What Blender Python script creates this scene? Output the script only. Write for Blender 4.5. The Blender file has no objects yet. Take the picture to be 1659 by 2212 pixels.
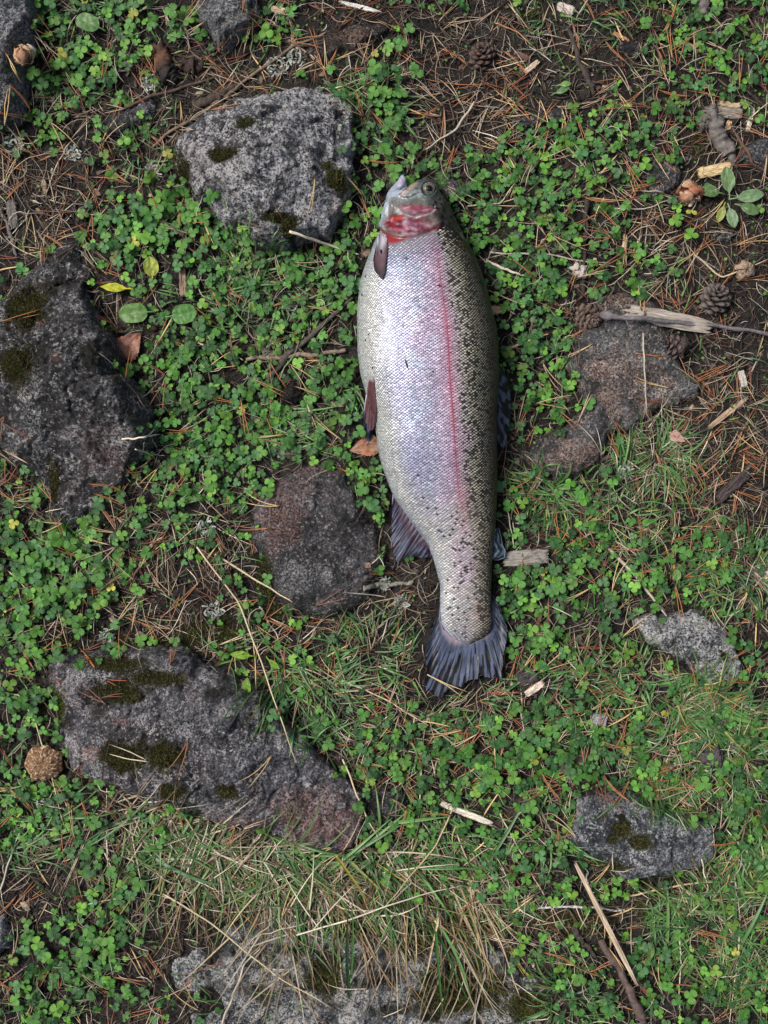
import bpy, math, random
import numpy as np
from mathutils import Vector, Matrix
from mathutils.bvhtree import BVHTree

# ------------------------------------------------------------------ camera, world, sun, exposure
sc = bpy.context.scene
col = sc.collection
CAMH = 1.2                       # camera height above the ground in metres
FH = 1.008                       # ground height covered by the frame
S = FH / 2212.0                  # metres per plan unit
cam_data = bpy.data.cameras.new('camera')
cam = bpy.data.objects.new('camera', cam_data)
col.objects.link(cam)
cam.location = (0, 0, CAMH)
cam.rotation_euler = (0, 0, 0)
cam_data.sensor_fit = 'VERTICAL'
cam_data.sensor_height = 24
cam_data.lens = 12 / ((FH / 2) / CAMH)
cam_data.clip_start = 0.01
cam_data.clip_end = 500
sc.camera = cam

SUN_EL, SUN_ROT = math.radians(56), math.radians(-72)
world = bpy.data.worlds.new('World')
sc.world = world
world.use_nodes = True
wn = world.node_tree
wn.nodes.clear()
sky = wn.nodes.new('ShaderNodeTexSky')
sky.sky_type = 'NISHITA'
sky.sun_disc = False
sky.sun_elevation = SUN_EL
sky.sun_rotation = SUN_ROT
sky.air_density = 1.0
sky.dust_density = 6.0
sky.ozone_density = 0.6
bg = wn.nodes.new('ShaderNodeBackground')
bg.inputs['Strength'].default_value = 0.05
wo = wn.nodes.new('ShaderNodeOutputWorld')
wn.links.new(sky.outputs[0], bg.inputs[0])
wn.links.new(bg.outputs[0], wo.inputs[0])
sun_data = bpy.data.lights.new('sun', 'SUN')
sun_data.energy = 1.5
sun_data.angle = math.radians(20)
sun_data.color = (1.0, 0.98, 0.95)
sun = bpy.data.objects.new('sun', sun_data)
col.objects.link(sun)
sd = Vector((math.sin(SUN_ROT) * math.cos(SUN_EL), math.cos(SUN_ROT) * math.cos(SUN_EL), math.sin(SUN_EL)))
sun.rotation_euler = sd.to_track_quat('Z', 'Y').to_euler()
sun.location = sd * 5
sc.view_settings.view_transform = 'Standard'
sc.view_settings.look = 'None'
sc.view_settings.gamma = 1
sc.view_settings.use_curve_mapping = False
sc.view_settings.exposure = 1.12
if hasattr(sc, 'cycles'):
    sc.cycles.max_bounces = 6
    sc.cycles.diffuse_bounces = 3
    sc.cycles.glossy_bounces = 3

rng = np.random.default_rng(7)
random.seed(7)
PI = math.pi

# ------------------------------------------------------------------ helpers
def P(x, y, z=0.0):
    """plan units (photo at 1659 x 2212) -> world point at height z"""
    k = S * (CAMH - z) / CAMH
    return ((x - 829.5) * k, -(y - 1106) * k, z)

def PA(x, y, z=0.0):
    x = np.asarray(x, float); y = np.asarray(y, float)
    k = S * (CAMH - z) / CAMH
    return (x - 829.5) * k, -(y - 1106) * k

def toD(x, y, z=0.0):
    k = S * (CAMH - z) / CAMH
    return x / k + 829.5, -y / k + 1106

_perm = np.random.default_rng(3).permutation(4096)
_ang = np.random.default_rng(4).random(4096) * 2 * PI
def _h(ix, iy, s):
    return _perm[(_perm[(ix + s * 131) & 4095] + iy) & 4095]
def noise(x, y, s=0):
    x = np.asarray(x, float); y = np.asarray(y, float)
    xi = np.floor(x).astype(int); yi = np.floor(y).astype(int)
    fx = x - xi; fy = y - yi
    def g(i, j):
        a = _ang[_h(xi + i, yi + j, s)]
        return np.cos(a) * (fx - i) + np.sin(a) * (fy - j)
    u = fx * fx * fx * (fx * (fx * 6 - 15) + 10)
    v = fy * fy * fy * (fy * (fy * 6 - 15) + 10)
    return 1.5 * ((g(0, 0) * (1 - u) + g(1, 0) * u) * (1 - v) + (g(0, 1) * (1 - u) + g(1, 1) * u) * v)
def fbm(x, y, s=0, o=4, r=0.5):
    a = 1.0; t = 0; k = 1.0
    for i in range(o):
        t = t + a * noise(np.asarray(x) * k + 17.3 * i, np.asarray(y) * k - 9.1 * i, s + i)
        a *= r; k *= 2.03
    return t
def sstep(a, b, x):
    t = np.clip((x - a) / (b - a), 0, 1)
    return t * t * (3 - 2 * t)

def mesh_np(name, V, Fs, mat=None, colr=None, uv=None, smooth=True):
    """V (n,3); Fs list of int arrays (m,k); colr (n,3) per vertex; uv (n,2) per vertex"""
    me = bpy.data.meshes.new(name)
    V = np.ascontiguousarray(V, dtype=np.float32)
    me.vertices.add(len(V)); me.vertices.foreach_set('co', V.ravel())
    if not isinstance(Fs, list): Fs = [Fs]
    Fs = [np.asarray(f, dtype=np.int32) for f in Fs if len(f)]
    idx = np.concatenate([f.ravel() for f in Fs])
    tot = np.concatenate([np.full(len(f), f.shape[1], np.int32) for f in Fs])
    st = np.concatenate([[0], np.cumsum(tot)[:-1]]).astype(np.int32)
    me.loops.add(len(idx)); me.loops.foreach_set('vertex_index', idx)
    me.polygons.add(len(tot)); me.polygons.foreach_set('loop_start', st); me.polygons.foreach_set('loop_total', tot)
    if smooth: me.polygons.foreach_set('use_smooth', np.ones(len(tot), bool))
    if colr is not None:
        a = me.color_attributes.new('Col', 'FLOAT_COLOR', 'POINT')
        c = np.ones((len(V), 4), np.float32); c[:, :3] = colr
        a.data.foreach_set('color', c.ravel())
    if uv is not None:
        u = me.uv_layers.new(name='UVMap')
        u.data.foreach_set('uv', np.ascontiguousarray(np.asarray(uv, np.float32)[idx]).ravel())
    me.update(calc_edges=True)
    me.validate()
    if mat: me.materials.append(mat)
    return me

def link(name, me, parent=None, loc=None, rot=None, scale=None):
    o = bpy.data.objects.new(name, me)
    col.objects.link(o)
    if parent: o.parent = parent
    if loc is not None: o.location = loc
    if rot is not None: o.rotation_euler = rot
    if scale is not None: o.scale = scale if hasattr(scale, '__len__') else (scale,) * 3
    return o

def tag(o, label=None, cat=None, group=None, kind=None):
    if label: o['label'] = label
    if cat: o['category'] = cat
    if group: o['group'] = group
    if kind: o['kind'] = kind
    return o

def stamp(TV, TF, Pn, R, Sc, C=None):
    """copies of template TV/TF at Pn (N,3), R (N,3,3), Sc (N,) or (N,3)"""
    N = len(Pn); n = len(TV)
    Sc = np.asarray(Sc, float)
    if Sc.ndim == 1: Sc = Sc[:, None]
    V = np.einsum('nij,nkj->nki', R, TV[None] * Sc[:, None, :]) + Pn[:, None, :]
    F = (TF[None] + (np.arange(N) * n)[:, None, None]).reshape(-1, TF.shape[1])
    Cc = None if C is None else np.repeat(C, n, axis=0)
    return V.reshape(-1, 3), F, Cc

def rotz(a):
    c, s = np.cos(a), np.sin(a); z = np.zeros_like(a); o = np.ones_like(a)
    return np.stack([np.stack([c, -s, z], -1), np.stack([s, c, z], -1), np.stack([z, z, o], -1)], -2)
def rotx(a):
    c, s = np.cos(a), np.sin(a); z = np.zeros_like(a); o = np.ones_like(a)
    return np.stack([np.stack([o, z, z], -1), np.stack([z, c, -s], -1), np.stack([z, s, c], -1)], -2)
def roty(a):
    c, s = np.cos(a), np.sin(a); z = np.zeros_like(a); o = np.ones_like(a)
    return np.stack([np.stack([c, z, s], -1), np.stack([z, o, z], -1), np.stack([-s, z, c], -1)], -2)

def join(parts):
    """list of (V, F, C) with F of one width"""
    Vs, Fs, Cs = [], {}, []
    off = 0
    for V, F, C in parts:
        Vs.append(V); Cs.append(C if C is not None else np.full((len(V), 3), .5))
        F = np.asarray(F)
        Fs.setdefault(F.shape[1], []).append(F + off)
        off += len(V)
    return np.concatenate(Vs), [np.concatenate(f) for f in Fs.values()], np.concatenate(Cs)

def ribbons(path, wid, roll=None, fold=0.0, C=None, ctip=None):
    """path (N,K,3), wid (N,K): folded strips, three verts across"""
    N, K, _ = path.shape
    T = np.gradient(path, axis=1)
    T /= np.linalg.norm(T, axis=2, keepdims=True) + 1e-12
    up = np.zeros((N, 1, 3)); up[..., 2] = 1
    if roll is not None:
        up[:, 0, 0] = np.sin(roll); up[:, 0, 2] = np.cos(roll)
    sd_ = np.cross(T, np.broadcast_to(up, T.shape))
    sd_ /= np.linalg.norm(sd_, axis=2, keepdims=True) + 1e-12
    nn = np.cross(sd_, T)
    w = wid[..., None] * 0.5
    L = path - sd_ * w + nn * w * fold
    Rr = path + sd_ * w + nn * w * fold
    V = np.stack([L, path, Rr], axis=2)          # N,K,3,3
    b = (np.arange(N) * K * 3)[:, None, None, None]
    k = np.arange(K - 1)[None, :, None, None] * 3
    a = np.arange(2)[None, None, :, None]
    q = np.array([0, 1, 4, 3])[None, None, None, :]
    F = (b + k + a + q).reshape(-1, 4)
    Cc = None
    if C is not None:
        if ctip is not None:
            t = np.linspace(0, 1, K)[None, :, None, None]
            Cc = (C[:, None, None, :] * (1 - t) + ctip[:, None, None, :] * t)
            Cc = np.broadcast_to(Cc, (N, K, 3, 3)).reshape(-1, 3)
        else:
            Cc = np.repeat(C, K * 3, axis=0)
    return V.reshape(-1, 3), F, Cc

def tubes(path, rad, sides=4, C=None):
    N, K, _ = path.shape
    T = np.gradient(path, axis=1)
    T /= np.linalg.norm(T, axis=2, keepdims=True) + 1e-12
    up = np.zeros_like(T); up[..., 2] = 1; up[..., 0] = .07
    s_ = np.cross(T, up); s_ /= np.linalg.norm(s_, axis=2, keepdims=True) + 1e-12
    n_ = np.cross(s_, T)
    a = np.arange(sides) * 2 * PI / sides
    V = path[:, :, None, :] + rad[:, :, None, None] * (np.cos(a)[None, None, :, None] * s_[:, :, None, :] + np.sin(a)[None, None, :, None] * n_[:, :, None, :])
    b = (np.arange(N) * K * sides)[:, None, None, None]
    k = np.arange(K - 1)[None, :, None, None] * sides
    j = np.arange(sides)
    q = np.stack([j, (j + 1) % sides, (j + 1) % sides + sides, j + sides], -1)[None, None]
    F = (b + k + q).reshape(-1, 4)
    return V.reshape(-1, 3), F, None if C is None else np.repeat(C, K * sides, axis=0)

# ------------------------------------------------------------------ materials
def newmat(name):
    m = bpy.data.materials.new(name); m.use_nodes = True
    nt = m.node_tree
    return m, nt, nt.nodes['Principled BSDF']
def nd(nt, t, **kw):
    n = nt.nodes.new(t)
    for k, v in kw.items():
        if k in n.inputs: n.inputs[k].default_value = v
        else: setattr(n, k, v)
    return n
def ramp(nt, src, pts, interp='LINEAR'):
    r = nt.nodes.new('ShaderNodeValToRGB'); r.color_ramp.interpolation = interp
    e = r.color_ramp.elements
    while len(e) < len(pts): e.new(0.5)
    for i, (p, c) in enumerate(pts):
        e[i].position = p
        e[i].color = (c[0], c[1], c[2], 1) if hasattr(c, '__len__') else (c, c, c, 1)
    nt.links.new(src, r.inputs[0])
    return r.outputs[0]
def mixc(nt, a, b, f, mode='MIX'):
    m = nt.nodes.new('ShaderNodeMix'); m.data_type = 'RGBA'; m.blend_type = mode
    for sock, v in ((m.inputs[6], a), (m.inputs[7], b), (m.inputs[0], f)):
        if hasattr(v, 'links'): nt.links.new(v, sock)
        else: sock.default_value = (v[0], v[1], v[2], 1) if hasattr(v, '__len__') else v
    return m.outputs[2]
def mathn(nt, op, a, b=0.0):
    m = nt.nodes.new('ShaderNodeMath'); m.operation = op
    for s_, v in ((m.inputs[0], a), (m.inputs[1], b)):
        if hasattr(v, 'links'): nt.links.new(v, s_)
        else: s_.default_value = v
    return m.outputs[0]
def noisen(nt, scale, detail=4, rough=.6, vec=None, dist=0.0):
    n = nd(nt, 'ShaderNodeTexNoise', Scale=scale, Detail=detail, Roughness=rough, Distortion=dist)
    if vec: nt.links.new(vec, n.inputs['Vector'])
    return n.outputs[0]
def bump(nt, h, bs, strength=.5, dist=.001):
    b = nd(nt, 'ShaderNodeBump', Strength=strength, Distance=dist)
    nt.links.new(h, b.inputs['Height']); nt.links.new(b.outputs[0], bs.inputs['Normal'])
    return b

def attr_mat(name, rough=.6, spec=.4, metal=0.0, var=.35, nscale=300, bumpd=.0003, bstr=.5, stretch=None, coat=0.0, rnd=0.0):
    m, nt, bs = newmat(name)
    a = nd(nt, 'ShaderNodeAttribute', attribute_name='Col')
    tc = nd(nt, 'ShaderNodeTexCoord')
    vec = tc.outputs['Object']
    if stretch:
        mp = nd(nt, 'ShaderNodeMapping'); mp.inputs['Scale'].default_value = stretch
        nt.links.new(vec, mp.inputs[0]); vec = mp.outputs[0]
    n = noisen(nt, nscale, 5, .65, vec)
    f = ramp(nt, n, [(.3, 1 - var), (.7, 1 + var)])
    c = mixc(nt, a.outputs[0], f, 1.0, 'MULTIPLY')
    if rnd:
        oi = nd(nt, 'ShaderNodeObjectInfo')
        g = nd(nt, 'ShaderNodeMapRange'); g.inputs[3].default_value = 1 - rnd; g.inputs[4].default_value = 1 + rnd
        nt.links.new(oi.outputs['Random'], g.inputs[0])
        c = mixc(nt, c, g.outputs[0], 1.0, 'MULTIPLY')
    nt.links.new(c, bs.inputs['Base Color'])
    bs.inputs['Roughness'].default_value = rough
    bs.inputs['Specular IOR Level'].default_value = spec
    bs.inputs['Metallic'].default_value = metal
    bs.inputs['Coat Weight'].default_value = coat
    bs.inputs['Coat Roughness'].default_value = .15
    if bstr: bump(nt, n, bs, bstr, bumpd)
    return m

def leaf_mat(name, vein=(.12, .2, .06), rough=.42, var=.3, spots=None, rnd=0.0, veinf=.5, chev=0.0, ribs=9.0):
    """leaf colour from Col, veins from the leaf's own UV (u across -1..1 as 0..1, v along)"""
    m, nt, bs = newmat(name)
    a = nd(nt, 'ShaderNodeAttribute', attribute_name='Col')
    tc = nd(nt, 'ShaderNodeTexCoord')
    sp = nd(nt, 'ShaderNodeSeparateXYZ'); nt.links.new(tc.outputs['UV'], sp.inputs[0])
    au = mathn(nt, 'ABSOLUTE', mathn(nt, 'SUBTRACT', sp.outputs[0], .5))
    mid = ramp(nt, au, [(0.0, 1.0), (.045, 0.0)])
    # side veins
    ph = mathn(nt, 'SUBTRACT', mathn(nt, 'MULTIPLY', sp.outputs[1], ribs), mathn(nt, 'MULTIPLY', au, ribs * 1.1))
    fr = mathn(nt, 'ABSOLUTE', mathn(nt, 'SUBTRACT', mathn(nt, 'FRACT', ph), .5))
    sv = ramp(nt, fr, [(0.0, 1.0), (.14, 0.0)])
    n = noisen(nt, 260, 4, .6, tc.outputs['Object'])
    f = ramp(nt, n, [(.3, 1 - var), (.7, 1 + var)])
    c = mixc(nt, a.outputs[0], f, 1.0, 'MULTIPLY')
    if chev:
        dv = mathn(nt, 'ABSOLUTE', mathn(nt, 'SUBTRACT', mathn(nt, 'ADD', sp.outputs[1], mathn(nt, 'MULTIPLY', au, .5)), .62))
        cv = ramp(nt, dv, [(0.0, chev), (.13, 0.0)])
        c = mixc(nt, c, (.16, .27, .15), cv)
    vv = mathn(nt, 'MULTIPLY', mathn(nt, 'MAXIMUM', mid, mathn(nt, 'MULTIPLY', sv, .45)), veinf)
    c = mixc(nt, c, vein, vv)
    if spots:
        nn = noisen(nt, spots[1], 3, .6, tc.outputs['Object'])
        c = mixc(nt, c, spots[0], ramp(nt, nn, [(spots[2], 0.0), (spots[2] + .06, 1.0)]))
    if rnd:
        oi = nd(nt, 'ShaderNodeObjectInfo')
        g = nd(nt, 'ShaderNodeMapRange'); g.inputs[3].default_value = 1 - rnd; g.inputs[4].default_value = 1 + rnd
        nt.links.new(oi.outputs['Random'], g.inputs[0])
        c = mixc(nt, c, g.outputs[0], 1.0, 'MULTIPLY')
    nt.links.new(c, bs.inputs['Base Color'])
    bs.inputs['Roughness'].default_value = rough
    bs.inputs['Specular IOR Level'].default_value = .32
    hh = mathn(nt, 'ADD', n, mathn(nt, 'MULTIPLY', vv, -1.0))
    bump(nt, hh, bs, .5, .0005)
    return m

def rock_mat(name, dark=(.035, .034, .036), mid=(.11, .105, .11), light=(.42, .41, .42), pink=(.40, .20, .16),
             speck=.5, lich=.3, pinkf=.2, grain=420, band=None, zone=2.2):
    m, nt, bs = newmat(name)
    tc = nd(nt, 'ShaderNodeTexCoord'); vec = tc.outputs['Object']
    big = noisen(nt, 22, 6, .65, vec, .5)
    med = noisen(nt, 170, 7, .72, vec, .4)
    fin = noisen(nt, grain * 1.35, 5, .75, vec, .2)
    fin2 = noisen(nt, grain * 2.5, 3, .7, vec)
    vo = nd(nt, 'ShaderNodeTexVoronoi', Scale=grain * 1.15); nt.links.new(vec, vo.inputs['Vector'])
    vb = nd(nt, 'ShaderNodeSeparateColor'); nt.links.new(vo.outputs['Color'], vb.inputs[0])
    dk = tuple(q * .95 for q in dark); pink = tuple(min(.8, q * 1.45) for q in pink); mid = tuple(q * k_ for q, k_ in zip(mid, (1.75, 1.85, 1.87))); light = tuple(min(.8, q * 1.25) for q in light)
    c = mixc(nt, dk, mid, ramp(nt, fin, [(.36, 0.0), (.58, 1.0)]))
    c = mixc(nt, c, dk, mathn(nt, 'MULTIPLY', ramp(nt, med, [(.40, 1.0), (.50, 0.0)]), .55))
    cr = ramp(nt, vb.outputs[0], [(0.0, .4), (.45, .85), (.8, 1.2), (1.0, 2.0)])
    c = mixc(nt, c, cr, .8, 'MULTIPLY')
    c = mixc(nt, c, ramp(nt, big, [(.34, .3), (.46, .75), (.54, 1.15), (.66, 1.8)]), 1.0, 'MULTIPLY')
    pz = mathn(nt, 'MULTIPLY', ramp(nt, noisen(nt, 30, 5, .7, vec), [(.60 - pinkf * .2, 0.0), (.70 - pinkf * .12, 1.0)]),
               ramp(nt, fin, [(.48, 0.0), (.56, 1.0)]))
    c = mixc(nt, c, pink, mathn(nt, 'MULTIPLY', pz, min(.85, pinkf * 2.0)))
    k = speck
    gate = noisen(nt, 62, 9, .78, vec, .7)
    sp = mathn(nt, 'MULTIPLY', ramp(nt, fin, [(.44, 0.0), (.54, 1.0)]),
               ramp(nt, gate, [(.60 - k * .10, 0.0), (.66 - k * .10, 1.0)]))
    c = mixc(nt, c, light, mathn(nt, 'MULTIPLY', sp, .9))
    sp2 = mathn(nt, 'MULTIPLY', ramp(nt, vb.outputs[1], [(.95 - k * .05, 0.0), (.97 - k * .05, 1.0)]), ramp(nt, fin2, [(.45, 0.0), (.55, 1.0)]))
    c = mixc(nt, c, light, mathn(nt, 'MULTIPLY', sp2, .8))
    lz = mathn(nt, 'MULTIPLY', ramp(nt, noisen(nt, 48, 6, .72, vec, 1.0), [(.69 - lich * .22, 0.0), (.71 - lich * .22, 1.0)]),
               ramp(nt, fin, [(.46, 0.0), (.5, 1.0)]))
    c = mixc(nt, c, (.66, .66, .64), mathn(nt, 'MULTIPLY', lz, .9))
    ms = nd(nt, 'ShaderNodeAttribute', attribute_name='Col')
    msep = nd(nt, 'ShaderNodeSeparateColor'); nt.links.new(ms.outputs[0], msep.inputs[0])
    pk = mathn(nt, 'MULTIPLY', msep.outputs[1], ramp(nt, fin, [(.47, 0.0), (.56, 1.0)]))
    c = mixc(nt, c, pink, mathn(nt, 'MULTIPLY', pk, .8))
    wk = mathn(nt, 'MULTIPLY', msep.outputs[2], ramp(nt, fin, [(.49, 0.0), (.55, 1.0)]))
    c = mixc(nt, c, (.62, .63, .65), wk)
    mz = mathn(nt, 'ADD', msep.outputs[0], mathn(nt, 'MULTIPLY', mathn(nt, 'SUBTRACT', fin, .5), 2.2))
    c = mixc(nt, c, (.014, .014, .007), ramp(nt, mz, [(.35, 0.0), (.8, 1.0)]))
    nt.links.new(c, bs.inputs['Base Color'])
    bs.inputs['Roughness'].default_value = .66
    bs.inputs['Specular IOR Level'].default_value = .3
    h = mathn(nt, 'ADD', mathn(nt, 'MULTIPLY', fin, .8), mathn(nt, 'MULTIPLY', med, 2.0))
    h = mathn(nt, 'ADD', h, mathn(nt, 'MULTIPLY', vb.outputs[0], .3))
    bump(nt, h, bs, 1.0, .0045)
    return m

def soil_mat():
    m, nt, bs = newmat('dark_forest_soil')
    tc = nd(nt, 'ShaderNodeTexCoord'); vec = tc.outputs['Object']
    a = noisen(nt, 9, 5, .6, vec); b = noisen(nt, 130, 6, .75, vec, .5); d = noisen(nt, 700, 4, .7, vec)
    c = mixc(nt, (.005, .0045, .004), (.026, .022, .019), ramp(nt, b, [(.35, 0.0), (.68, 1.0)]))
    c = mixc(nt, c, (.062, .054, .047), mathn(nt, 'MULTIPLY', ramp(nt, a, [(.45, 0.0), (.68, 1.0)]), ramp(nt, b, [(.45, 0.1), (.6, .75)])))
    c = mixc(nt, c, (.16, .14, .12), mathn(nt, 'MULTIPLY', ramp(nt, d, [(.62, 0.0), (.70, 1.0)]), .6))
    nt.links.new(c, bs.inputs['Base Color'])
    bs.inputs['Roughness'].default_value = .75
    bs.inputs['Specular IOR Level'].default_value = .3
    bump(nt, mathn(nt, 'ADD', b, mathn(nt, 'MULTIPLY', d, .4)), bs, .9, .004)
    return m

# ------------------------------------------------------------------ ground
def gh(x, y):
    z = .005 * fbm(x * 7, y * 7, 11, 3) + .0022 * fbm(x * 42, y * 42, 21, 3, .6)
    r = np.maximum(np.abs(x) - .5, np.abs(y) - .65)
    return z * (1 - .0 * r)

def poly_sd(px, py, poly):
    """signed distance, positive inside"""
    poly = np.asarray(poly, float)
    a = poly; b = np.roll(poly, -1, axis=0)
    d2 = np.full(px.shape, 1e9); ins = np.zeros(px.shape, bool)
    for (ax, ay), (bx, by) in zip(a, b):
        ex, ey = bx - ax, by - ay
        t = np.clip(((px - ax) * ex + (py - ay) * ey) / (ex * ex + ey * ey + 1e-12), 0, 1)
        d2 = np.minimum(d2, (px - ax - t * ex) ** 2 + (py - ay - t * ey) ** 2)
        c = ((ay > py) != (by > py)) & (px < (bx - ax) * (py - ay) / (by - ay + 1e-12) + ax)
        ins ^= c
    return np.where(ins, 1, -1) * np.sqrt(d2)

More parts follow.
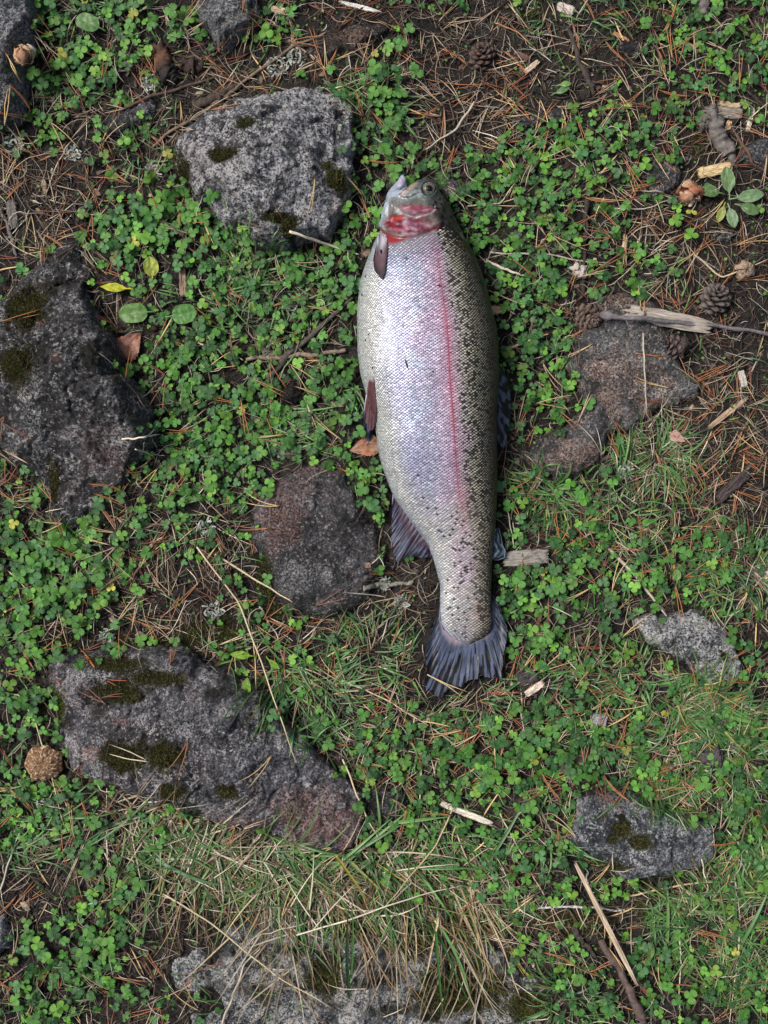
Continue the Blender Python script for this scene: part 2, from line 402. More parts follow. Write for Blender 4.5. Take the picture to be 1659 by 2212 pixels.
# rocks: name, label, outline in plan units, height, edge radius, roughness amp, material args, moss/pink/white blobs (x,y,rx,ry,v), seed
ROCKS = [
 ('boulder', 'large pale speckled boulder above and left of the trout head', [(360,335),(375,308),(398,262),(440,238),(480,222),(515,205),(560,200),(595,190),(640,176),(665,187),(720,195),(745,200),(768,235),(765,300),(765,370),(752,420),(745,455),(722,480),(710,508),(660,512),(620,542),(555,532),(525,505),(480,490),(455,455),(440,430),(410,418),(385,375)],
  .075, .042, .0042, dict(dark=(.026,.026,.029), mid=(.085,.085,.09), light=(.60,.59,.61), speck=1.25, lich=.6, pinkf=.10, grain=330),
  dict(moss=[(722,372,28,24,1),(480,326,34,16,1),(600,462,48,13,1),(620,485,18,22,.9),(528,262,26,12,.8),(705,345,14,12,.9),(470,400,26,30,.5),(385,370,20,40,.9),(575,222,16,8,.7),(690,315,14,12,.7)], white=[(640,250,60,50,.35),(600,400,110,70,.3),(450,350,60,40,.3)], pink=[(430,340,70,50,.25),(740,430,30,40,.4)]), 1),
 ('boulder', 'dark charcoal boulder cut by the left edge of the photo', [(60,560),(100,520),(150,508),(165,545),(187,585),(180,605),(200,665),(215,690),(250,730),(262,800),(300,840),(320,880),(326,950),(290,1000),(260,1040),(210,1080),(180,1120),(150,1146),(105,1142),(90,1080),(60,1020),(20,1000),(-30,960),(-70,800),(-60,680),(0,640),(30,600)],
  .085, .06, .0045, dict(dark=(.018,.017,.018), mid=(.060,.056,.058), light=(.46,.46,.47), speck=.6, lich=.42, pinkf=.12, grain=360),
  dict(moss=[(40,655,48,55,1),(85,600,40,20,.7),(30,790,45,45,.9),(95,760,22,30,.7),(190,760,22,50,.7),(85,1040,14,50,.8),(215,690,20,14,.8)], white=[(240,930,40,40,.4),(50,920,30,60,.4)], pink=[(210,960,60,60,.3),(76,690,10,10,1),(120,770,14,14,.5)]), 2),
 ('boulder', 'long mossy grey boulder with pink lower end at the lower left', [(80,1442),(112,1420),(150,1415),(230,1410),(300,1396),(380,1400),(440,1440),(500,1452),(560,1490),(590,1528),(622,1560),(650,1590),(690,1640),(740,1680),(780,1720),(792,1765),(785,1805),(752,1842),(710,1855),(650,1836),(560,1802),(500,1790),(420,1762),(340,1742),(260,1712),(210,1690),(150,1665),(130,1620),(113,1590),(112,1550),(98,1500)],
  .072, .045, .0038, dict(dark=(.024,.023,.026), mid=(.085,.08,.086), light=(.50,.48,.50), speck=.8, lich=.42, pinkf=.16, grain=380),
  dict(moss=[(265,1640,60,34,1),(355,1632,36,34,1),(490,1710,22,18,1),(375,1710,30,20,.9),(95,1540,22,40,.9),(250,1500,60,26,.8),(200,1530,40,40,.6),(330,1470,70,18,.8),(470,1500,40,18,.7),(230,1440,80,20,.75)], white=[(303,1520,18,14,.9),(200,1670,14,30,.8),(180,1470,70,24,.4),(420,1560,90,50,.25),(560,1680,120,70,.25)], pink=[(700,1805,90,50,1),(650,1755,90,40,.7),(180,1640,30,16,.7),(505,1790,50,12,.8),(245,1565,20,10,.6),(600,1790,60,20,.5)]), 3),
 ('half_buried_stone', 'round half-buried grey stone left of the anal fin', [(545,1100),(590,1040),(640,1005),(680,998),(730,1010),(762,1050),(790,1110),(818,1150),(822,1200),(826,1240),(800,1290),(745,1330),(690,1336),(640,1322),(600,1290),(560,1230),(538,1160)],
  .026, .05, .0025, dict(dark=(.022,.021,.023), mid=(.07,.066,.068), light=(.38,.36,.36), speck=.55, lich=.05, pinkf=.14, grain=430),
  dict(moss=[(560,1270,20,50,.7),(700,1285,30,18,.5)], white=[(640,1240,60,40,.3)], pink=[(610,1110,50,70,.55),(670,1010,60,20,.4),(620,1150,20,14,.6)]), 4),
 ('flat_slab', 'flat dark grey slab mottled pink under the wooden plank on the right', [(1300,690),(1285,650),(1350,626),(1400,640),(1440,668),(1442,700),(1447,740),(1490,800),(1512,850),(1470,870),(1430,880),(1390,900),(1350,930),(1322,940),(1300,980),(1290,1002),(1260,1032),(1220,1042),(1180,1022),(1140,1008),(1118,990),(1145,960),(1180,935),(1230,910),(1272,870),(1252,830),(1228,790),(1240,740),(1265,700)],
  .016, .022, .0016, dict(dark=(.04,.04,.042), mid=(.105,.10,.10), light=(.50,.43,.38), pink=(.44,.27,.20), speck=.45, lich=.05, pinkf=.34, grain=430),
  dict(moss=[(1300,700,18,18,.6)], white=[(1300,755,24,36,.35),(1455,850,60,14,.5)], pink=[(1290,800,26,30,.8),(1320,850,30,40,.7),(1250,980,60,34,.7),(1180,1000,50,20,.7),(1440,860,70,18,.7),(1330,650,50,18,.6),(1380,810,60,40,.35)]), 5),
 ('stone', 'small white-flecked grey stone right of the trout tail near the edge', [(1370,1335),(1420,1325),(1480,1322),(1520,1326),(1562,1345),(1592,1395),(1606,1440),(1592,1478),(1545,1497),(1512,1482),(1488,1440),(1440,1412),(1392,1380)],
  .026, .026, .003, dict(dark=(.035,.036,.038), mid=(.10,.10,.105), light=(.66,.66,.66), speck=1.2, lich=.75, pinkf=.0, grain=400),
  dict(moss=[(1568,1420,9,9,1),(1430,1350,26,14,.5)], white=[(1500,1370,50,40,.5),(1560,1420,40,50,.45)]), 6),
 ('stone', 'triangular blue-grey stone with white streak at the lower right', [(1236,1782),(1258,1732),(1330,1712),(1400,1725),(1450,1752),(1540,1778),(1556,1812),(1552,1866),(1500,1882),(1425,1898),(1372,1912),(1312,1885),(1250,1860),(1230,1822)],
  .045, .032, .0034, dict(dark=(.03,.033,.038), mid=(.085,.09,.10), light=(.55,.57,.60), speck=.9, lich=.35, pinkf=.0, grain=420),
  dict(moss=[(1345,1795,24,18,1),(1325,1815,16,10,.9),(1385,1820,26,18,.9),(1270,1880,60,16,.8),(1330,1880,30,12,.8)], white=[(1450,1850,90,22,.6),(1400,1880,30,16,.7),(1360,1745,60,18,.5),(1480,1790,50,18,.45)]), 7),
 ('stone', 'grey lichened stone in the top left corner', [(-60,-60),(72,-60),(76,30),(82,80),(62,110),(52,150),(46,200),(46,240),(20,276),(-60,272)],
  .06, .04, .004, dict(dark=(.03,.03,.033), mid=(.10,.10,.106), light=(.56,.57,.6), speck=.7, lich=.45, pinkf=.0, grain=380),
  dict(moss=[(60,60,12,70,.7)], white=[(20,40,50,50,.5),(15,150,30,60,.4)]), 8),
 ('stone', 'grey pointed stone at the top edge, half sunk in soil', [(428,-40),(545,-40),(560,15),(547,45),(528,66),(490,92),(462,86),(435,50),(417,20)],
  .038, .026, .0035, dict(dark=(.045,.044,.046), mid=(.17,.165,.168), light=(.5,.5,.5), speck=.6, lich=.15, pinkf=.08, grain=400),
  dict(moss=[(440,60,18,20,.5)], white=[(490,20,50,40,.35)]), 9),
 ('boulder', 'large whitish mossy boulder under dry grass at the bottom edge', [(352,2082),(400,2042),(500,1992),(600,1962),(700,1950),(800,1932),(950,1952),(1010,2000),(1080,2052),(1150,2100),(1200,2150),(1215,2330),(420,2330),(388,2185),(352,2122)],
  .030, .045, .0045, dict(dark=(.035,.036,.038), mid=(.09,.093,.097), light=(.62,.63,.64), speck=1.0, lich=.8, pinkf=.0, grain=380),
  dict(moss=[(1000,2150,110,60,1),(760,2000,90,30,.9),(700,2110,40,50,.8),(900,2040,60,40,.8),(640,2060,70,18,.7),(820,2120,70,22,.7),(560,2160,50,30,.7),(860,2190,80,16,.7),(980,2010,60,24,.8),(470,2150,30,30,.6),(470,2060,40,30,.7),(1150,2190,60,40,.9),(560,2010,60,20,.6)], white=[(900,2090,90,60,.5),(600,2150,160,60,.4),(390,2090,40,30,.6),(1060,2080,40,30,.5)]), 10),
 ('stone', 'low grey stone slab left of the pale speckled boulder', [(206,266),(250,240),(292,222),(330,204),(346,220),(336,256),(300,276),(250,292),(212,288)],
  .016, .018, .002, dict(dark=(.028,.027,.028), mid=(.09,.086,.088), light=(.4,.39,.4), speck=.5, lich=.2, pinkf=.05, grain=420), dict(white=[(320,230,20,16,.5)]), 11),
 ('stone', 'low brownish stone at the top between twigs and soil', [(652,112),(690,76),(740,56),(800,44),(852,50),(822,80),(772,100),(705,122),(668,127)],
  .015, .018, .002, dict(dark=(.02,.016,.014), mid=(.075,.06,.052), light=(.36,.33,.3), pink=(.3,.17,.11), speck=.4, lich=.1, pinkf=.2, grain=420), dict(pink=[(755,75,40,18,.7)]), 12),
 ('stone', 'small round grey stone just right of the trout eye', [(950,402),(962,388),(980,386),(994,396),(998,415),(990,430),(970,434),(955,424)],
  .020, .012, .0012, dict(dark=(.035,.03,.03), mid=(.11,.10,.10), light=(.42,.38,.36), speck=.5, lich=.2, pinkf=.1, grain=480), {}, 13),
 ('stone', 'small beige stone behind the open lower jaw of the trout', [(829,395),(836,380),(858,375),(874,382),(870,410),(846,424),(832,414)],
  .014, .012, .0012, dict(dark=(.08,.065,.05), mid=(.19,.165,.14), light=(.5,.46,.4), speck=.5, lich=.2, pinkf=.1, grain=380), {}, 14),
 ('stone', 'small dark stone touching the pink end of the long boulder', [(785,1735),(800,1708),(835,1698),(872,1712),(880,1740),(862,1768),(825,1790),(795,1782)],
  .02, .02, .002, dict(dark=(.018,.018,.019), mid=(.055,.053,.055), light=(.32,.32,.32), speck=.4, lich=.05, pinkf=.05, grain=430), {}, 15),
 ('stone', 'pale lichened stone cut by the left edge near the bottom', [(-30,1970),(8,1983),(26,2018),(22,2048),(0,2072),(-30,2080)],
  .025, .02, .003, dict(dark=(.08,.08,.085), mid=(.25,.25,.26), light=(.6,.6,.62), speck=.6, lich=.3, pinkf=.0, grain=400), {}, 16),
 ('stone', 'smooth grey stone cut by the right edge below the gnarled root', [(1596,315),(1622,300),(1700,286),(1700,372),(1622,366),(1600,345)],
  .028, .022, .002, dict(dark=(.035,.034,.036), mid=(.10,.096,.10), light=(.4,.39,.4), speck=.3, lich=.1, pinkf=.0, grain=430), {}, 17),
 ('stone', 'streaked grey stone left of the plantain rosette', [(1394,402),(1398,362),(1430,338),(1468,344),(1482,374),(1456,408),(1412,432)],
  .018, .02, .0022, dict(dark=(.028,.027,.028), mid=(.10,.097,.10), light=(.46,.45,.46), speck=.6, lich=.2, pinkf=.0, grain=430), {}, 18),
 ('stone', 'rough dark stone in bare soil right of the upper pine cone', [(1340,92),(1356,80),(1380,84),(1392,102),(1386,122),(1362,130),(1343,116)],
  .014, .014, .002, dict(dark=(.015,.013,.013), mid=(.045,.04,.04), light=(.26,.25,.25), speck=.3, lich=.05, pinkf=.0, grain=430), {}, 19),
 ('soil_clod', 'round black soil clod left of the paired pelvic fins', [(600,840),(612,824),(636,820),(655,834),(656,858),(640,876),(616,876),(602,862)],
  .014, .014, .0025, dict(dark=(.008,.007,.006), mid=(.02,.016,.013), light=(.06,.05,.045), speck=.2, lich=0, pinkf=.0, grain=430), {}, 20),
 ('stone', 'small grey stone right of the root beside the soil patch', [(1105,262),(1120,246),(1150,240),(1190,236),(1225,226),(1234,240),(1215,256),(1180,262),(1150,272),(1120,276)],
  .012, .012, .0016, dict(dark=(.03,.028,.027), mid=(.10,.095,.09), light=(.36,.35,.34), speck=.3, lich=.05, pinkf=.0, grain=300), {}, 21),
 ('stone', 'small pale stone in clover right of the trout gill cover', [(1094,500),(1106,488),(1124,490),(1134,504),(1124,520),(1104,522)],
  .010, .010, .001, dict(dark=(.10,.10,.09), mid=(.2,.2,.17), light=(.45,.45,.4), speck=.4, lich=.2, pinkf=.0, grain=430), {}, 22),
 ('stone', 'knobbly white lichened stone below the plantain rosette', [(1535,500),(1550,490),(1575,488),(1590,500),(1580,516),(1552,520)],
  .012, .010, .002, dict(dark=(.04,.04,.04), mid=(.14,.14,.14), light=(.6,.6,.58), speck=.7, lich=.6, pinkf=.0, grain=400), {}, 23),
]
FISH_OUT = [(869,379),(848,403),(836,420),(830,440),(826,466),(822,486),(810,520),(800,543),(788,581),(778,619),(772,668),(771,757),(780,812),(790,847),(808,906),(815,956),(825,1005),(840,1048),(846,1110),(845,1160),(848,1195),(862,1218),(873,1202),(929,1203),(947,1239),(952,1265),(949,1317),(940,1344),(927,1377),(920,1410),(920,1477),(925,1500),(952,1504),(996,1482),(1030,1464),(1063,1462),(1081,1475),(1088,1410),(1097,1366),(1088,1337),(1079,1305),(1063,1281),(1062,1210),(1088,1205),(1091,1190),(1083,1172),(1072,1142),(1075,980),(1090,963),(1099,919),(1103,869),(1098,822),(1088,802),(1078,790),(1077,757),(1073,708),(1065,658),(1046,609),(1024,550),(1006,520),(979,464),(961,430),(947,407),(935,391),(923,385),(907,388),(878,404),(877,383)]
FISH_W = np.array([P(a, b, .03)[:2] for a, b in FISH_OUT])

class Rock: pass
rocks = []
for (nm, lab, out, H, R, amp, margs, zones, seed) in ROCKS:
    r = Rock(); r.nm, r.lab, r.H, r.R, r.amp, r.margs, r.zones, r.seed = nm, lab, H, R, amp, margs, zones, seed
    r.poly = np.array([P(a, b, H * .35)[:2] for a, b in out]); r.c = r.poly.mean(0)
    g = np.random.default_rng(seed * 7 + 1)
    ext = np.ptp(r.poly, axis=0).max()
    r.ext = ext
    r.planes = []
    for k in range(0 if seed in (5, 4, 20) else 11):
        a = g.random() * 2 * PI; sl = g.uniform(.2, 1.05)
        off = g.uniform(.05, .38) * ext
        r.planes.append((math.cos(a), math.sin(a), sl, off, g.uniform(.72, 1.0)))
    rocks.append(r)

def rock_eval(r, x, y):
    s = r.seed * 10
    k = .16 / max(r.ext, .05)
    wx = x + .0045 * noise(x * 60, y * 60, s); wy = y + .0045 * noise(x * 60, y * 60, s + 1)
    wx = wx + .0016 * noise(x * 240, y * 240, s + 7); wy = wy + .0016 * noise(x * 240, y * 240, s + 8)
    d = poly_sd(wx, wy, r.poly)
    t = np.clip(d / r.R, 0, 1)
    z = r.H * (1 - (1 - t) ** 2.4) ** (1 / 1.7)
    dx, dy = x - r.c[0], y - r.c[1]
    for ca, sa, sl, off, hh in r.planes:
        pl = r.H * hh - sl * (r.H / .06) * .6 * (dx * ca + dy * sa - off * .55)
        # soft minimum
        kk = .004
        m_ = np.minimum(z, pl); z = m_ - kk * .25 * np.maximum(kk - np.abs(z - pl), 0) ** 2 / kk ** 2
    z = np.maximum(z, r.H * .34 * (1 - (1 - t) ** 2.4) ** (1 / 1.7))
    tt = sstep(0, .35, t)
    z = z + tt * (r.amp * 1.7 * fbm(x * 26, y * 26, s + 2, 4, .5) + r.amp * .7 * np.abs(fbm(x * 90, y * 90, s + 3, 3, .6)) + r.amp * .35 * fbm(x * 230, y * 230, s + 5, 2) - r.amp * .8 * sstep(.25, .6, fbm(x * 55, y * 55, s + 4, 2)) - r.amp * .9 * sstep(.10, .0, np.abs(fbm(x * 11 + 3, y * 16, s + 6, 3))))
    z = np.where(d > 0, np.maximum(z, .0 + .15 * d), d * 3.0)
    return z - (.002 if r.seed != 10 else .006 - .006 * fbm(x * 18, y * 18, 999, 3)), d

GX0, GX1, GY0, GY1, GS = -.50, .50, -.64, .64, .002
gx = np.arange(GX0, GX1, GS); gy = np.arange(GY0, GY1, GS)
GXX, GYY = np.meshgrid(gx, gy)
HM = gh(GXX, GYY)
RID = np.full(HM.shape, -1)
RD = np.full(HM.shape, -1.0)
for i, r in enumerate(rocks):
    lo = r.poly.min(0) - .02; hi = r.poly.max(0) + .02
    m = (GXX > lo[0]) & (GXX < hi[0]) & (GYY > lo[1]) & (GYY < hi[1])
    if not m.any(): continue
    z, d = rock_eval(r, GXX[m], GYY[m])
    cur = HM[m]; idn = RID[m]; rd = RD[m]
    up = (z > cur)
    idn[up] = i; cur[up] = z[up]
    HM[m] = cur; RID[m] = idn; RD[m] = np.maximum(rd, np.where(up, d, np.minimum(d, -.003)))
def samp(A, x, y, near=False):
    fx = np.clip((np.asarray(x) - GX0) / GS, 0, A.shape[1] - 1.001); fy = np.clip((np.asarray(y) - GY0) / GS, 0, A.shape[0] - 1.001)
    ix = fx.astype(int); iy = fy.astype(int)
    if near: return A[iy, ix]
    u = fx - ix; v = fy - iy
    return A[iy, ix] * (1 - u) * (1 - v) + A[iy, ix + 1] * u * (1 - v) + A[iy + 1, ix] * (1 - u) * v + A[iy + 1, ix + 1] * u * v
FD = poly_sd(GXX, GYY, FISH_W)
surf = lambda x, y: samp(HM, x, y)

def build_ground():
    def axis(lo, hi, step):
        core = np.arange(lo, hi + step, step)
        out = []; s_ = step; p = core[-1]
        while p < 60: s_ *= 1.45; p += s_; out.append(p)
        out = np.array(out)
        return np.concatenate([-(out[::-1]) - (core[-1] + core[0]) * 0 , core, out])
    xs = axis(-.44, .44, .0026); ys = axis(-.57, .57, .0026)
    X, Y = np.meshgrid(xs, ys)
    Z = gh(X, Y)
    nx, ny = len(xs), len(ys)
    V = np.stack([X, Y, Z], -1).reshape(-1, 3)
    i = np.arange(nx - 1)[None, :] + np.arange(ny - 1)[:, None] * nx
    F = np.stack([i, i + 1, i + 1 + nx, i + nx], -1).reshape(-1, 4)
    o = link('ground', mesh_np('ground', V, F, soil_mat()))
    tag(o, 'dark damp soil under the clover and litter', kind='structure')
build_ground()

moss_mat = attr_mat('moss_green', rough=.85, spec=.2, var=.3, nscale=500)
def moss_tufts(cx, cy, n, origin, pal, hgt=.004, seed=0):
    """little spiky moss shoots at world points cx, cy"""
    g = np.random.default_rng(seed)
    z = surf(cx, cy)
    a = g.random(n) * 2 * PI; ln = g.uniform(.5, 1.2, n) * hgt
    K = 3
    t = np.linspace(0, 1, K)[None, :]
    path = np.stack([cx[:, None] + np.cos(a)[:, None] * ln[:, None] * t * .6, cy[:, None] + np.sin(a)[:, None] * ln[:, None] * t * .6,
                     z[:, None] - .001 + ln[:, None] * (t * .9)], -1)
    path -= np.array(origin)[None, None]
    w = (g.uniform(.5, 1, n)[:, None] * .0011) * np.array([1.0, .8, .15])[None]
    pal = np.asarray(pal)
    C = pal[g.integers(0, len(pal), n)] * g.uniform(.7, 1.3, (n, 1))
    return ribbons(path, w, roll=g.uniform(-.5, .5, n), fold=.2, C=C)

MOSS_DARK = [(.045, .044, .014), (.07, .078, .02), (.025, .022, .012), (.08, .06, .022), (.10, .11, .03)]
MOSS_GREEN = [(.07, .095, .015), (.11, .14, .02), (.05, .06, .015), (.15, .17, .03)]
for r in rocks:
    lo = r.poly.min(0) - .010; hi = r.poly.max(0) + .010
    lo = np.maximum(lo, [-.47, -.60]); hi = np.minimum(hi, [.47, .60])
    st = .0013 if r.ext > .09 else .0009
    xs = np.arange(lo[0], hi[0], st); ys = np.arange(lo[1], hi[1], st)
    X, Y = np.meshgrid(xs, ys)
    Z, D_ = rock_eval(r, X, Y)
    nx, ny = X.shape[1], X.shape[0]
    keep = (D_ > -.007)
    Z = np.maximum(Z, -.02)
    cx, cy = r.c
    i = np.arange(nx - 1)[None, :] + np.arange(ny - 1)[:, None] * nx
    k4 = keep[:-1, :-1] & keep[1:, :-1] & keep[:-1, 1:] & keep[1:, 1:]
    Fq = np.stack([i, i + 1, i + 1 + nx, i + nx], -1)[k4]
    # close the underside
    from collections import Counter
    used = np.unique(Fq); rem = np.full(nx * ny, -1); rem[used] = np.arange(len(used))
    V = np.stack([X - cx, Y - cy, Z], -1).reshape(-1, 3)[used]
    Fq = rem[Fq]
    nv = len(V)
    E = np.concatenate([Fq[:, [0, 1]], Fq[:, [1, 2]], Fq[:, [2, 3]], Fq[:, [3, 0]]])
    key = np.sort(E, 1); kk = key[:, 0].astype(np.int64) * nv + key[:, 1]
    u_, idx_, cnt = np.unique(kk, return_index=True, return_counts=True)
    be = E[idx_[cnt == 1]]
    bv = np.unique(be); low = np.full(nv, -1); low[bv] = nv + np.arange(len(bv))
    Vl = V[bv].copy(); Vl[:, 2] = -.03
    cidx = nv + len(bv)
    V2 = np.concatenate([V, Vl, [[V[:, 0].mean(), V[:, 1].mean(), -.032]]])
    side = np.stack([be[:, 1], be[:, 0], low[be[:, 0]], low[be[:, 1]]], -1)
    bot = np.stack([low[be[:, 1]], low[be[:, 0]], np.full(len(be), cidx)], -1)
    # zones into vertex colour: r moss, g pink, b white
    wx, wy = V2[:, 0] + cx, V2[:, 1] + cy
    dx, dy = toD(wx, wy, r.H * .8)
    Z3 = np.zeros((len(V2), 3))
    for ch, kname in enumerate(('moss', 'pink', 'white')):
        for (bx, by, rx, ry, v) in r.zones.get(kname, []):
            q = ((dx - bx) / rx) ** 2 + ((dy - by) / ry) ** 2
            q = q * (1 + .9 * fbm(wx * 60, wy * 60, r.seed + 60, 3))
            Z3[:, ch] = np.maximum(Z3[:, ch], v * (1 - sstep(.1, 1.6, q)))
    me = mesh_np(r.nm, V2, [Fq, side, bot], rock_mat(r.nm + '_mineral', **r.margs), colr=Z3)
    o = link(r.nm, me, loc=(cx, cy, 0))
    tag(o, r.lab, 'clod' if 'clod' in r.nm else ('boulder' if r.nm == 'boulder' else 'stone'))
    r.obj = o
    # moss tufts as real geometry
    mp = []
    for (bx, by, rx, ry, v) in r.zones.get('moss', []):
        if v < .75: continue
        n = int(rx * ry * 1.5)
        g = np.random.default_rng(int(bx + by))
        a = g.random(n) * 2 * PI; q = np.sqrt(g.random(n)) * g.uniform(.5, 1.35, n) * (1 + .35 * noise(a * 1.6, a * 0, int(bx)))
        x, y = PA(bx + rx * q * np.cos(a), by + ry * q * np.sin(a), r.H * .8)
        ok = samp(RID, x, y, True) == rocks.index(r)
        x, y = x[ok], y[ok]
        if len(x) > 10: mp.append(moss_tufts(x, y, len(x), (cx, cy, 0), MOSS_GREEN if (r.seed == 3 and bx < 120) else (MOSS_DARK if r.seed != 10 else MOSS_DARK + MOSS_GREEN[:1]), .0035, int(bx)))
    if mp:
        V, F, C = join(mp)
        tag(link('moss', mesh_np('moss', V, F, moss_mat, C), o), 'dark olive moss cushions', kind='stuff')

exec_after = []
# ------------------------------------------------------------------ the trout
trout = link('rainbow_trout', None)
trout.location = P(930, 900, 0)
tag(trout, 'dead silvery trout with pink side stripe lying on its side, head towards the top', 'fish')
TLOC = np.array(trout.location)

yk_ = [419, 440, 466, 498, 520, 560, 619, 668, 757, 812, 856, 906, 956, 1005, 1048, 1075, 1120, 1167, 1212, 1265, 1317, 1348, 1370, 1384, 1392]
lk_ = [837, 830, 826, 823, 810, 795, 778, 772, 771.5, 779, 792, 808, 815, 825, 840, 851, 886, 922, 938, 951.7, 950, 953, 966, 986, 1008]
ry_ = [419, 430, 464, 494, 520, 550, 575, 609, 649, 708, 757, 807, 906, 981, 1080, 1142, 1200, 1265, 1317, 1348, 1366, 1380, 1388, 1392]
rk_ = [954, 961, 979, 994, 1006, 1024, 1034, 1046, 1058, 1073, 1077, 1078, 1074, 1075, 1073, 1069, 1063, 1061, 1063, 1065, 1062, 1045, 1022, 1010]
by_ = [419, 450, 500, 560, 650, 800, 950, 1080, 1200, 1300, 1360, 1392]
bk_ = [.0165, .021, .026, .031, .035, .0365, .032, .024, .0165, .0105, .0065, .003]
_yy = np.arange(380, 1440, 1.0)
def _sm(K, Vv, s):
    a = np.interp(_yy, K, Vv); k = np.exp(-.5 * (np.arange(-3 * s, 3 * s + 1) / s) ** 2); k /= k.sum()
    return np.convolve(np.pad(a, 3 * s, mode='edge'), k, 'valid')
_fl, _fr, _fb = _sm(yk_, lk_, 5), _sm(ry_, rk_, 7), _sm(by_, bk_, 34)
_fb = np.where(_yy > 1330, np.interp(_yy, by_, bk_) * sstep(1330, 1390, _yy) + _fb * (1 - sstep(1330, 1390, _yy)), _fb)
fl = lambda y: np.interp(y, _yy, _fl)
frr = lambda y: np.interp(y, _yy, _fr)
fb = lambda y: np.interp(y, _yy, _fb)
fzc = lambda y: fb(y) + .0015 + .004 * sstep(1200, 1390, y)
def sweep(ys, l, r, b, zc, n=72, ex=2.25):
    t = np.arange(n) * 2 * PI / n
    ct, st = np.cos(t), np.sin(t)
    cx = np.sign(ct) * np.abs(ct) ** (2 / ex); cz = np.sign(st) * np.abs(st) ** (2 / ex)
    rings = []
    for i, y in enumerate(ys):
        xl, yy = PA(l[i], y, zc[i]); xr, _ = PA(r[i], y, zc[i])
        xc, a = (xl + xr) / 2, (xr - xl) / 2
        zz = zc[i] + b[i] * cz
        rings.append(np.stack([xc + a * cx, np.full(n, float(yy)), np.maximum(zz, .0015)], -1))
    V = np.concatenate(rings); m = len(ys)
    j = np.arange(n); i = np.arange(m - 1)[:, None] * n
    F = np.stack([i + j, i + (j + 1) % n, i + (j + 1) % n + n, i + j + n], -1).reshape(-1, 4)
    V = np.concatenate([V, [rings[0].mean(0)], [rings[-1].mean(0)]])
    c0 = np.stack([(j + 1) % n, j, np.full(n, m * n)], -1)
    c1 = np.stack([j + (m - 1) * n, (j + 1) % n + (m - 1) * n, np.full(n, m * n + 1)], -1)
    return V, F, np.concatenate([c0, c1])
def to_faces(V, Fq, Ft, off): return [list(f + off) for f in Fq] + [list(f + off) for f in Ft]

ys = np.concatenate([np.arange(419, 1380, 8.0), [1380, 1384, 1388, 1392]])
Lm, Rm = fl(ys), frr(ys)
V1, Q1, T1 = sweep(ys, Lm, Rm, fb(ys), fzc(ys))
# upper jaw and snout
yu = np.array([384.5, 387, 390, 394, 398, 405, 412, 419, 428])
Lu = np.interp(yu, [384.5, 387, 390, 397, 405, 412, 419, 428], [916, 909, 903, 892, 880, 872, 865, 861])
Ru = np.interp(yu, [384.5, 387, 391, 400, 407, 419, 430], [925, 930, 935, 942, 947, 954, 960])
zc0 = float(fzc(419))
bu = np.interp(yu, [384.5, 387, 390, 398, 410, 428], [.003, .006, .008, .0115, .015, .0175])
V2, Q2, T2 = sweep(yu, Lu, Ru, bu, np.full(len(yu), zc0 + .0005), 48, 2.0)
# lower jaw
yl = np.array([378.5, 381, 385, 390, 397, 404, 412, 420, 430])
Ll = np.interp(yl, [378.5, 381, 389, 403, 412, 420, 430], [867, 864.5, 859.5, 848, 841.5, 836.5, 833])
Rl = np.interp(yl, [378.5, 381, 385, 395, 404, 412, 420, 430], [872, 875, 877.5, 879.5, 878, 870, 862, 860])
bl = np.interp(yl, [378.5, 381, 390, 404, 420, 430], [.0025, .0042, .0065, .0085, .0115, .015])
V3, Q3, T3 = sweep(yl, Ll, Rl, bl, np.full(len(yl), zc0 - .0015), 40, 2.0)
allV = np.concatenate([V1, V2, V3])
fc = to_faces(V1, Q1, T1, 0) + to_faces(V2, Q2, T2, len(V1)) + to_faces(V3, Q3, T3, len(V1) + len(V2))
tmp = bpy.data.meshes.new('tmp_body'); tmp.from_pydata(allV.tolist(), [], [[int(q) for q in f] for f in fc]); tmp.update()
to = bpy.data.objects.new('tmp_body', tmp); col.objects.link(to)
md = to.modifiers.new('r', 'REMESH'); md.mode = 'VOXEL'; md.voxel_size = .00125
ms_ = to.modifiers.new('s', 'SMOOTH'); ms_.factor = .5; ms_.iterations = 3
dg = bpy.context.evaluated_depsgraph_get(); dg.update()
ev = to.evaluated_get(dg); me_e = ev.to_mesh()
nV = len(me_e.vertices)
BV = np.empty(nV * 3, np.float32); me_e.vertices.foreach_get('co', BV); BV = BV.reshape(-1, 3).astype(float)
BN = np.empty(nV * 3, np.float32); me_e.vertices.foreach_get('normal', BN); BN = BN.reshape(-1, 3).astype(float)
nl = len(me_e.loops); li = np.empty(nl, np.int32); me_e.loops.foreach_get('vertex_index', li)
BF = li.reshape(-1, 4) if nl == 4 * len(me_e.polygons) else None
ev.to_mesh_clear(); bpy.data.objects.remove(to); bpy.data.meshes.remove(tmp)

def plan(V):
    return toD(V[:, 0], V[:, 1], V[:, 2])
def seg_dist(x, y, pts):
    d = np.full(np.shape(x), 1e9)
    for (ax, ay), (bx, by) in zip(pts[:-1], pts[1:]):
        ex, ey = bx - ax, by - ay
        t = np.clip(((x - ax) * ex + (y - ay) * ey) / (ex * ex + ey * ey), 0, 1)
        d = np.minimum(d, np.hypot(x - ax - t * ex, y - ay - t * ey))
    return d
def lerp(a, b, f):
    return np.asarray(a) * (1 - f[:, None]) + np.asarray(b) * f[:, None]
GILL = np.array([(818, 482), (824, 494), (832, 503), (840, 507), (852, 511), (868, 514), (885, 512), (900, 510), (919, 502), (935, 494), (951, 487), (957, 476)])
PREO = np.array([(846, 444), (854, 450), (862, 457), (869, 462), (887, 470), (900, 471.5), (907, 470), (922, 467), (931, 462), (939, 454), (940, 444)])
gillx = np.linspace(818, 957, 60); gilly = np.interp(gillx, GILL[:, 0], GILL[:, 1])
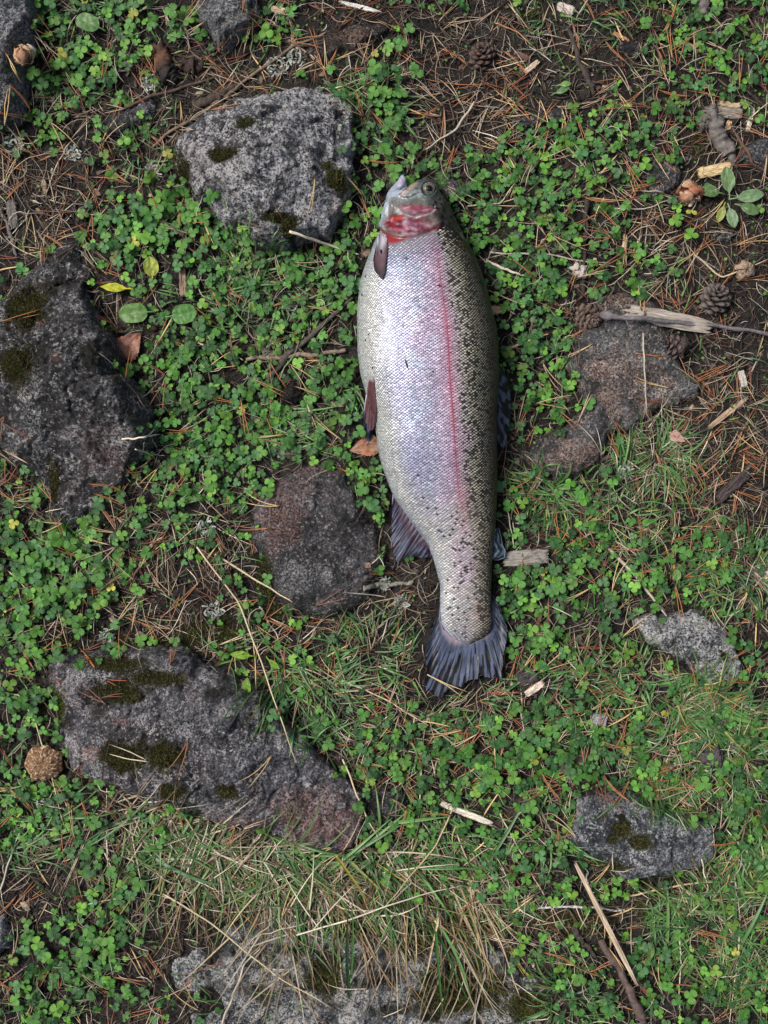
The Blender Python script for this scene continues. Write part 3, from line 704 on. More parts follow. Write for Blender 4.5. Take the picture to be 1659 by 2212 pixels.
preox = np.linspace(846, 940, 50); preoy = np.interp(preox, PREO[:, 0], PREO[:, 1])
EYE = (926.0, 407.5)
X, Y = plan(BV); top = BN[:, 2] > -.1
disp = np.zeros(nV)
gy_ = np.interp(X, gillx, gilly); m = (X > 815) & (X < 962) & (Y < 530)
inside = sstep(-1.5, 1.5, gy_ - Y) * sstep(60, 8, gy_ - Y) * sstep(962, 948, X)
disp += .0022 * inside * m
py__ = np.interp(X, preox, preoy)
disp += .0009 * sstep(-1, 1.2, py__ - Y) * sstep(26, 4, py__ - Y) * (X > 846) * (X < 945) * sstep(945, 932, X)
ed = np.hypot(X - EYE[0], Y - EYE[1])
disp += (.0012 * sstep(4, 0, np.abs(ed - 17.5)) - .0035 * sstep(16.5, 12, ed)) * (Y < 430) * top
# jaw hinge and maxilla ridge
mx = seg_dist(X, Y, [(864, 421), (880, 424), (900, 417), (912, 421)])
disp -= .0010 * sstep(2.2, .4, seg_dist(X, Y, [(846, 432), (851, 446), (848, 462), (842, 478), (841, 494)])) * top
disp += .0011 * sstep(4, 1, mx) * (Y < 440) * top
# branchiostegal folds under the jaw
fo = (X < 845) & (Y > 435) & (Y < 505)
disp += .0006 * np.sin((X - fl(np.maximum(Y, 419))) * 1.25) * fo * sstep(845, 836, X)
# head bone texture, slack belly
disp += .0011 * fbm(BV[:, 0] * 150, BV[:, 1] * 130, 71, 3) * (Y < 505) * (ed > 18)
disp += .0012 * fbm(BV[:, 0] * 22, BV[:, 1] * 14, 75, 2) * sstep(520, 600, Y) * sstep(1250, 1100, Y)
BVd = BV + BN * (disp * top)[:, None]

def lat_u(x, y):
    l, r = fl(y), frr(y)
    return np.clip((x - l) / (r - l), 0, 1)
UK = [0, .08, .18, .30, .45, .58, .66, .73, .80, .88, 1]
SC_ = np.array([(.55,.60,.62),(.74,.75,.68),(.36,.38,.52),(.42,.43,.62),(.56,.54,.70),(.62,.50,.66),(.62,.48,.58),(.58,.54,.50),(.58,.55,.41),(.38,.35,.24),(.08,.08,.055)])
SK_ = np.array([(.24,.28,.32),(.12,.14,.17),(.06,.07,.12),(.065,.065,.12),(.05,.045,.095),(.05,.03,.07),(.045,.02,.045),(.02,.017,.018),(.012,.011,.009),(.010,.010,.008),(.008,.008,.006)])
def interp3(u, K, T): return np.stack([np.interp(u, K, T[:, c]) for c in range(3)], -1)
def tail_f(y): return sstep(980, 1180, y)
LLU = .645
rs = np.random.default_rng(55)
spx = rs.uniform(800, 1075, 420); spy = rs.uniform(430, 1390, 420)
spu = lat_u(spx, spy)
ok = ((spu > .72) & (spy < 540) & (rs.random(420) < .95)) | ((spy > 1120) & (rs.random(420) < .9)) | ((spu > .7) & (rs.random(420) < .45))
hs = np.stack([rs.uniform(938, 1010, 60), rs.uniform(425, 530, 60)], -1)
hs = hs[lat_u(hs[:, 0], hs[:, 1]) > .78]
SPX = np.concatenate([spx[ok], hs[:, 0]]); SPY = np.concatenate([spy[ok], hs[:, 1]])
def spot(x, y, rad):
    d = np.full(np.shape(x), 1e9)
    for a, b in zip(SPX, SPY): d = np.minimum(d, np.hypot(x - a, (y - b) * .85))
    return d < rad
def scale_col(u, x, y, g):
    c = interp3(u, UK, SC_)
    tf = tail_f(y)
    tailc = interp3(u, [0, .1, .5, .75, .9, 1], np.array([(.40,.46,.54),(.60,.58,.58),(.60,.54,.52),(.56,.50,.40),(.42,.36,.24),(.10,.09,.06)]))
    c = c * (1 - tf[:, None]) + tailc * tf[:, None]
    n1 = fbm(x / 46, y / 60, 31, 3); n2 = fbm(x / 80, y / 110, 37, 2)
    band = (u > .12) & (u < .62)
    ir = sstep(.05, .6, n1) * band * .28
    c = lerp(c, (1, 1, 1), ir * 0) * (1 - ir[:, None]) + np.array([.38, .60, .70]) * ir[:, None]
    ir2 = sstep(.1, .7, n2) * (u > .35) * (u < .8) * .4
    c = c * (1 - ir2[:, None]) + np.array([.70, .46, .66]) * ir2[:, None]
    # creamy patch low on the belly
    cb = sstep(.2, .05, np.abs(u - .07)) * sstep(560, 640, y) * .4
    c = c * (1 - cb[:, None]) + np.array([.70, .70, .58]) * cb[:, None]
    # reddish bruise along the line behind the middle
    br = np.exp(-(((x - 1003) / 16) ** 2 + ((y - 1085) / 60) ** 2)) * .55 + np.exp(-(((x - 1033) / 14) ** 2 + ((y - 1322) / 18) ** 2)) * .5
    c = c * (1 - br[:, None]) + np.array([.50, .28, .22]) * br[:, None]
    lum = c.mean(1, keepdims=True); fsat = np.where(u < .7, .88, 1.0)[:, None]
    c = (c * fsat + lum * (1 - fsat)) * g.uniform(.55, 1.0, (len(u), 1))
    # black pigment scales over the back
    pn = fbm(x / 3.2, y / 3.6, 41, 2)
    bl = (u > .70) & (g.random(len(u)) < .20 + .25 * sstep(.0, .5, pn) * sstep(.68, .8, u))
    c[bl] = c[bl] * g.uniform(.06, .3, (bl.sum(), 1))
    fs = (g.random(len(u)) < .07 * sstep(1000, 1200, y)) & (u > .25)
    c[fs] = c[fs] * .15
    sp_ = spot(x, y, 2.4) & (u > .1)
    c[sp_] = c[sp_] * .08
    # lateral line
    st = np.interp(y, [520, 560, 640, 680, 900, 960, 1060, 1110, 1180], [.25, .5, .7, 1, 1, .7, .55, .25, 0])
    lw = LLU + .0045 * noise(y / 9, y * 0, 311) + .003 * noise(y / 3.5, y * 0, 312)
    st = st * (1 + .45 * noise(y / 5, y * 0, 313))
    ll = np.clip(np.exp(-((u - lw) / (.0085 + .004 * noise(y / 14, y * 0, 314))) ** 2) * st, 0, 1)
    c = c * (1 - ll[:, None]) + np.array([.20, .010, .018]) * ll[:, None]
    lg = np.clip(np.exp(-((u - LLU) / (.060 + .03 * noise(y / 40, y * 0, 315))) ** 2) * st * .42, 0, 1)
    c = c * (1 - lg[:, None]) + np.array([.50, .20, .30]) * lg[:, None]
    return c

u = lat_u(X, Y)
skin = interp3(u, UK, SK_)
tf = tail_f(Y)
skin = skin * (1 - tf[:, None]) + interp3(u, [0, .12, .6, .8, 1], np.array([(.26,.32,.42),(.16,.16,.18),(.13,.12,.12),(.05,.045,.035),(.01,.01,.01)])) * tf[:, None]
st = np.interp(Y, [520, 560, 640, 680, 900, 960, 1060, 1110, 1180], [.2, .5, .7, 1, 1, .7, .5, .2, 0])
ll = np.exp(-((u - LLU) / .012) ** 2) * st
skin = skin * (1 - ll[:, None]) + np.array([.20, .01, .02]) * ll[:, None]
# head colouring
def blob(c, x, y, rx, ry, colr, v=1.0, ang=0, e=.8, nz=.35):
    ca, sa = math.cos(ang), math.sin(ang)
    dx, dy = X - x, Y - y
    q = ((dx * ca + dy * sa) / rx) ** 2 + ((-dx * sa + dy * ca) / ry) ** 2
    q = q * (1 + nz * fbm(X / 6, Y / 6, 51, 2))
    f = v * (1 - sstep(1 - e, 1 + e, q))
    return c * (1 - f[:, None]) + np.array(colr) * f[:, None]
H_ = np.tile(np.array([.10, .105, .095]), (nV, 1))
H_ *= (1 + .35 * fbm(X / 5, Y / 5, 61, 3))[:, None]
H_ = blob(H_, 890, 440, 40, 18, (.10, .11, .095), .8)
H_ = blob(H_, 885, 421, 34, 8, (.20, .235, .25), .8, -.15)
H_ = blob(H_, 858, 430, 20, 26, (.16, .175, .18), .7)
jf = sstep(15, 4, X - fl(np.maximum(Y, 419))) * (Y > 395)
jf = np.maximum(jf, (Y < 425) & (X < 881 - (Y - 404).clip(0) * 1.1))
H_ = H_ * (1 - jf[:, None]) + np.array([.26, .31, .38]) * jf[:, None]
H_ = blob(H_, 868, 392, 8, 16, (.36, .32, .44), .7, .4)
H_ = blob(H_, 874, 416, 10, 4.5, (.50, .33, .30), .9, -.5)
H_ = blob(H_, 889, 404, 16, 5, (.30, .24, .20), .8, -.65)
H_ = blob(H_, 927, 392, 26, 9, (.045, .048, .055), .95, .1)
H_ = blob(H_, 965, 452, 32, 62, (.016, .018, .016), 1, -.35, .5)
H_ = blob(H_, 946, 430, 10, 20, (.045, .05, .045), .8, -.35)
H_ = blob(H_, 843, 470, 13, 30, (.14, .13, .11), .75)
H_ = blob(H_, 829, 486, 6, 16, (.20, .22, .25), .9)
H_ = blob(H_, 902, 452, 36, 11, (.19, .045, .07), .95, .12)
H_ = blob(H_, 884, 456, 18, 5, (.30, .12, .17), .7, .3)
H_ = blob(H_, 898, 488, 40, 17, (.15, .045, .075), .97, -.1)
H_ = blob(H_, 888, 486, 15, 8, (.30, .17, .24), .8, -.4)
H_ = blob(H_, 902, 478, 12, 5, (.15, .03, .05), .8)
H_ = blob(H_, 852, 484, 17, 19, (.16, .010, .016), .98, .2)
H_ = blob(H_, 860, 472, 11, 4.5, (.50, .05, .015), .95, -.35)
H_ = blob(H_, 858, 486, 6, 3, (.62, .36, .40), .8, -.3)
H_ = blob(H_, 868, 500, 20, 7, (.22, .012, .02), .85)
H_ = blob(H_, 925, 482, 16, 12, (.20, .17, .15), .6)
pr = sstep(2.0, .5, seg_dist(X, Y, PREO.tolist()))
H_ = H_ * (1 - .75 * pr[:, None]) + np.array([.52, .42, .46]) * .75 * pr[:, None]
ge = sstep(3.2, 1, seg_dist(X, Y, [tuple(q) for q in GILL - [0, 1.5]]))
H_ = H_ * (1 - .8 * ge[:, None]) + np.array([.07, .05, .06]) * .8 * ge[:, None]
so = sstep(20, 17, ed) * np.clip(.35 + .65 * ((EYE[0] - X) * .5 + (Y - EYE[1]) * .9) / 14, .15, 1)
H_ = H_ * (1 - so[:, None]) + np.array([.045, .085, .10]) * so[:, None]
mg = sstep(1.6, .4, seg_dist(X, Y, [(879, 404), (872, 412), (863, 420), (872, 427), (888, 425), (904, 417)]))
H_ = H_ * (1 - .75 * mg[:, None])
mh = sstep(1.8, .5, seg_dist(X, Y, [(846, 432), (851, 446), (848, 462), (842, 478), (841, 494)]))
H_ = H_ * (1 - .6 * mh[:, None])
hsp = spot(X, Y, 2.6) & (u > .74) & (Y < 505)
H_[hsp] *= .12
isH = sstep(1.0, -1.0, Y - (np.where(X < 957, gy_, 476 + (X - 957) * .9)))
blood = np.interp(X, [822, 836, 850, 866, 876, 900, 940, 955], [4, 26, 20, 10, 5, 2.5, 5, 3])
bd = (Y - gy_)
bf = sstep(1.0, .55, bd / blood) * (bd > -1) * (X > 820) * (X < 958) * (1 - .55 * sstep(872, 900, X) * sstep(935, 915, X))
skin = skin * (1 - sstep(50, 12, bd)[:, None] * .7) + np.array([.19, .18, .19]) * (sstep(50, 12, bd)[:, None] * .7) * (u < .7)[:, None]
skin = skin * (1 - bf[:, None]) + np.array([.19, .009, .013]) * bf[:, None]
opm = ((X - 884) / 52) ** 2 + ((Y - 482) / 30) ** 2
tt1 = 1.1 * fbm(X / 17, Y / 11, 93, 2) + .25 * (Y - 482) / 30 - .2 * (X - 884) / 40
opc = interp3(np.clip(tt1, -.8, .8), [-.8, -.25, 0, .25, .45, .8], np.array([(.05,.006,.012),(.10,.012,.022),(.20,.035,.055),(.20,.06,.10),(.27,.16,.22),(.32,.24,.30)]))
om = (1 - sstep(.7, 1.1, opm)) * sstep(-2, 1, Y - py__) * .6
H_ = H_ * (1 - om[:, None]) + opc * om[:, None]
for (bx_, by_b, brx, bry, bc_) in [(850,486,9,13,(.13,.006,.010)),(848,476,3,5,(.5,.2,.2)),(860,472,8,3,(.45,.04,.012)),(862,490,5,3,(.08,.004,.01)),(875,480,5,4,(.42,.3,.36)),(908,490,7,4,(.10,.03,.05)),(894,497,9,3,(.30,.2,.26)),(918,455,10,2.5,(.34,.18,.24)),(880,449,9,2,(.34,.3,.3)),(905,462,10,2,(.10,.02,.035)),(930,470,7,8,(.09,.09,.08)),(858,456,6,8,(.13,.13,.11)),(836,455,3,14,(.5,.56,.62)),(840,492,4,5,(.09,.03,.03))]:
    H_ = blob(H_, bx_, by_b, brx, bry, bc_, .8, rs.uniform(-.4, .4), .9, .6)
H_ = H_ * (1 + .45 * fbm(X / 2.6, Y / 2.6, 91, 3) * .7)[:, None]
BC = skin * (1 - isH[:, None]) + H_ * isH[:, None]

def fish_mat(name, metal, rough, coat, bstr, spec=.5, var=.18):
    return attr_mat(name, rough=rough, spec=spec, metal=metal, var=var, nscale=700, bumpd=.0002, bstr=bstr, coat=coat)
m_skin = fish_mat('wet_fish_skin', .0, .36, .18, .6, spec=.35, var=.35)
m_scale = fish_mat('silver_scales', .35, .42, .10, .25, var=.08)
m_fin = attr_mat('wet_fin', rough=.42, spec=.28, metal=.0, var=.25, nscale=260, bumpd=.0004, bstr=.3, stretch=(1, .25, 1), coat=.0)
link('body', mesh_np('body', BVd - TLOC, [BF], m_skin, BC), trout)

# ---- scales: lens-shaped plates laid over the flank
bvh = BVHTree.FromPolygons(BVd.tolist(), BF.tolist())
gs = np.random.default_rng(99)
RP = .00285 / S          # row pitch in plan units
rows = np.arange(500, 1394, RP * .5)
px0 = .0039
PV, PNr, PU, PX, PY, PS = [], [], [], [], [], []
tt_ = np.linspace(-PI * .06, PI * 1.06, 260)
for j, y in enumerate(rows):
    l, r_, b, zc = float(fl(y)), float(frr(y)), float(fb(y)), float(fzc(y))
    xl, yy = PA(l, y, zc); xr, _ = PA(r_, y, zc)
    xc, a = (xl + xr) / 2, (xr - xl) / 2
    ex = 2.25
    ct, st = np.cos(tt_), np.sin(tt_)
    cx = a * np.sign(ct) * np.abs(ct) ** (2 / ex); cz = b * np.sign(st) * np.abs(st) ** (2 / ex)
    arc = np.concatenate([[0], np.cumsum(np.hypot(np.diff(cx), np.diff(cz)))])
    # lateral line position
    uu = (cx / a + 1) / 2
    k0 = np.argmin(np.abs(uu - LLU) + (st < 0) * 9)
    s0 = arc[k0]
    i = np.arange(-60, 60) + (.5 if j % 2 else 0.0)
    # pitch shrinks towards belly (positive) and back (negative)
    sgn = np.sign(i); ai = np.abs(i)
    shr_b = np.where(ai < 16, ai, 16 + (ai - 16) * .66)
    shr_k = np.where(ai < 6, ai, 6 + (ai - 6) * .74)
    s = s0 + px0 * np.where(sgn > 0, shr_b, -shr_k)
    szz = np.where(sgn > 0, np.where(ai < 16, 1, .72), np.where(ai < 6, 1, .78))
    ok = (s > arc[0]) & (s < arc[-1])
    s = s[ok]; szz = szz[ok]
    t_ = np.interp(s, arc, tt_)
    ctt, stt = np.cos(t_), np.sin(t_)
    xx = xc + a * np.sign(ctt) * np.abs(ctt) ** (2 / ex); zz = zc + b * np.sign(stt) * np.abs(stt) ** (2 / ex)
    nx_ = ctt / a; nz_ = stt / b; q = np.hypot(nx_, nz_); nx_ /= q; nz_ /= q
    yy2 = yy + .0018 * np.sin((s - s0) * 22) * 1.0 + gs.normal(0, .00011, len(s))
    for k in range(len(s)):
        o_ = Vector((xx[k] + nx_[k] * .012, yy2[k], zz[k] + nz_[k] * .012))
        hit = bvh.ray_cast(o_, Vector((-nx_[k], 0, -nz_[k])), .03)
        if hit[0] is None: continue
        PV.append(hit[0]); PNr.append(hit[1]); PS.append(szz[k])
PV = np.array(PV); PNr = np.array(PNr); PS = np.array(PS)
PX, PY = plan(PV)
gyy = np.interp(PX, gillx, gilly)
gb = np.where(PX < 957, gyy, 476 + (PX - 957) * .9)
# edge of the scaled area round the tail root
tl = np.interp(PX, [951, 966, 990, 1010, 1041, 1063], [1346, 1369, 1387, 1385, 1378, 1364])
bl_ = np.interp(PX, [822, 836, 850, 866, 876, 900, 940, 958], [4, 26, 20, 10, 5, 4, 8, 4])
keep = (PY > gb + bl_ + 2 + gs.normal(0, 1.5, len(PX))) & (PY < tl + gs.normal(0, 1.0, len(PX))) & (PNr[:, 2] > -.35) & (gs.random(len(PX)) > .002)
PV, PNr, PS, PX, PY = PV[keep], PNr[keep], PS[keep], PX[keep], PY[keep]
PU = lat_u(PX, PY)
C = scale_col(PU, PX, PY, gs)
frf = sstep(70, 10, PY - gb[keep]) * (PU < .7)
C = C * (1 - .6 * frf[:, None]) + np.array([.28, .27, .30]) * .6 * frf[:, None]
PS = PS * np.interp(PU + gs.normal(0, .015, len(PU)), [0, .66, .72, .80, .90, 1], [1, 1, .92, .78, .70, .6])
PS = PS * (1 - .25 * frf) * np.interp(PY, [500, 1150, 1300, 1390], [1, 1, .95, .75])
# local frame: n, e (across), f (towards tail = -y)
n_ = PNr + gs.normal(0, .055, PNr.shape) + np.array([0, -.10, 0])
n_ /= np.linalg.norm(n_, axis=1, keepdims=True)
f_ = np.array([0, -1.0, 0]) - n_ * (-n_[:, 1:2]); f_ /= np.linalg.norm(f_, axis=1, keepdims=True)
e_ = np.cross(f_, n_)
R = np.stack([e_, f_, n_], -1)
TV = np.array([(0, .05, .30), (-.50, -.02, 0), (-.30, .27, .06), (0, .43, .10), (.30, .27, .06), (.50, -.02, 0), (.27, -.29, -.06), (0, -.42, -.10), (-.27, -.29, -.06)], float)
TV[:, 0] *= .0039 * .82; TV[:, 1] *= .00285 * .84; TV[:, 2] *= .0010
TF = np.array([(0, i, i + 1 if i < 8 else 1) for i in range(1, 9)])[:, ::-1]
V, F, Cc = stamp(TV, TF, PV + PNr * .00012 - TLOC, R, PS * gs.uniform(.92, 1.06, len(PS)), C)
# flip if the template faces down
tag(link('scales', mesh_np('scales', V, [F], m_scale, Cc), trout), 'small silvery scales, cream over the dark back', kind='stuff')

# ---- fins: rayed sheets with thickness
def resample(pts, n):
    pts = np.asarray(pts, float); d = np.concatenate([[0], np.cumsum(np.linalg.norm(np.diff(pts, axis=0), axis=1))])
    t = np.linspace(0, d[-1], n)
    return np.stack([np.interp(t, d, pts[:, k]) for k in range(pts.shape[1])], -1)
def fin(name, base, edge, zb, ze, colf, nray=16, na=140, nb=46, thick=.0007, ridge=.0006, rag=.05, parent=trout, belly=.0, label=None, seed=0, zfun=None, drape=0):
    """base/edge: polylines in plan units, matching ends; rays run from base to edge"""
    g = np.random.default_rng(seed)
    A_ = np.linspace(0, 1, na)
    B = resample(base, na); E = resample(edge, na)
    a = np.linspace(0, 1, na)
    rg = rag * (noise(a * nray * .9, a * 0 + seed, seed) + .6 * noise(a * nray * 3.1, a * 0 + 5, seed + 1))
    b = np.linspace(0, 1, nb)
    f = b[None, :] * (1 + (rg[:, None] * sstep(.4, 1, b)[None, :]) * sstep(0, .06, a)[:, None] * sstep(1, .94, a)[:, None])
    Pp = B[:, None, :] * (1 - f[..., None]) + E[:, None, :] * f[..., None]
    z = zb + (ze - zb) * f + belly * np.sin(PI * np.clip(f, 0, 1))
    if zfun is not None: z = z + zfun(a[:, None], f)
    ph = a[:, None] * nray + .15 * noise(a[:, None] * 4, b[None] * 3, seed + 3)
    z = z + ridge * (np.abs(np.cos(PI * ph)) ** .6 - .5) * sstep(0, .15, b)[None] 
    z = z + .0012 * noise(a[:, None] * 5 + 3, b[None, :] * 2.2, seed + 4)
    x_, y_ = PA(Pp[..., 0], Pp[..., 1], z)
    if drape:
        for ii in range(na):
            for jj in range(nb):
                h = bvh.ray_cast(Vector((x_[ii, jj], y_[ii, jj], .3)), Vector((0, 0, -1)), .5)
                if h[0]: z[ii, jj] = max(z[ii, jj], h[0].z + drape * (.4 + math.sin(PI * A_[ii]) * .8 + .4 * b[jj]))
        x_, y_ = PA(Pp[..., 0], Pp[..., 1], z)
    topv = np.stack([x_, y_, z], -1)
    botv = topv - np.array([0, 0, thick])
    A, Bb = np.meshgrid(a, b, indexing='ij')
    c = colf(A, f, ph, g).reshape(-1, 3)
    V = np.concatenate([topv.reshape(-1, 3), botv.reshape(-1, 3)]) - TLOC
    i = np.arange(na - 1)[:, None] * nb + np.arange(nb - 1)[None]
    q = np.stack([i, i + 1, i + 1 + nb, i + nb], -1).reshape(-1, 4)
    n0 = na * nb
    per = np.concatenate([np.arange(nb - 1), (nb - 1) + np.arange(na - 1) * nb, (na * nb - 1) - np.arange(nb - 1), ((na - 1) * nb) - np.arange(na - 1) * nb])
    pn = np.roll(per, -1)
    sidef = np.stack([per, pn, pn + n0, per + n0], -1)
    o = link(name, mesh_np(name, V, [q, q[:, ::-1] + n0, sidef], m_fin, np.concatenate([c, c])), parent)
    if label: o['label'] = label
    return o
def streaks(A, F, k1, k2, seed):
    return noise(A * k1, F * k2 + A * 1.7, seed) + .5 * noise(A * k1 * 2.7, F * k2 * 1.3, seed + 1)
BLUE = np.array([.052, .066, .105]); BLK = np.array([.005, .0055, .008]); PALE = np.array([.38, .44, .55])
def mixa(a, b, f): return np.asarray(a) * (1 - f[..., None]) + np.asarray(b) * f[..., None]

def col_tail(A, F, ph, g):
    s = streaks(A, F, 60, 1.3, 201)
    thr = np.interp(F, [0, .25, .5, 1], [.65, .32, .04, -.05])
    f = sstep(thr - .04, thr + .04, s) * sstep(.12, .3, A + .12) 
    c = mixa(BLUE, BLUE * 1.5, sstep(-.3, .6, noise(A * 7, F * 3, 210)))
    sp = sstep(.38, .5, noise(A * 16, F * 7, 212)) * (F < .6)
    c = mixa(c, BLUE * .35, sp * .7)
    c = mixa(c, BLK, f)
    c = mixa(c, np.array([.40, .30, .34]), sstep(.16, 0, F) * .5)
    ed = sstep(.03, 0, A)
    c = mixa(c, np.array([.30, .10, .16]), ed * (F > .5) * .8)
    c = mixa(c, BLK, sstep(.80, 1.0, A) * sstep(.1, .5, noise(A * 14, F * 9, 214) + .3) * .9)
    c = mixa(c, BLK, sstep(.02, .07, A) * sstep(.14, .07, A) * (F > .1) * .75)
    return c
tail = fin('tail_fin', [(949, 1312), (951, 1338), (957, 1358), (972, 1374), (990, 1382), (1010, 1381), (1030, 1378), (1048, 1371), (1060, 1350), (1064, 1318), (1063, 1284)],
    [(946, 1325), (938, 1346), (928, 1375), (921, 1408), (920, 1445), (920, 1477), (925, 1499), (940, 1504), (953, 1503), (966, 1491), (990, 1484), (1006, 1478), (1019, 1468), (1032, 1465), (1035, 1452), (1044, 1458), (1056, 1464), (1072, 1463), (1081, 1474), (1084, 1444), (1088, 1410), (1094, 1385), (1097, 1364), (1089, 1338), (1079, 1305), (1069, 1288)],
    .0105, .0125, col_tail, nray=22, na=260, nb=60, rag=.10, ridge=.0003, seed=3, zfun=lambda a, f: -.003 * np.sin(PI * np.clip(f, 0, 1)) * a)

def col_anal(A, F, ph, g):
    s = streaks(A, F, 30, .8, 221)
    thr = np.interp(F, [0, .2, .5, 1], [.8, .3, 0, -.15])
    f = sstep(thr - .05, thr + .05, -s)
    c = mixa(np.array([.05, .035, .055]), BLUE * 1.3, sstep(.3, .6, F))
    c = mixa(c, np.array([.016, .008, .016]), f * sstep(.1, .3, F))
    c = mixa(c, PALE, sstep(.12, .0, F) * .9)
    c = mixa(c, PALE, sstep(.05, .0, A) * .8)
    return c
fin('anal_fin', [(848, 1066), (858, 1078), (876, 1098), (896, 1125), (912, 1148), (924, 1168), (933, 1190)],
    [(847, 1085), (846, 1130), (845, 1165), (848, 1196), (856, 1213), (863, 1218), (870, 1208), (878, 1203), (897, 1202), (914, 1205), (924, 1203), (934, 1205)],
    .017, .009, col_anal, nray=13, na=170, nb=44, rag=.07, ridge=.0008, seed=8)
def col_dors(A, F, ph, g):
    s = streaks(A, F, 9, 2.5, 231)
    c = mixa(BLK, np.array([.07, .09, .14]), sstep(.0, .25, s) * .8)
    return mixa(c, np.array([.10, .14, .19]), sstep(.55, .95, F) * sstep(-.1, .3, s) * .9)  # bluish sheen painted into the fin colour, strongest towards the outer edge
fin('dorsal_fin', [(1072, 780), (1074, 830), (1074, 880), (1073, 925), (1072, 950)],
    [(1084, 793), (1097, 818), (1103, 860), (1102, 890), (1099, 920), (1094, 950), (1086, 975), (1076, 958)],
    .030, .017, col_dors, nray=11, na=110, nb=36, rag=.06, ridge=.0009, seed=12, belly=.004)
def col_adip(A, F, ph, g):
    s = noise(A * 5, F * 4, 241)
    c = mixa(np.array([.02, .03, .04]), np.array([.14, .19, .25]), sstep(0, .25, s))
    return mixa(c, PALE, sstep(.9, 1, F) * .6)
fin('adipose_fin', [(1066, 1143), (1065, 1165), (1063, 1185), (1061, 1205)], [(1078, 1140), (1083, 1160), (1086, 1178), (1092, 1190), (1090, 1205), (1076, 1210), (1066, 1210)],
    .020, .012, col_adip, nray=3, na=70, nb=26, rag=.02, ridge=.0002, seed=15, thick=.0016, belly=.002)
def col_pelv(A, F, ph, g):
    s = streaks(A, F, 9, 1, 251)
    c = mixa(np.array([.075, .030, .036]), np.array([.15, .075, .085]), sstep(0, .5, s) * .6)
    c = mixa(c, np.array([.05, .02, .03]), sstep(.6, 1, F) * .6)
    c = mixa(c, np.array([.55, .58, .66]), sstep(.12, .02, A) * sstep(.3, .55, F))
    return mixa(c, np.array([.5, .45, .5]), sstep(.12, 0, F) * .7)
fin('pelvic_fin', [(797, 818), (800, 814), (804, 814), (808, 820)], [(786, 880), (790, 912), (798, 930), (806, 928), (813, 910), (814, 890)],
    .043, .035, col_pelv, nray=9, na=80, nb=50, rag=.03, ridge=.0006, seed=18, drape=.0018, label='reddish brown pelvic fin with a white leading edge')
def col_pelv2(A, F, ph, g):
    s = streaks(A, F, 9, 1, 261)
    return mixa(np.array([.012, .012, .022]), np.array([.08, .09, .17]), sstep(.1, .5, s) * .8)
fin('pelvic_fin', [(788, 868), (790, 866), (796, 868), (800, 874)], [(784, 905), (787, 932), (794, 954), (801, 948), (806, 930), (808, 905)],
    .028, .012, col_pelv2, nray=8, na=60, nb=40, rag=.03, ridge=.0006, seed=21, label='dark navy pelvic fin hanging underneath')
def col_pect(A, F, ph, g):
    s = streaks(A, F, 10, 1, 271)
    c = mixa(np.array([.36, .35, .40]), np.array([.09, .05, .062]), sstep(.12, .6, F))
    c = mixa(c, np.array([.022, .014, .018]), sstep(.65, .95, F))
    c = mixa(c, c * .45, sstep(.15, .4, s) * .7)
    c = mixa(c, np.array([.5, .54, .6]), sstep(.14, .0, A) * (F < .6))
    blots = sstep(.42, .5, noise(A * 4 + 9, F * 7, 275)) * (A < .5)
    return mixa(c, BLK, blots)
fin('pectoral_fin', [(819, 500), (823, 503), (829, 505), (835, 508)], [(806, 560), (808, 582), (818, 596), (826, 602), (831, 592), (834, 570), (838, 535)],
    .031, .052, col_pect, nray=10, na=80, nb=60, rag=.03, ridge=.0006, seed=24, drape=.0022, zfun=lambda a, f: .006 * np.sin(PI * np.clip(f, 0, 1)) * 1.0 + .004 * a * f)

# ---- eye: ball with iris ring and pupil
def disc_dome(name, cx, cy, z0, rad, hgt, colf, mat, rings=14, n=48, parent=None, label=None, sx=1.0):
    rr = np.linspace(0, 1, rings + 1)[1:]; a = np.arange(n) * 2 * PI / n
    x0, y0 = PA(cx, cy, z0)
    V = [[0, 0, hgt]]; Cc = [colf(np.array([0.]), np.array([0.]))[0]]
    for r_ in rr:
        V += [[rad * r_ * math.cos(t) * sx, rad * r_ * math.sin(t), hgt * math.sqrt(max(0, 1 - r_ * r_ * .96)) - (.0015 if r_ == 1 else 0)] for t in a]
        Cc += list(colf(np.full(n, r_), a))
    F3 = np.array([(0, 1 + i, 1 + (i + 1) % n) for i in range(n)])
    F4 = np.array([(1 + k * n + i, 1 + (k + 1) * n + i, 1 + (k + 1) * n + (i + 1) % n, 1 + k * n + (i + 1) % n) for k in range(rings - 1) for i in range(n)])
    V = np.array(V) + [x0, y0, z0] - TLOC
    return link(name, mesh_np(name, V, [F3, F4], mat, np.array(Cc)), parent)
m_eye = attr_mat('glossy_eye', rough=.3, spec=.18, var=.15, nscale=900, bumpd=.0001, bstr=.1, coat=.15)
def col_eye(r_, a):
    c = np.zeros((len(r_), 3))
    c[:] = (.05, .085, .10)
    iris = (r_ < .84)
    n = noise(a * 5, r_ * 9, 301)
    c[iris] = np.array([.055, .065, .065]) * (1 + .6 * n[iris, None])
    gold = (np.abs(r_ - .55) < .035) | ((np.abs(r_ - .82) < .04) & (noise(a * 3, r_ * 0, 303) > -.15))
    c[gold] = (.20, .165, .08)
    c[(r_ > .86)] = (.02, .03, .035)
    return c
eh = bvh.ray_cast(Vector((PA(EYE[0], EYE[1], .04)[0], PA(EYE[0], EYE[1], .04)[1], .2)), Vector((0, 0, -1)), .5)
ez = eh[0].z if eh[0] else .035
eye = disc_dome('eye', EYE[0], EYE[1], ez + .0002, 14.2 * S, .0036, col_eye, m_eye, parent=trout)
eye['label'] = 'glassy eye with golden iris'
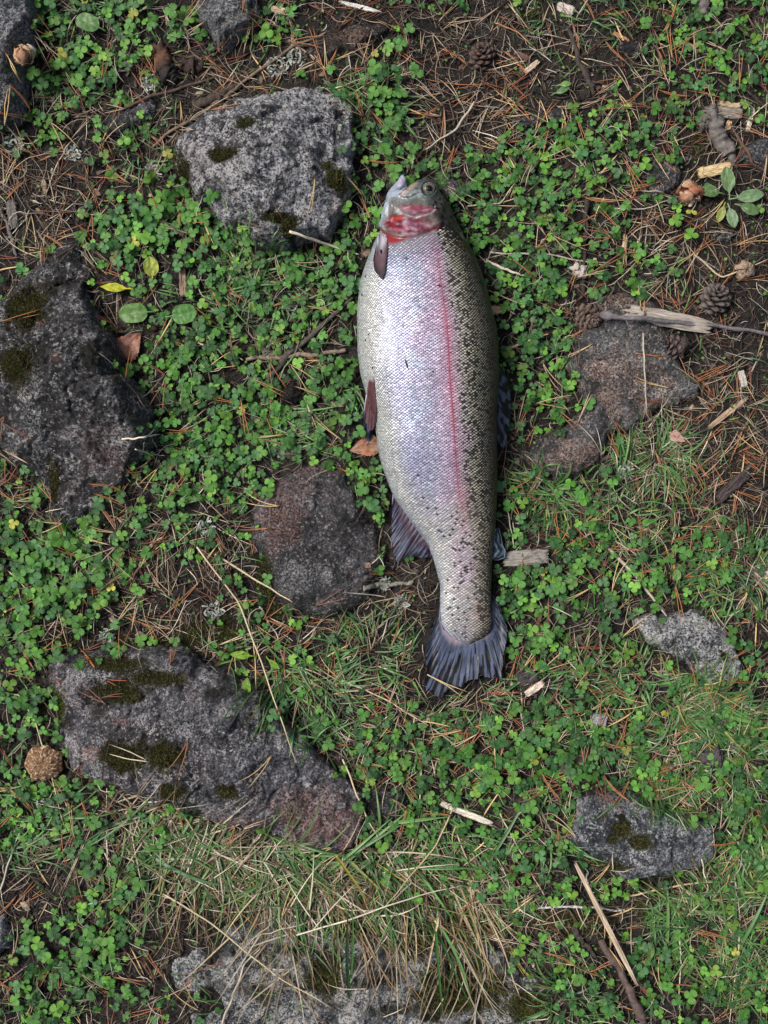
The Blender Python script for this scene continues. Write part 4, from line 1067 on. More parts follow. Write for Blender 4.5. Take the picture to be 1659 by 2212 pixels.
disc_dome('pupil', EYE[0] + .8, EYE[1] - .5, ez + .0032, 7.4 * S, .0013, lambda r_, a: np.full((len(r_), 3), .004), m_eye, 6, 32, parent=eye, sx=1.12)

# specks of soil stuck to the flank: small separate crumbs
m_speck = attr_mat('black_crumb', rough=.8, var=.3, nscale=900)
def on_fish(x, y):
    x0, y0 = PA(x, y, .06)
    h = bvh.ray_cast(Vector((x0, y0, .3)), Vector((0, 0, -1)), .5)
    return h[0] if h[0] else Vector((x0, y0, surf(x0, y0)))
def crumb(x, y, rx, ry, ang, lab, cat='crumb', name='soil_crumb', colr=(.012, .010, .01)):
    g = np.random.default_rng(int(x * 7 + y))
    n1, n2 = 7, 10
    V = []
    for i in range(n1 + 1):
        ph = PI * i / n1
        for j in range(n2):
            th = 2 * PI * j / n2
            k = 1 + .22 * g.normal()* (0 < i < n1)
            V.append((rx * math.sin(ph) * math.cos(th) * k, ry * math.sin(ph) * math.sin(th) * k, min(rx, ry) * .8 * math.cos(ph)))
    V = np.array(V) * S
    F = np.array([(i * n2 + j, (i + 1) * n2 + j, (i + 1) * n2 + (j + 1) % n2, i * n2 + (j + 1) % n2) for i in range(n1) for j in range(n2)])
    h = on_fish(x, y)
    o = link(name, mesh_np(name, V, [F], m_speck, np.tile(colr, (len(V), 1))), loc=(h.x, h.y, h.z + min(rx, ry) * S * .4), rot=(0, 0, -ang))
    tag(o, lab, cat)
crumb(878, 790, 1.8, 9.5, -.28, 'thin dark sliver of bark stuck on the trout flank', 'bark sliver', 'bark_sliver', (.035, .03, .025))
crumb(934, 807, 2.0, 1.8, 0, 'tiny black crumb on the flank just left of the red line', 'crumb')
crumb(812, 916, 4.2, 5, .3, 'largest black soil crumb below the reddish pelvic fin', 'crumb')
crumb(812, 864, 2.2, 3, 0, 'small black crumb on the right edge of the reddish pelvic fin', 'crumb')
crumb(790, 734, 2.6, 1.6, .6, 'black crumb on the pale belly above the pelvic fins, left one of two', 'crumb')
crumb(797.5, 721, 2.2, 1.7, -.2, 'black crumb on the pale belly above the pelvic fins, right one of two', 'crumb')
crumb(805, 794, 1.2, 3.4, .4, 'thin black fleck on the belly just above the pelvic fin root', 'crumb')
crumb(790, 592, 2, 2, 0, 'tiny black dot on the belly edge left of the pectoral fin tip', 'crumb')
crumb(782, 633, 2.4, 2.2, .5, 'tiny black dot at the belly edge, lowest of the upper belly specks', 'crumb')

# ------------------------------------------------------------------ ground cover density maps (plan units)
def dens(x, y, blobs, base):
    d = np.full(np.shape(x), float(base))
    for bx, by, rx, ry, v in blobs:
        d = d + v * np.exp(-(((x - bx) / rx) ** 2 + ((y - by) / ry) ** 2))
    return d
CLOV = [(150,90,110,90,1.0),(300,60,120,50,.5),(600,50,60,60,.4),(830,250,60,150,1.1),(870,120,60,60,.4),(1100,420,140,120,1.3),(1230,330,120,70,.9),(1480,110,140,100,.7),(1620,200,60,100,.5),
        (330,490,150,90,1.2),(600,600,150,70,.8),(500,760,200,130,1.1),(400,900,90,90,.9),(640,880,140,80,.8),(450,1040,110,80,1.2),(60,1260,130,130,1.4),(200,1200,100,80,.6),(480,1190,90,60,.5),
        (785,1050,50,80,1.1),(745,560,30,160,.8),(1150,700,80,160,1.1),(1180,840,50,80,.5),(1120,1080,60,60,.6),(1140,1320,70,120,1.1),(1270,1180,90,120,.7),(1480,1220,130,70,.6),(1150,1640,240,90,.9),(1290,1560,120,60,.5),
        (800,1620,70,60,.5),(50,1740,110,90,1.2),(170,2030,120,110,1.1),(240,1900,80,60,.4),(1600,1720,60,90,1.1),(1610,1500,50,60,.5),(1290,2090,130,80,.7),(1500,2100,120,80,.5),(1150,1880,160,70,.6),(60,1560,60,70,.6),
        (1250,560,100,50,.7),(1400,590,90,40,.6),(1560,60,90,60,.6),(250,250,90,80,.5),(180,150,120,90,.4),(890,380,60,40,.7),(1180,1240,50,60,.7),(900,1760,120,60,.6),(1350,300,90,60,.4),(40,2180,80,50,.5),(480,460,80,40,.5),(700,1860,200,50,.4)]
BARE = [(1010,250,110,80,-1.2),(1130,130,190,80,-.9),(1000,120,120,60,-.6),(1330,110,120,50,-.5),(130,420,130,90,-.5),(430,250,100,60,-.5),(380,110,60,70,-.4),(850,1310,110,90,-.5),(380,1240,110,60,-.35),(300,1330,110,30,-.4),
        (60,1930,80,80,-1.2),(1560,760,130,220,-1.1),(1500,1000,160,110,-.6),(1600,330,90,70,-.8),(1300,30,80,50,-.3),(700,60,70,50,-.3),(1050,1490,120,50,-.7),(400,1960,130,90,-.5),(550,150,90,60,-.5),(760,60,120,50,-.6),(1420,1990,100,60,-.3),
        (40,500,60,60,-.4),(700,2050,300,120,-.7),(880,1450,90,60,-.6),(560,1880,200,80,-.5),(1180,1090,30,30,-.3)]
def cdens(x, y): return np.clip(dens(x, y, CLOV + BARE, .32) * (1 + 1.1 * fbm(x / 40, y / 40, 91, 3)) - .08, 0, 1.6)

def sample_pts(n, densf, g, z=.008, mx=1.4, margin=25):
    xs, ys = [], []
    tot = 0
    while tot < n:
        x = g.uniform(-margin, 1659 + margin, 20000); y = g.uniform(-margin, 2212 + margin, 20000)
        k = g.random(20000) * mx < densf(x, y)
        xs.append(x[k]); ys.append(y[k]); tot += k.sum()
        if len(xs) > 200: break
    x = np.concatenate(xs)[:n]; y = np.concatenate(ys)[:n]
    return x, y
SEG = [((1092,1207),(1182,1202),22),((955,1742),(1062,1783),12),((1350,672),(1527,710),24),((1298,2030),(1395,2225),16),((1236,1855),(1375,2122),9),((1236,2003),(1285,2066),10),
       ((91,1650),(92,1651),46),((572,818),(765,640),7),((532,777),(747,756),8),((1590,425),(1591,426),52),((246,622),(247,622),28),((289,678),(290,678),34),((399,679),(400,679),32),((283,744),(284,745),34),
       ((190,51),(191,51),28),((1532,232),(1592,358),16),((1547,365),(1548,366),34),((1137,1490),(1175,1485),14),((1296,1556),(1297,1556),20),((345,97),(382,176),20),((1045,118),(1046,118),34),((1270,680),(1271,680),34),
       ((1548,648),(1549,648),36),((395,590),(395,635),10),((785,1271),(893,1256),9),((326,576),(327,576),20),((786,966),(787,966),30),((330,318),(705,70),6),((519,1415),(595,1436),16),((1228,58),(1283,205),8),((628,850),(629,850),30),
       ((1577,250),(1578,250),34),((1478,400),(1485,432),20),((55,118),(56,118),18),((1267,430),(1256,645),7),((1525,920),(1620,860),9),((120,276),(302,142),5),((262,238),(490,163),5),((428,228),(512,182),10),((1562,1075),(1612,1020),14),((1297,680),(1659,722),6)]
def segd(x, y):
    x = np.asarray(x, float); y = np.asarray(y, float); d = np.full(x.shape, 1e9)
    for (ax, ay), (bx, by), rr_ in SEG:
        ex, ey = bx - ax, by - ay
        t = np.clip(((x - ax) * ex + (y - ay) * ey) / (ex * ex + ey * ey), 0, 1)
        d = np.minimum(d, np.hypot(x - ax - t * ex, y - ay - t * ey) - rr_)
    return d
def ok_place(wx, wy, rock=-.001, fish=.002):
    return (samp(RD, wx, wy) < rock) & (samp(FD, wx, wy) < fish)

# ---- soil crumbs and short litter fragments
g = np.random.default_rng(21)
ico = np.array([(0,0,1),(.9,0,.45),(.28,.85,.45),(-.72,.53,.45),(-.72,-.53,.45),(.28,-.85,.45),(.72,.53,-.45),(-.28,.85,-.45),(-.9,0,-.45),(-.28,-.85,-.45),(.72,-.53,-.45),(0,0,-1)], float)
icoF = np.array([(0,1,2),(0,2,3),(0,3,4),(0,4,5),(0,5,1),(1,6,2),(2,7,3),(3,8,4),(4,9,5),(5,10,1),(6,7,2),(7,8,3),(8,9,4),(9,10,5),(10,6,1),(11,7,6),(11,8,7),(11,9,8),(11,10,9),(11,6,10)])
n = 26000
x = g.uniform(-20, 1680, n); y = g.uniform(-20, 2232, n)
wx, wy = PA(x, y, .003); k = ok_place(wx, wy, .003, -.0); wx, wy = wx[k], wy[k]; n = len(wx)
pal = np.array([(.030,.022,.016),(.05,.038,.028),(.016,.012,.010),(.075,.058,.045),(.022,.018,.016),(.12,.105,.09),(.045,.028,.018)]) * .75
C = pal[g.choice(7, n, p=[.28,.2,.22,.1,.12,.03,.05])] * g.uniform(.6, 1.3, (n, 1))
sz = np.exp(g.normal(0, .5, n)) * .0011
R = rotz(g.random(n) * 2 * PI) @ rotx(g.uniform(-.6, .6, n))
V, F, Cc = stamp(ico + g.normal(0, .13, ico.shape), icoF, np.stack([wx, wy, surf(wx, wy) + sz * .2], -1), R, np.stack([sz, sz * g.uniform(.5, 1, n), sz * g.uniform(.4, .9, n)], -1), C)
m_crumb = attr_mat('soil_crumb_mix', rough=.8, spec=.25, var=.3, nscale=600)
tag(link('soil_crumbs', mesh_np('soil_crumbs', V, [F], m_crumb, Cc)), 'loose dark soil crumbs and grit between the plants', 'soil crumbs', kind='stuff')

def litter(n, densf, lmin, lmax, w, pal, probs, g, zoff, rockok=False, flat=.3, K=4, curve=.3, wvar=.4):
    x, y = sample_pts(n, densf, g)
    wx, wy = PA(x, y, .008)
    a = g.random(len(wx)) * 2 * PI; ln = g.uniform(lmin, lmax, len(wx))
    cv = g.normal(0, curve, len(wx))
    t = np.linspace(-.5, .5, K)[None]
    ang = a[:, None] + cv[:, None] * t
    px = wx[:, None] + np.cos(ang) * ln[:, None] * t; py = wy[:, None] + np.sin(ang) * ln[:, None] * t
    inside = (samp(FD, px, py) < .002).all(1)
    if not rockok: inside &= (samp(RD, px, py) < .004).all(1)
    px, py = px[inside], py[inside]; n = len(px); ln = ln[inside]
    sz = samp(HM, px, py)
    m_ = sz.max(1, keepdims=True)
    tilt = g.normal(0, flat, n)[:, None] * (t * ln[:, None])
    pz = np.maximum(sz + .0004, .35 * sz + .65 * m_ + g.uniform(0, zoff, n)[:, None] + tilt)
    path = np.stack([px, py, pz], -1)
    prof = np.interp(np.linspace(0, 1, K), [0, .15, .8, 1], [.7, 1, 1, .3])
    rad = (w * g.uniform(1 - wvar, 1 + wvar, n))[:, None] * prof[None]
    C = np.array(pal)[g.choice(len(pal), n, p=probs)] * g.uniform(.65, 1.25, (n, 1))
    return tubes(path, rad, 3, C)
LITP = [(.07,.05,.04),(.15,.11,.085),(.03,.022,.018),(.32,.27,.20),(.12,.065,.04),(.15,.14,.13)]
bare = lambda x, y: np.clip(1.25 - .6 * cdens(x, y), .25, 1.4)
pa = litter(17000, bare, .004, .020, .00032, LITP, [.24,.22,.2,.12,.14,.08], g, .003)
pb = litter(2600, bare, .006, .020, .00075, [(.05,.038,.03),(.11,.085,.06),(.17,.14,.11),(.03,.022,.018)], [.35,.3,.15,.2], g, .003)
pc = litter(5200, lambda x, y: np.clip(.9 - .15 * cdens(x, y), .3, 1), .008, .030, .00034, [(.42,.36,.28),(.26,.21,.16),(.55,.50,.42),(.12,.09,.07)], [.3,.3,.15,.25], g, .010, K=5, curve=.6)
V, F, C = join([pa, pb, pc])
m_lit = attr_mat('litter_fibre', rough=.6, spec=.35, var=.3, nscale=500, bstr=.3)
tag(link('plant_litter', mesh_np('plant_litter', V, F, m_lit, C)), 'short brown and grey plant litter strewn over the soil', 'litter', kind='stuff')

# small flat bark flakes and chips (joined ground litter)
n = 1500
x, y = sample_pts(n, bare, g); wx, wy = PA(x, y, .006); k = ok_place(wx, wy, -.002, -.003); wx, wy = wx[k], wy[k]; n = len(wx)
fl_t = np.array([(-1,-.5,0),(-.3,-.62,.05),(.6,-.5,0),(1,-.1,-.05),(.8,.5,0),(.1,.55,.08),(-.8,.45,0),(0,0,.16)], float)
fl_f = np.array([(i, (i + 1) % 7, 7) for i in range(7)])
sz = np.exp(g.normal(0, .45, n)) * .0024
Rm_ = rotz(g.random(n) * 2 * PI) @ rotx(g.normal(0, .35, n)) @ roty(g.normal(0, .3, n))
C = np.array([(.05,.035,.027),(.10,.07,.05),(.22,.16,.11),(.30,.26,.20),(.09,.045,.03),(.05,.048,.05)])[g.choice(6, n, p=[.3,.25,.12,.08,.13,.12])] * g.uniform(.7, 1.2, (n, 1))
V, F, Cc = stamp(fl_t, fl_f, np.stack([wx, wy, surf(wx, wy) + .0015], -1), Rm_, np.stack([sz, sz * g.uniform(.4, 1, n), sz], -1), C)
tag(link('bark_flakes', mesh_np('bark_flakes', V, [F], m_lit, Cc)), 'tiny bark flakes scattered on the soil', 'bark flakes', kind='stuff')

# ground moss patches
MP = [(120,1395,60,22,1),(470,1370,90,40,1),(300,1385,120,14,.7),(570,1250,24,60,1),(590,1330,40,26,.8),(1140,27,36,10,1),(720,300,1,1,0),(390,370,18,40,.9),(1230,1985,110,40,.8),(1430,1960,80,50,.6),(1310,1900,70,14,1),(95,1545,10,36,.6),(1510,310,20,30,.6),(880,1950,120,30,.6),(1610,1590,40,60,.6),(1000,1700,60,30,.4),(640,1900,90,30,.6),(1560,2100,80,60,.6),(400,1500,1,1,0)]
mp = []
for (bx, by, rx, ry, v) in MP:
    n = int(rx * ry * .9 * v)
    if n < 20: continue
    a = g.random(n) * 2 * PI; q = np.sqrt(g.random(n)) * g.uniform(.6, 1.15, n)
    x, y = PA(bx + rx * q * np.cos(a), by + ry * q * np.sin(a), .004)
    k = samp(FD, x, y) < .0
    mp.append(moss_tufts(x[k], y[k], int(k.sum()), (0, 0, 0), MOSS_GREEN if by < 60 else MOSS_DARK + MOSS_GREEN[:1] + MOSS_GREEN[2:3], .0045, int(bx)))
V, F, C = join(mp)
tag(link('ground_moss', mesh_np('ground_moss', V, F, moss_mat, C)), 'olive moss creeping round the stones', 'moss', kind='stuff')

# ------------------------------------------------------------------ landmarks for describing small things
LM = [('the pale speckled boulder',570,360,190),('the dark left-hand boulder',170,820,230),('the long mossy boulder',430,1620,260),('the round half-buried stone',690,1165,150),('the flat pink-mottled slab',1350,850,150),
      ('the white-flecked stone',1500,1410,95),('the triangular blue-grey stone',1400,1810,130),('the top-left corner stone',20,100,110),('the pointed top-edge stone',485,20,75),("the trout's head",905,450,80),
      ("the trout's belly fins",790,870,50),("the trout's pectoral fin",810,560,50),("the trout's dorsal fin",1100,870,50),("the trout's tail fin",1010,1430,90),("the trout's anal fin",862,1150,50),("the trout's adipose fin",1085,1180,30),
      ('the cracked brown mushroom',90,1650,45),('the dark upper pine cone',1045,118,35),('the closed pine cone',1270,680,35),('the grey pine cone',1548,645,40),('the red-brown birch leaf',283,745,40),
      ('the green plantain rosette',1590,420,60),('the yellow leaf',245,620,30),('the dry grass clump',450,1880,160),('the whitish bottom boulder',760,2090,220),('the pale split stalk',1305,1990,70),('the weathered wood chip',1137,1205,50),
      ('the gnarled root',1555,300,60),('the charred stick',365,140,45),('the tan broken chip',55,115,25),('the crossed twigs',650,740,80),('the dark crooked stick',1260,120,50),('the black soil clod',628,850,30),
      ('the oval plantain leaf',190,50,35),('the weathered plank',1440,690,60),('the low upper-left slab',270,245,60),('the right edge grass',1600,1350,80),('the lower right grass tuft',1540,1530,70),('the spotted green leaves',530,1430,50),
      ('the white bark strip',1010,1762,50),('the bare soil patch',1010,250,90),('the half-hidden brown leaf',790,965,30),('the round plantain leaves',340,680,60),('the brownish top stone',750,85,70),('the dark bottom stick',1350,2130,60),('the two left straws',540,1250,30),('the small grey chip',1296,1556,20),('the bottom-left pale stone',0,2030,30),('the dark curved leaf strip',1240,1650,30),('the small beaked clod',1545,1640,20),('the yellow top moss',1140,25,25),('the weathered grey chips',1577,250,25),('the pale pinkish chip',1157,1490,20),('the streaked grey stone',1435,385,40),('the rough dark stone',1365,105,22),('the lichen-dotted twig',840,1264,35),('the wedge-shaped splinter',1500,95,25)]
AUTO = []
def where(x, y):
    best = None
    for nm, lx, ly, lr in LM:
        d = math.hypot(x - lx, y - ly) / (lr + 22)
        if best is None or d < best[0]: best = (d, nm, lx, ly, lr)
    d, nm, lx, ly, lr = best
    a = math.degrees(math.atan2(ly - y, x - lx)) % 360
    dn = ['right of', 'above right of', 'above', 'above left of', 'left of', 'below left of', 'below', 'below right of'][int(((a + 22.5) % 360) // 45)]
    if d < .55: return 'on or over ' + nm
    return ('just ' if d < 1.15 else 'farther ') + dn + ' ' + nm

# ------------------------------------------------------------------ clover
def leaflet(nv=6, w=.42, seed=0):
    """one folded leaflet from its stalk at the origin along +y, unit length"""
    vs = np.linspace(0, 1, nv)
    wd = np.array([.05, .30, .46, .52, .44, .20]) if nv == 6 else np.interp(vs, [0, .25, .5, .7, .88, 1], [.05, .34, .49, .52, .40, .16])
    V, UV = [], []
    for k, v in enumerate(vs):
        for s_ in (-1, -.55, 0, .55, 1):
            tipin = -.07 * (1 if s_ == 0 else 0) * (v > .95)
            zz = .17 * abs(s_) * wd[k] * 1.5 - .22 * (v - .35) ** 2 - .10 * (abs(s_) > .9) * wd[k]
            V.append((s_ * wd[k], v + tipin - .04 * abs(s_) ** 2 * (v > .9), zz)); UV.append((.5 + .5 * s_, v))
    F = [(k * 5 + j, k * 5 + j + 1, (k + 1) * 5 + j + 1, (k + 1) * 5 + j) for k in range(nv - 1) for j in range(4)]
    return np.array(V), np.array(F), np.array(UV)
LV, LF, LUV = leaflet()
m_clov = leaf_mat('clover_leaf', vein=(.10, .20, .09), rough=.52, var=.22, veinf=.35, chev=.2, rnd=.22, ribs=8)
m_stem = attr_mat('green_stem', rough=.5, var=.2)
CPAL = np.array([(.044,.142,.018),(.066,.185,.020),(.024,.085,.017),(.100,.235,.024),(.036,.118,.032),(.105,.20,.022),(.27,.27,.04)])
CPR = [.31,.18,.27,.08,.115,.04,.005]

g = np.random.default_rng(33)
NC = 5600
x, y = sample_pts(NC * 2, cdens, g)
wx, wy = PA(x, y, .012)
rd = samp(RD, wx, wy); fd = samp(FD, wx, wy)
k = (rd < .003) & (fd < -.0015) | ((rd < .012) & (fd < -.003) & (g.random(len(rd)) < .06))
k &= segd(x, y) > 3
x, y, wx, wy = x[k][:NC], y[k][:NC], wx[k][:NC], wy[k][:NC]
NC = len(x)
# leaf sizes follow patches
big = dens(x, y, [(60,1280,150,150,.35),(330,480,120,90,.25),(1120,1640,160,70,.3),(100,2050,150,110,.15),(1150,1350,80,120,.15),(820,400,60,200,.15)], .0)
small = dens(x, y, [(480,1180,120,80,.35),(1430,120,200,130,.25),(1100,420,180,160,.15),(700,1900,300,100,.2)], 0)
Ls = .0050 * np.clip(g.normal(.98, .24, NC) + big - small, .5, 1.6)
hh = g.uniform(.003, .015, NC) * (Ls / .0060)
gz = surf(wx, wy) + hh
A0 = g.random(NC) * 2 * PI
tx, ty = g.normal(0, .24, NC), g.normal(0, .24, NC)
Cc0 = CPAL[g.choice(7, NC, p=CPR)] * g.uniform(.5, 1.45, (NC, 1))
# only keep leaves not too deeply overlapping others: thin by cell
order = np.argsort(-hh)
occ = {}
keep = np.zeros(NC, bool)
for i_ in order:
    c_ = (int(wx[i_] / .0050), int(wy[i_] / .0050))
    if occ.get(c_, 0) < 1:
        keep[i_] = True; occ[c_] = occ.get(c_, 0) + 1
idx = np.where(keep)[0]
inframe = (x[idx] > 5) & (x[idx] < 1654) & (y[idx] > 5) & (y[idx] < 2207) & (rd[k][:len(x)][idx] < .002 if False else True)
score = Ls[idx] * (1 + 14 * hh[idx]) * inframe
indiv = idx[np.argsort(-score)[:300]]
rest = np.setdiff1d(idx, indiv)
def sprig_rot(i):
    return rotz(A0[i]) @ rotx(tx[i]) @ roty(ty[i])
def leaf_parts(i):
    """placement of the three leaflets of sprigs i"""
    out = []
    for q in range(3):
        aq = q * 2 * PI / 3 + g.normal(0, .10, len(i))
        R = sprig_rot(i) @ rotz(aq) @ rotx(g.normal(-.02, .16, len(i)))
        out.append(R)
    return out
Vs, Fs, Cs, Us = [], [], [], []
off = 0
for R in leaf_parts(rest):
    sc_ = Ls[rest] * g.uniform(.88, 1.1, len(rest))
    V, F, C = stamp(LV, LF, np.stack([wx[rest], wy[rest], gz[rest]], -1), R, np.stack([sc_ * g.uniform(.88, 1.08, len(rest)), sc_, sc_], -1), Cc0[rest] * g.uniform(.9, 1.1, (len(rest), 1)))
    Vs.append(V); Fs.append(F + off); Cs.append(C); Us.append(np.tile(LUV, (len(rest), 1))); off += len(V)
tag(link('clover_cover', mesh_np('clover_cover', np.concatenate(Vs), [np.concatenate(Fs)], m_clov, np.concatenate(Cs), np.concatenate(Us))), 'low carpet of small three-part clover leaves', 'clover', kind='stuff', group='clover sprigs among the stones')
K = 5; t = np.linspace(0, 1, K)[None]
ld = g.random(len(rest)) * 2 * PI; lo_ = g.uniform(.002, .009, len(rest))
bx = wx[rest] + np.cos(ld) * lo_; by = wy[rest] + np.sin(ld) * lo_; bz = surf(bx, by) - .001
path = np.stack([bx[:, None] * (1 - t) + wx[rest][:, None] * t, by[:, None] * (1 - t) + wy[rest][:, None] * t, bz[:, None] + (gz[rest] - bz)[:, None] * t ** .7], -1)
V, F, C = tubes(path, np.full((len(rest), K), .00032), 3, np.tile([.07, .12, .035], (len(rest), 1)))
tag(link('clover_stems', mesh_np('clover_stems', V, [F], m_stem, C)), 'thin green clover stems under the leaves', 'clover stems', kind='stuff')

# individual sprigs: Empty > stem, three leaflets; leaflet meshes shared between alike pieces
lf_meshes = []
for ci, cc in enumerate(CPAL):
    vv = []
    for q in range(3):
        TVv = LV.copy(); TVv[:, 2] += g.normal(0, .03) * np.sin(LV[:, 1] * 3) + .08 * (q - 1) * LV[:, 0]
        TVv[:, 0] *= g.uniform(.88, 1.08)
        vv.append(mesh_np('leaflet', TVv, [LF], m_clov, np.tile(cc * g.uniform(.9, 1.15), (len(LV), 1)), LUV))
    lf_meshes.append(vv)
pth = np.array([[(0, .006, -.013), (0, .004, -.007), (0, .0015, -.003), (0, 0, 0)]])
V, F, C = tubes(pth, np.full((1, 4), .00035), 4, np.array([[.07, .12, .035]]))
stem_me = mesh_np('stem', V, [F], m_stem, C)
CN = ['mid green', 'fresh green', 'dark green', 'bright green', 'bluish green', 'yellow-green', 'yellowed']
ci_all = g.choice(7, NC, p=CPR)
tri_R = leaf_parts(indiv)
for n_i, i_ in enumerate(indiv):
    e = link('clover_sprig', None, loc=(wx[i_], wy[i_], gz[i_]))
    lab = ('large' if Ls[i_] > .0067 else 'small') + ' ' + CN[ci_all[i_]] + ' clover leaf ' + where(x[i_], y[i_])
    tag(e, lab, 'clover', 'clover sprigs among the stones'); AUTO.append((e, x[i_], y[i_]))
    for q in range(3):
        o = bpy.data.objects.new('leaflet', lf_meshes[ci_all[i_]][q]); col.objects.link(o); o.parent = e
        o.matrix_local = Matrix(tri_R[q][n_i].tolist()).to_4x4() @ Matrix.Scale(Ls[i_], 4)
    o = bpy.data.objects.new('stem', stem_me); col.objects.link(o); o.parent = e
    o.rotation_euler = (0, 0, A0[i_] + 1)

# tiny ground leaves and seedlings between the clover
tri = LV.copy()
n = 5200
cd2 = lambda x, y: np.clip(.35 + .8 * cdens(x, y), 0, 1.4)
x2, y2 = sample_pts(n, cd2, g); w2x, w2y = PA(x2, y2, .006)
k = (samp(RD, w2x, w2y) < .001) & (samp(FD, w2x, w2y) < -.001)
w2x, w2y = w2x[k], w2y[k]; n = len(w2x)
sc_ = g.uniform(.0016, .0038, n)
R = rotz(g.random(n) * 2 * PI) @ rotx(g.normal(.1, .4, n))
C = CPAL[g.choice(6, n)] * g.uniform(.55, 1.1, (n, 1))
V, F, Cc = stamp(LV, LF, np.stack([w2x, w2y, surf(w2x, w2y) + g.uniform(.001, .006, n)], -1), R, np.stack([sc_ * .8, sc_, sc_], -1), C)
tag(link('seedling_leaves', mesh_np('seedling_leaves', V, [F], m_clov, Cc, np.tile(LUV, (n, 1)))), 'tiny seedling leaves filling the gaps', 'seedlings', kind='stuff')

# ------------------------------------------------------------------ grass
m_grass = attr_mat('grass_blade', rough=.42, spec=.4, var=.22, nscale=300, bstr=.3, stretch=(1, 1, 1))
def blades(cx, cy, n, spread, lmin, lmax, w, pal, g, adir=None, aspread=PI, lift=.5, droop=1.0, rockok=True, K=7, curve=.6, zmax=.03):
    """blades in plan units rooted near cx,cy"""
    a0 = g.random(n) * 2 * PI; q = np.sqrt(g.random(n)) * spread
    bx_, by_ = PA(cx + q * np.cos(a0), cy + q * np.sin(a0), .004)
    if adir is None: a = a0 * -1 + g.normal(0, .7, n)
    else: a = math.radians(adir) + g.normal(0, 1, n) * aspread
    ln = g.uniform(lmin, lmax, n)
    cv = g.normal(0, curve, n)
    t = np.linspace(0, 1, K)[None]
    ang = a[:, None] + cv[:, None] * t ** 1.5
    st_ = ln[:, None] / (K - 1)
    dx = np.concatenate([np.zeros((n, 1)), np.cumsum(np.cos(ang[:, :-1]) * st_, 1)], 1)
    dy = np.concatenate([np.zeros((n, 1)), np.cumsum(np.sin(ang[:, :-1]) * st_, 1)], 1)
    px, py = bx_[:, None] + dx, by_[:, None] + dy
    e = g.uniform(.3, 1, n)[:, None] * lift
    h = ln[:, None] * e * (t * (1.25 - droop * t))
    pz = np.maximum(samp(HM, px, py) + .0012 + .006 * g.random(n)[:, None] * np.minimum(t * 3, 1), surf(bx_, by_)[:, None] + np.minimum(h, zmax))
    bad = (samp(FD, px, py) > -.001).any(1) | (samp(RD, bx_, by_) > .003) & ~(samp(RID, bx_, by_, True) == 9)
    t_r = samp(RD, px, py); bad |= (segd(*toD(px[:, 2:], py[:, 2:])) < -3).any(1); bad |= ((t_r > .012).sum(1) > K * (.35 if lmax < .06 else .8)) & (cy < 1890)
    px, py, pz = px[~bad], py[~bad], pz[~bad]; n = len(px)
    path = np.stack([px, py, pz], -1)
    wd = (w * g.uniform(.6, 1.3, n))[:, None] * np.interp(np.linspace(0, 1, K), [0, .15, .6, 1], [.6, 1, .85, .06])[None]
    pal = np.asarray(pal)
    C = pal[g.integers(0, len(pal), n)] * g.uniform(.75, 1.25, (n, 1))
    return ribbons(path, wd, roll=g.normal(0, .5, n), fold=.35, C=C, ctip=C * g.uniform(.75, 1.25, (n, 1)) + np.array([.015, .012, .004]))
GR = [(.040,.125,.03),(.06,.165,.035),(.03,.09,.03),(.075,.16,.04)]
GRY = GR + [(.20,.20,.06),(.28,.23,.11)]
DRY = [(.33,.26,.17),(.15,.10,.06),(.52,.46,.35),(.07,.05,.03),(.27,.21,.15),(.10,.07,.04),(.40,.34,.25)]
DRB = [(.20,.13,.06),(.28,.20,.10),(.14,.13,.04),(.32,.25,.15)]
g = np.random.default_rng(44)
gp = []
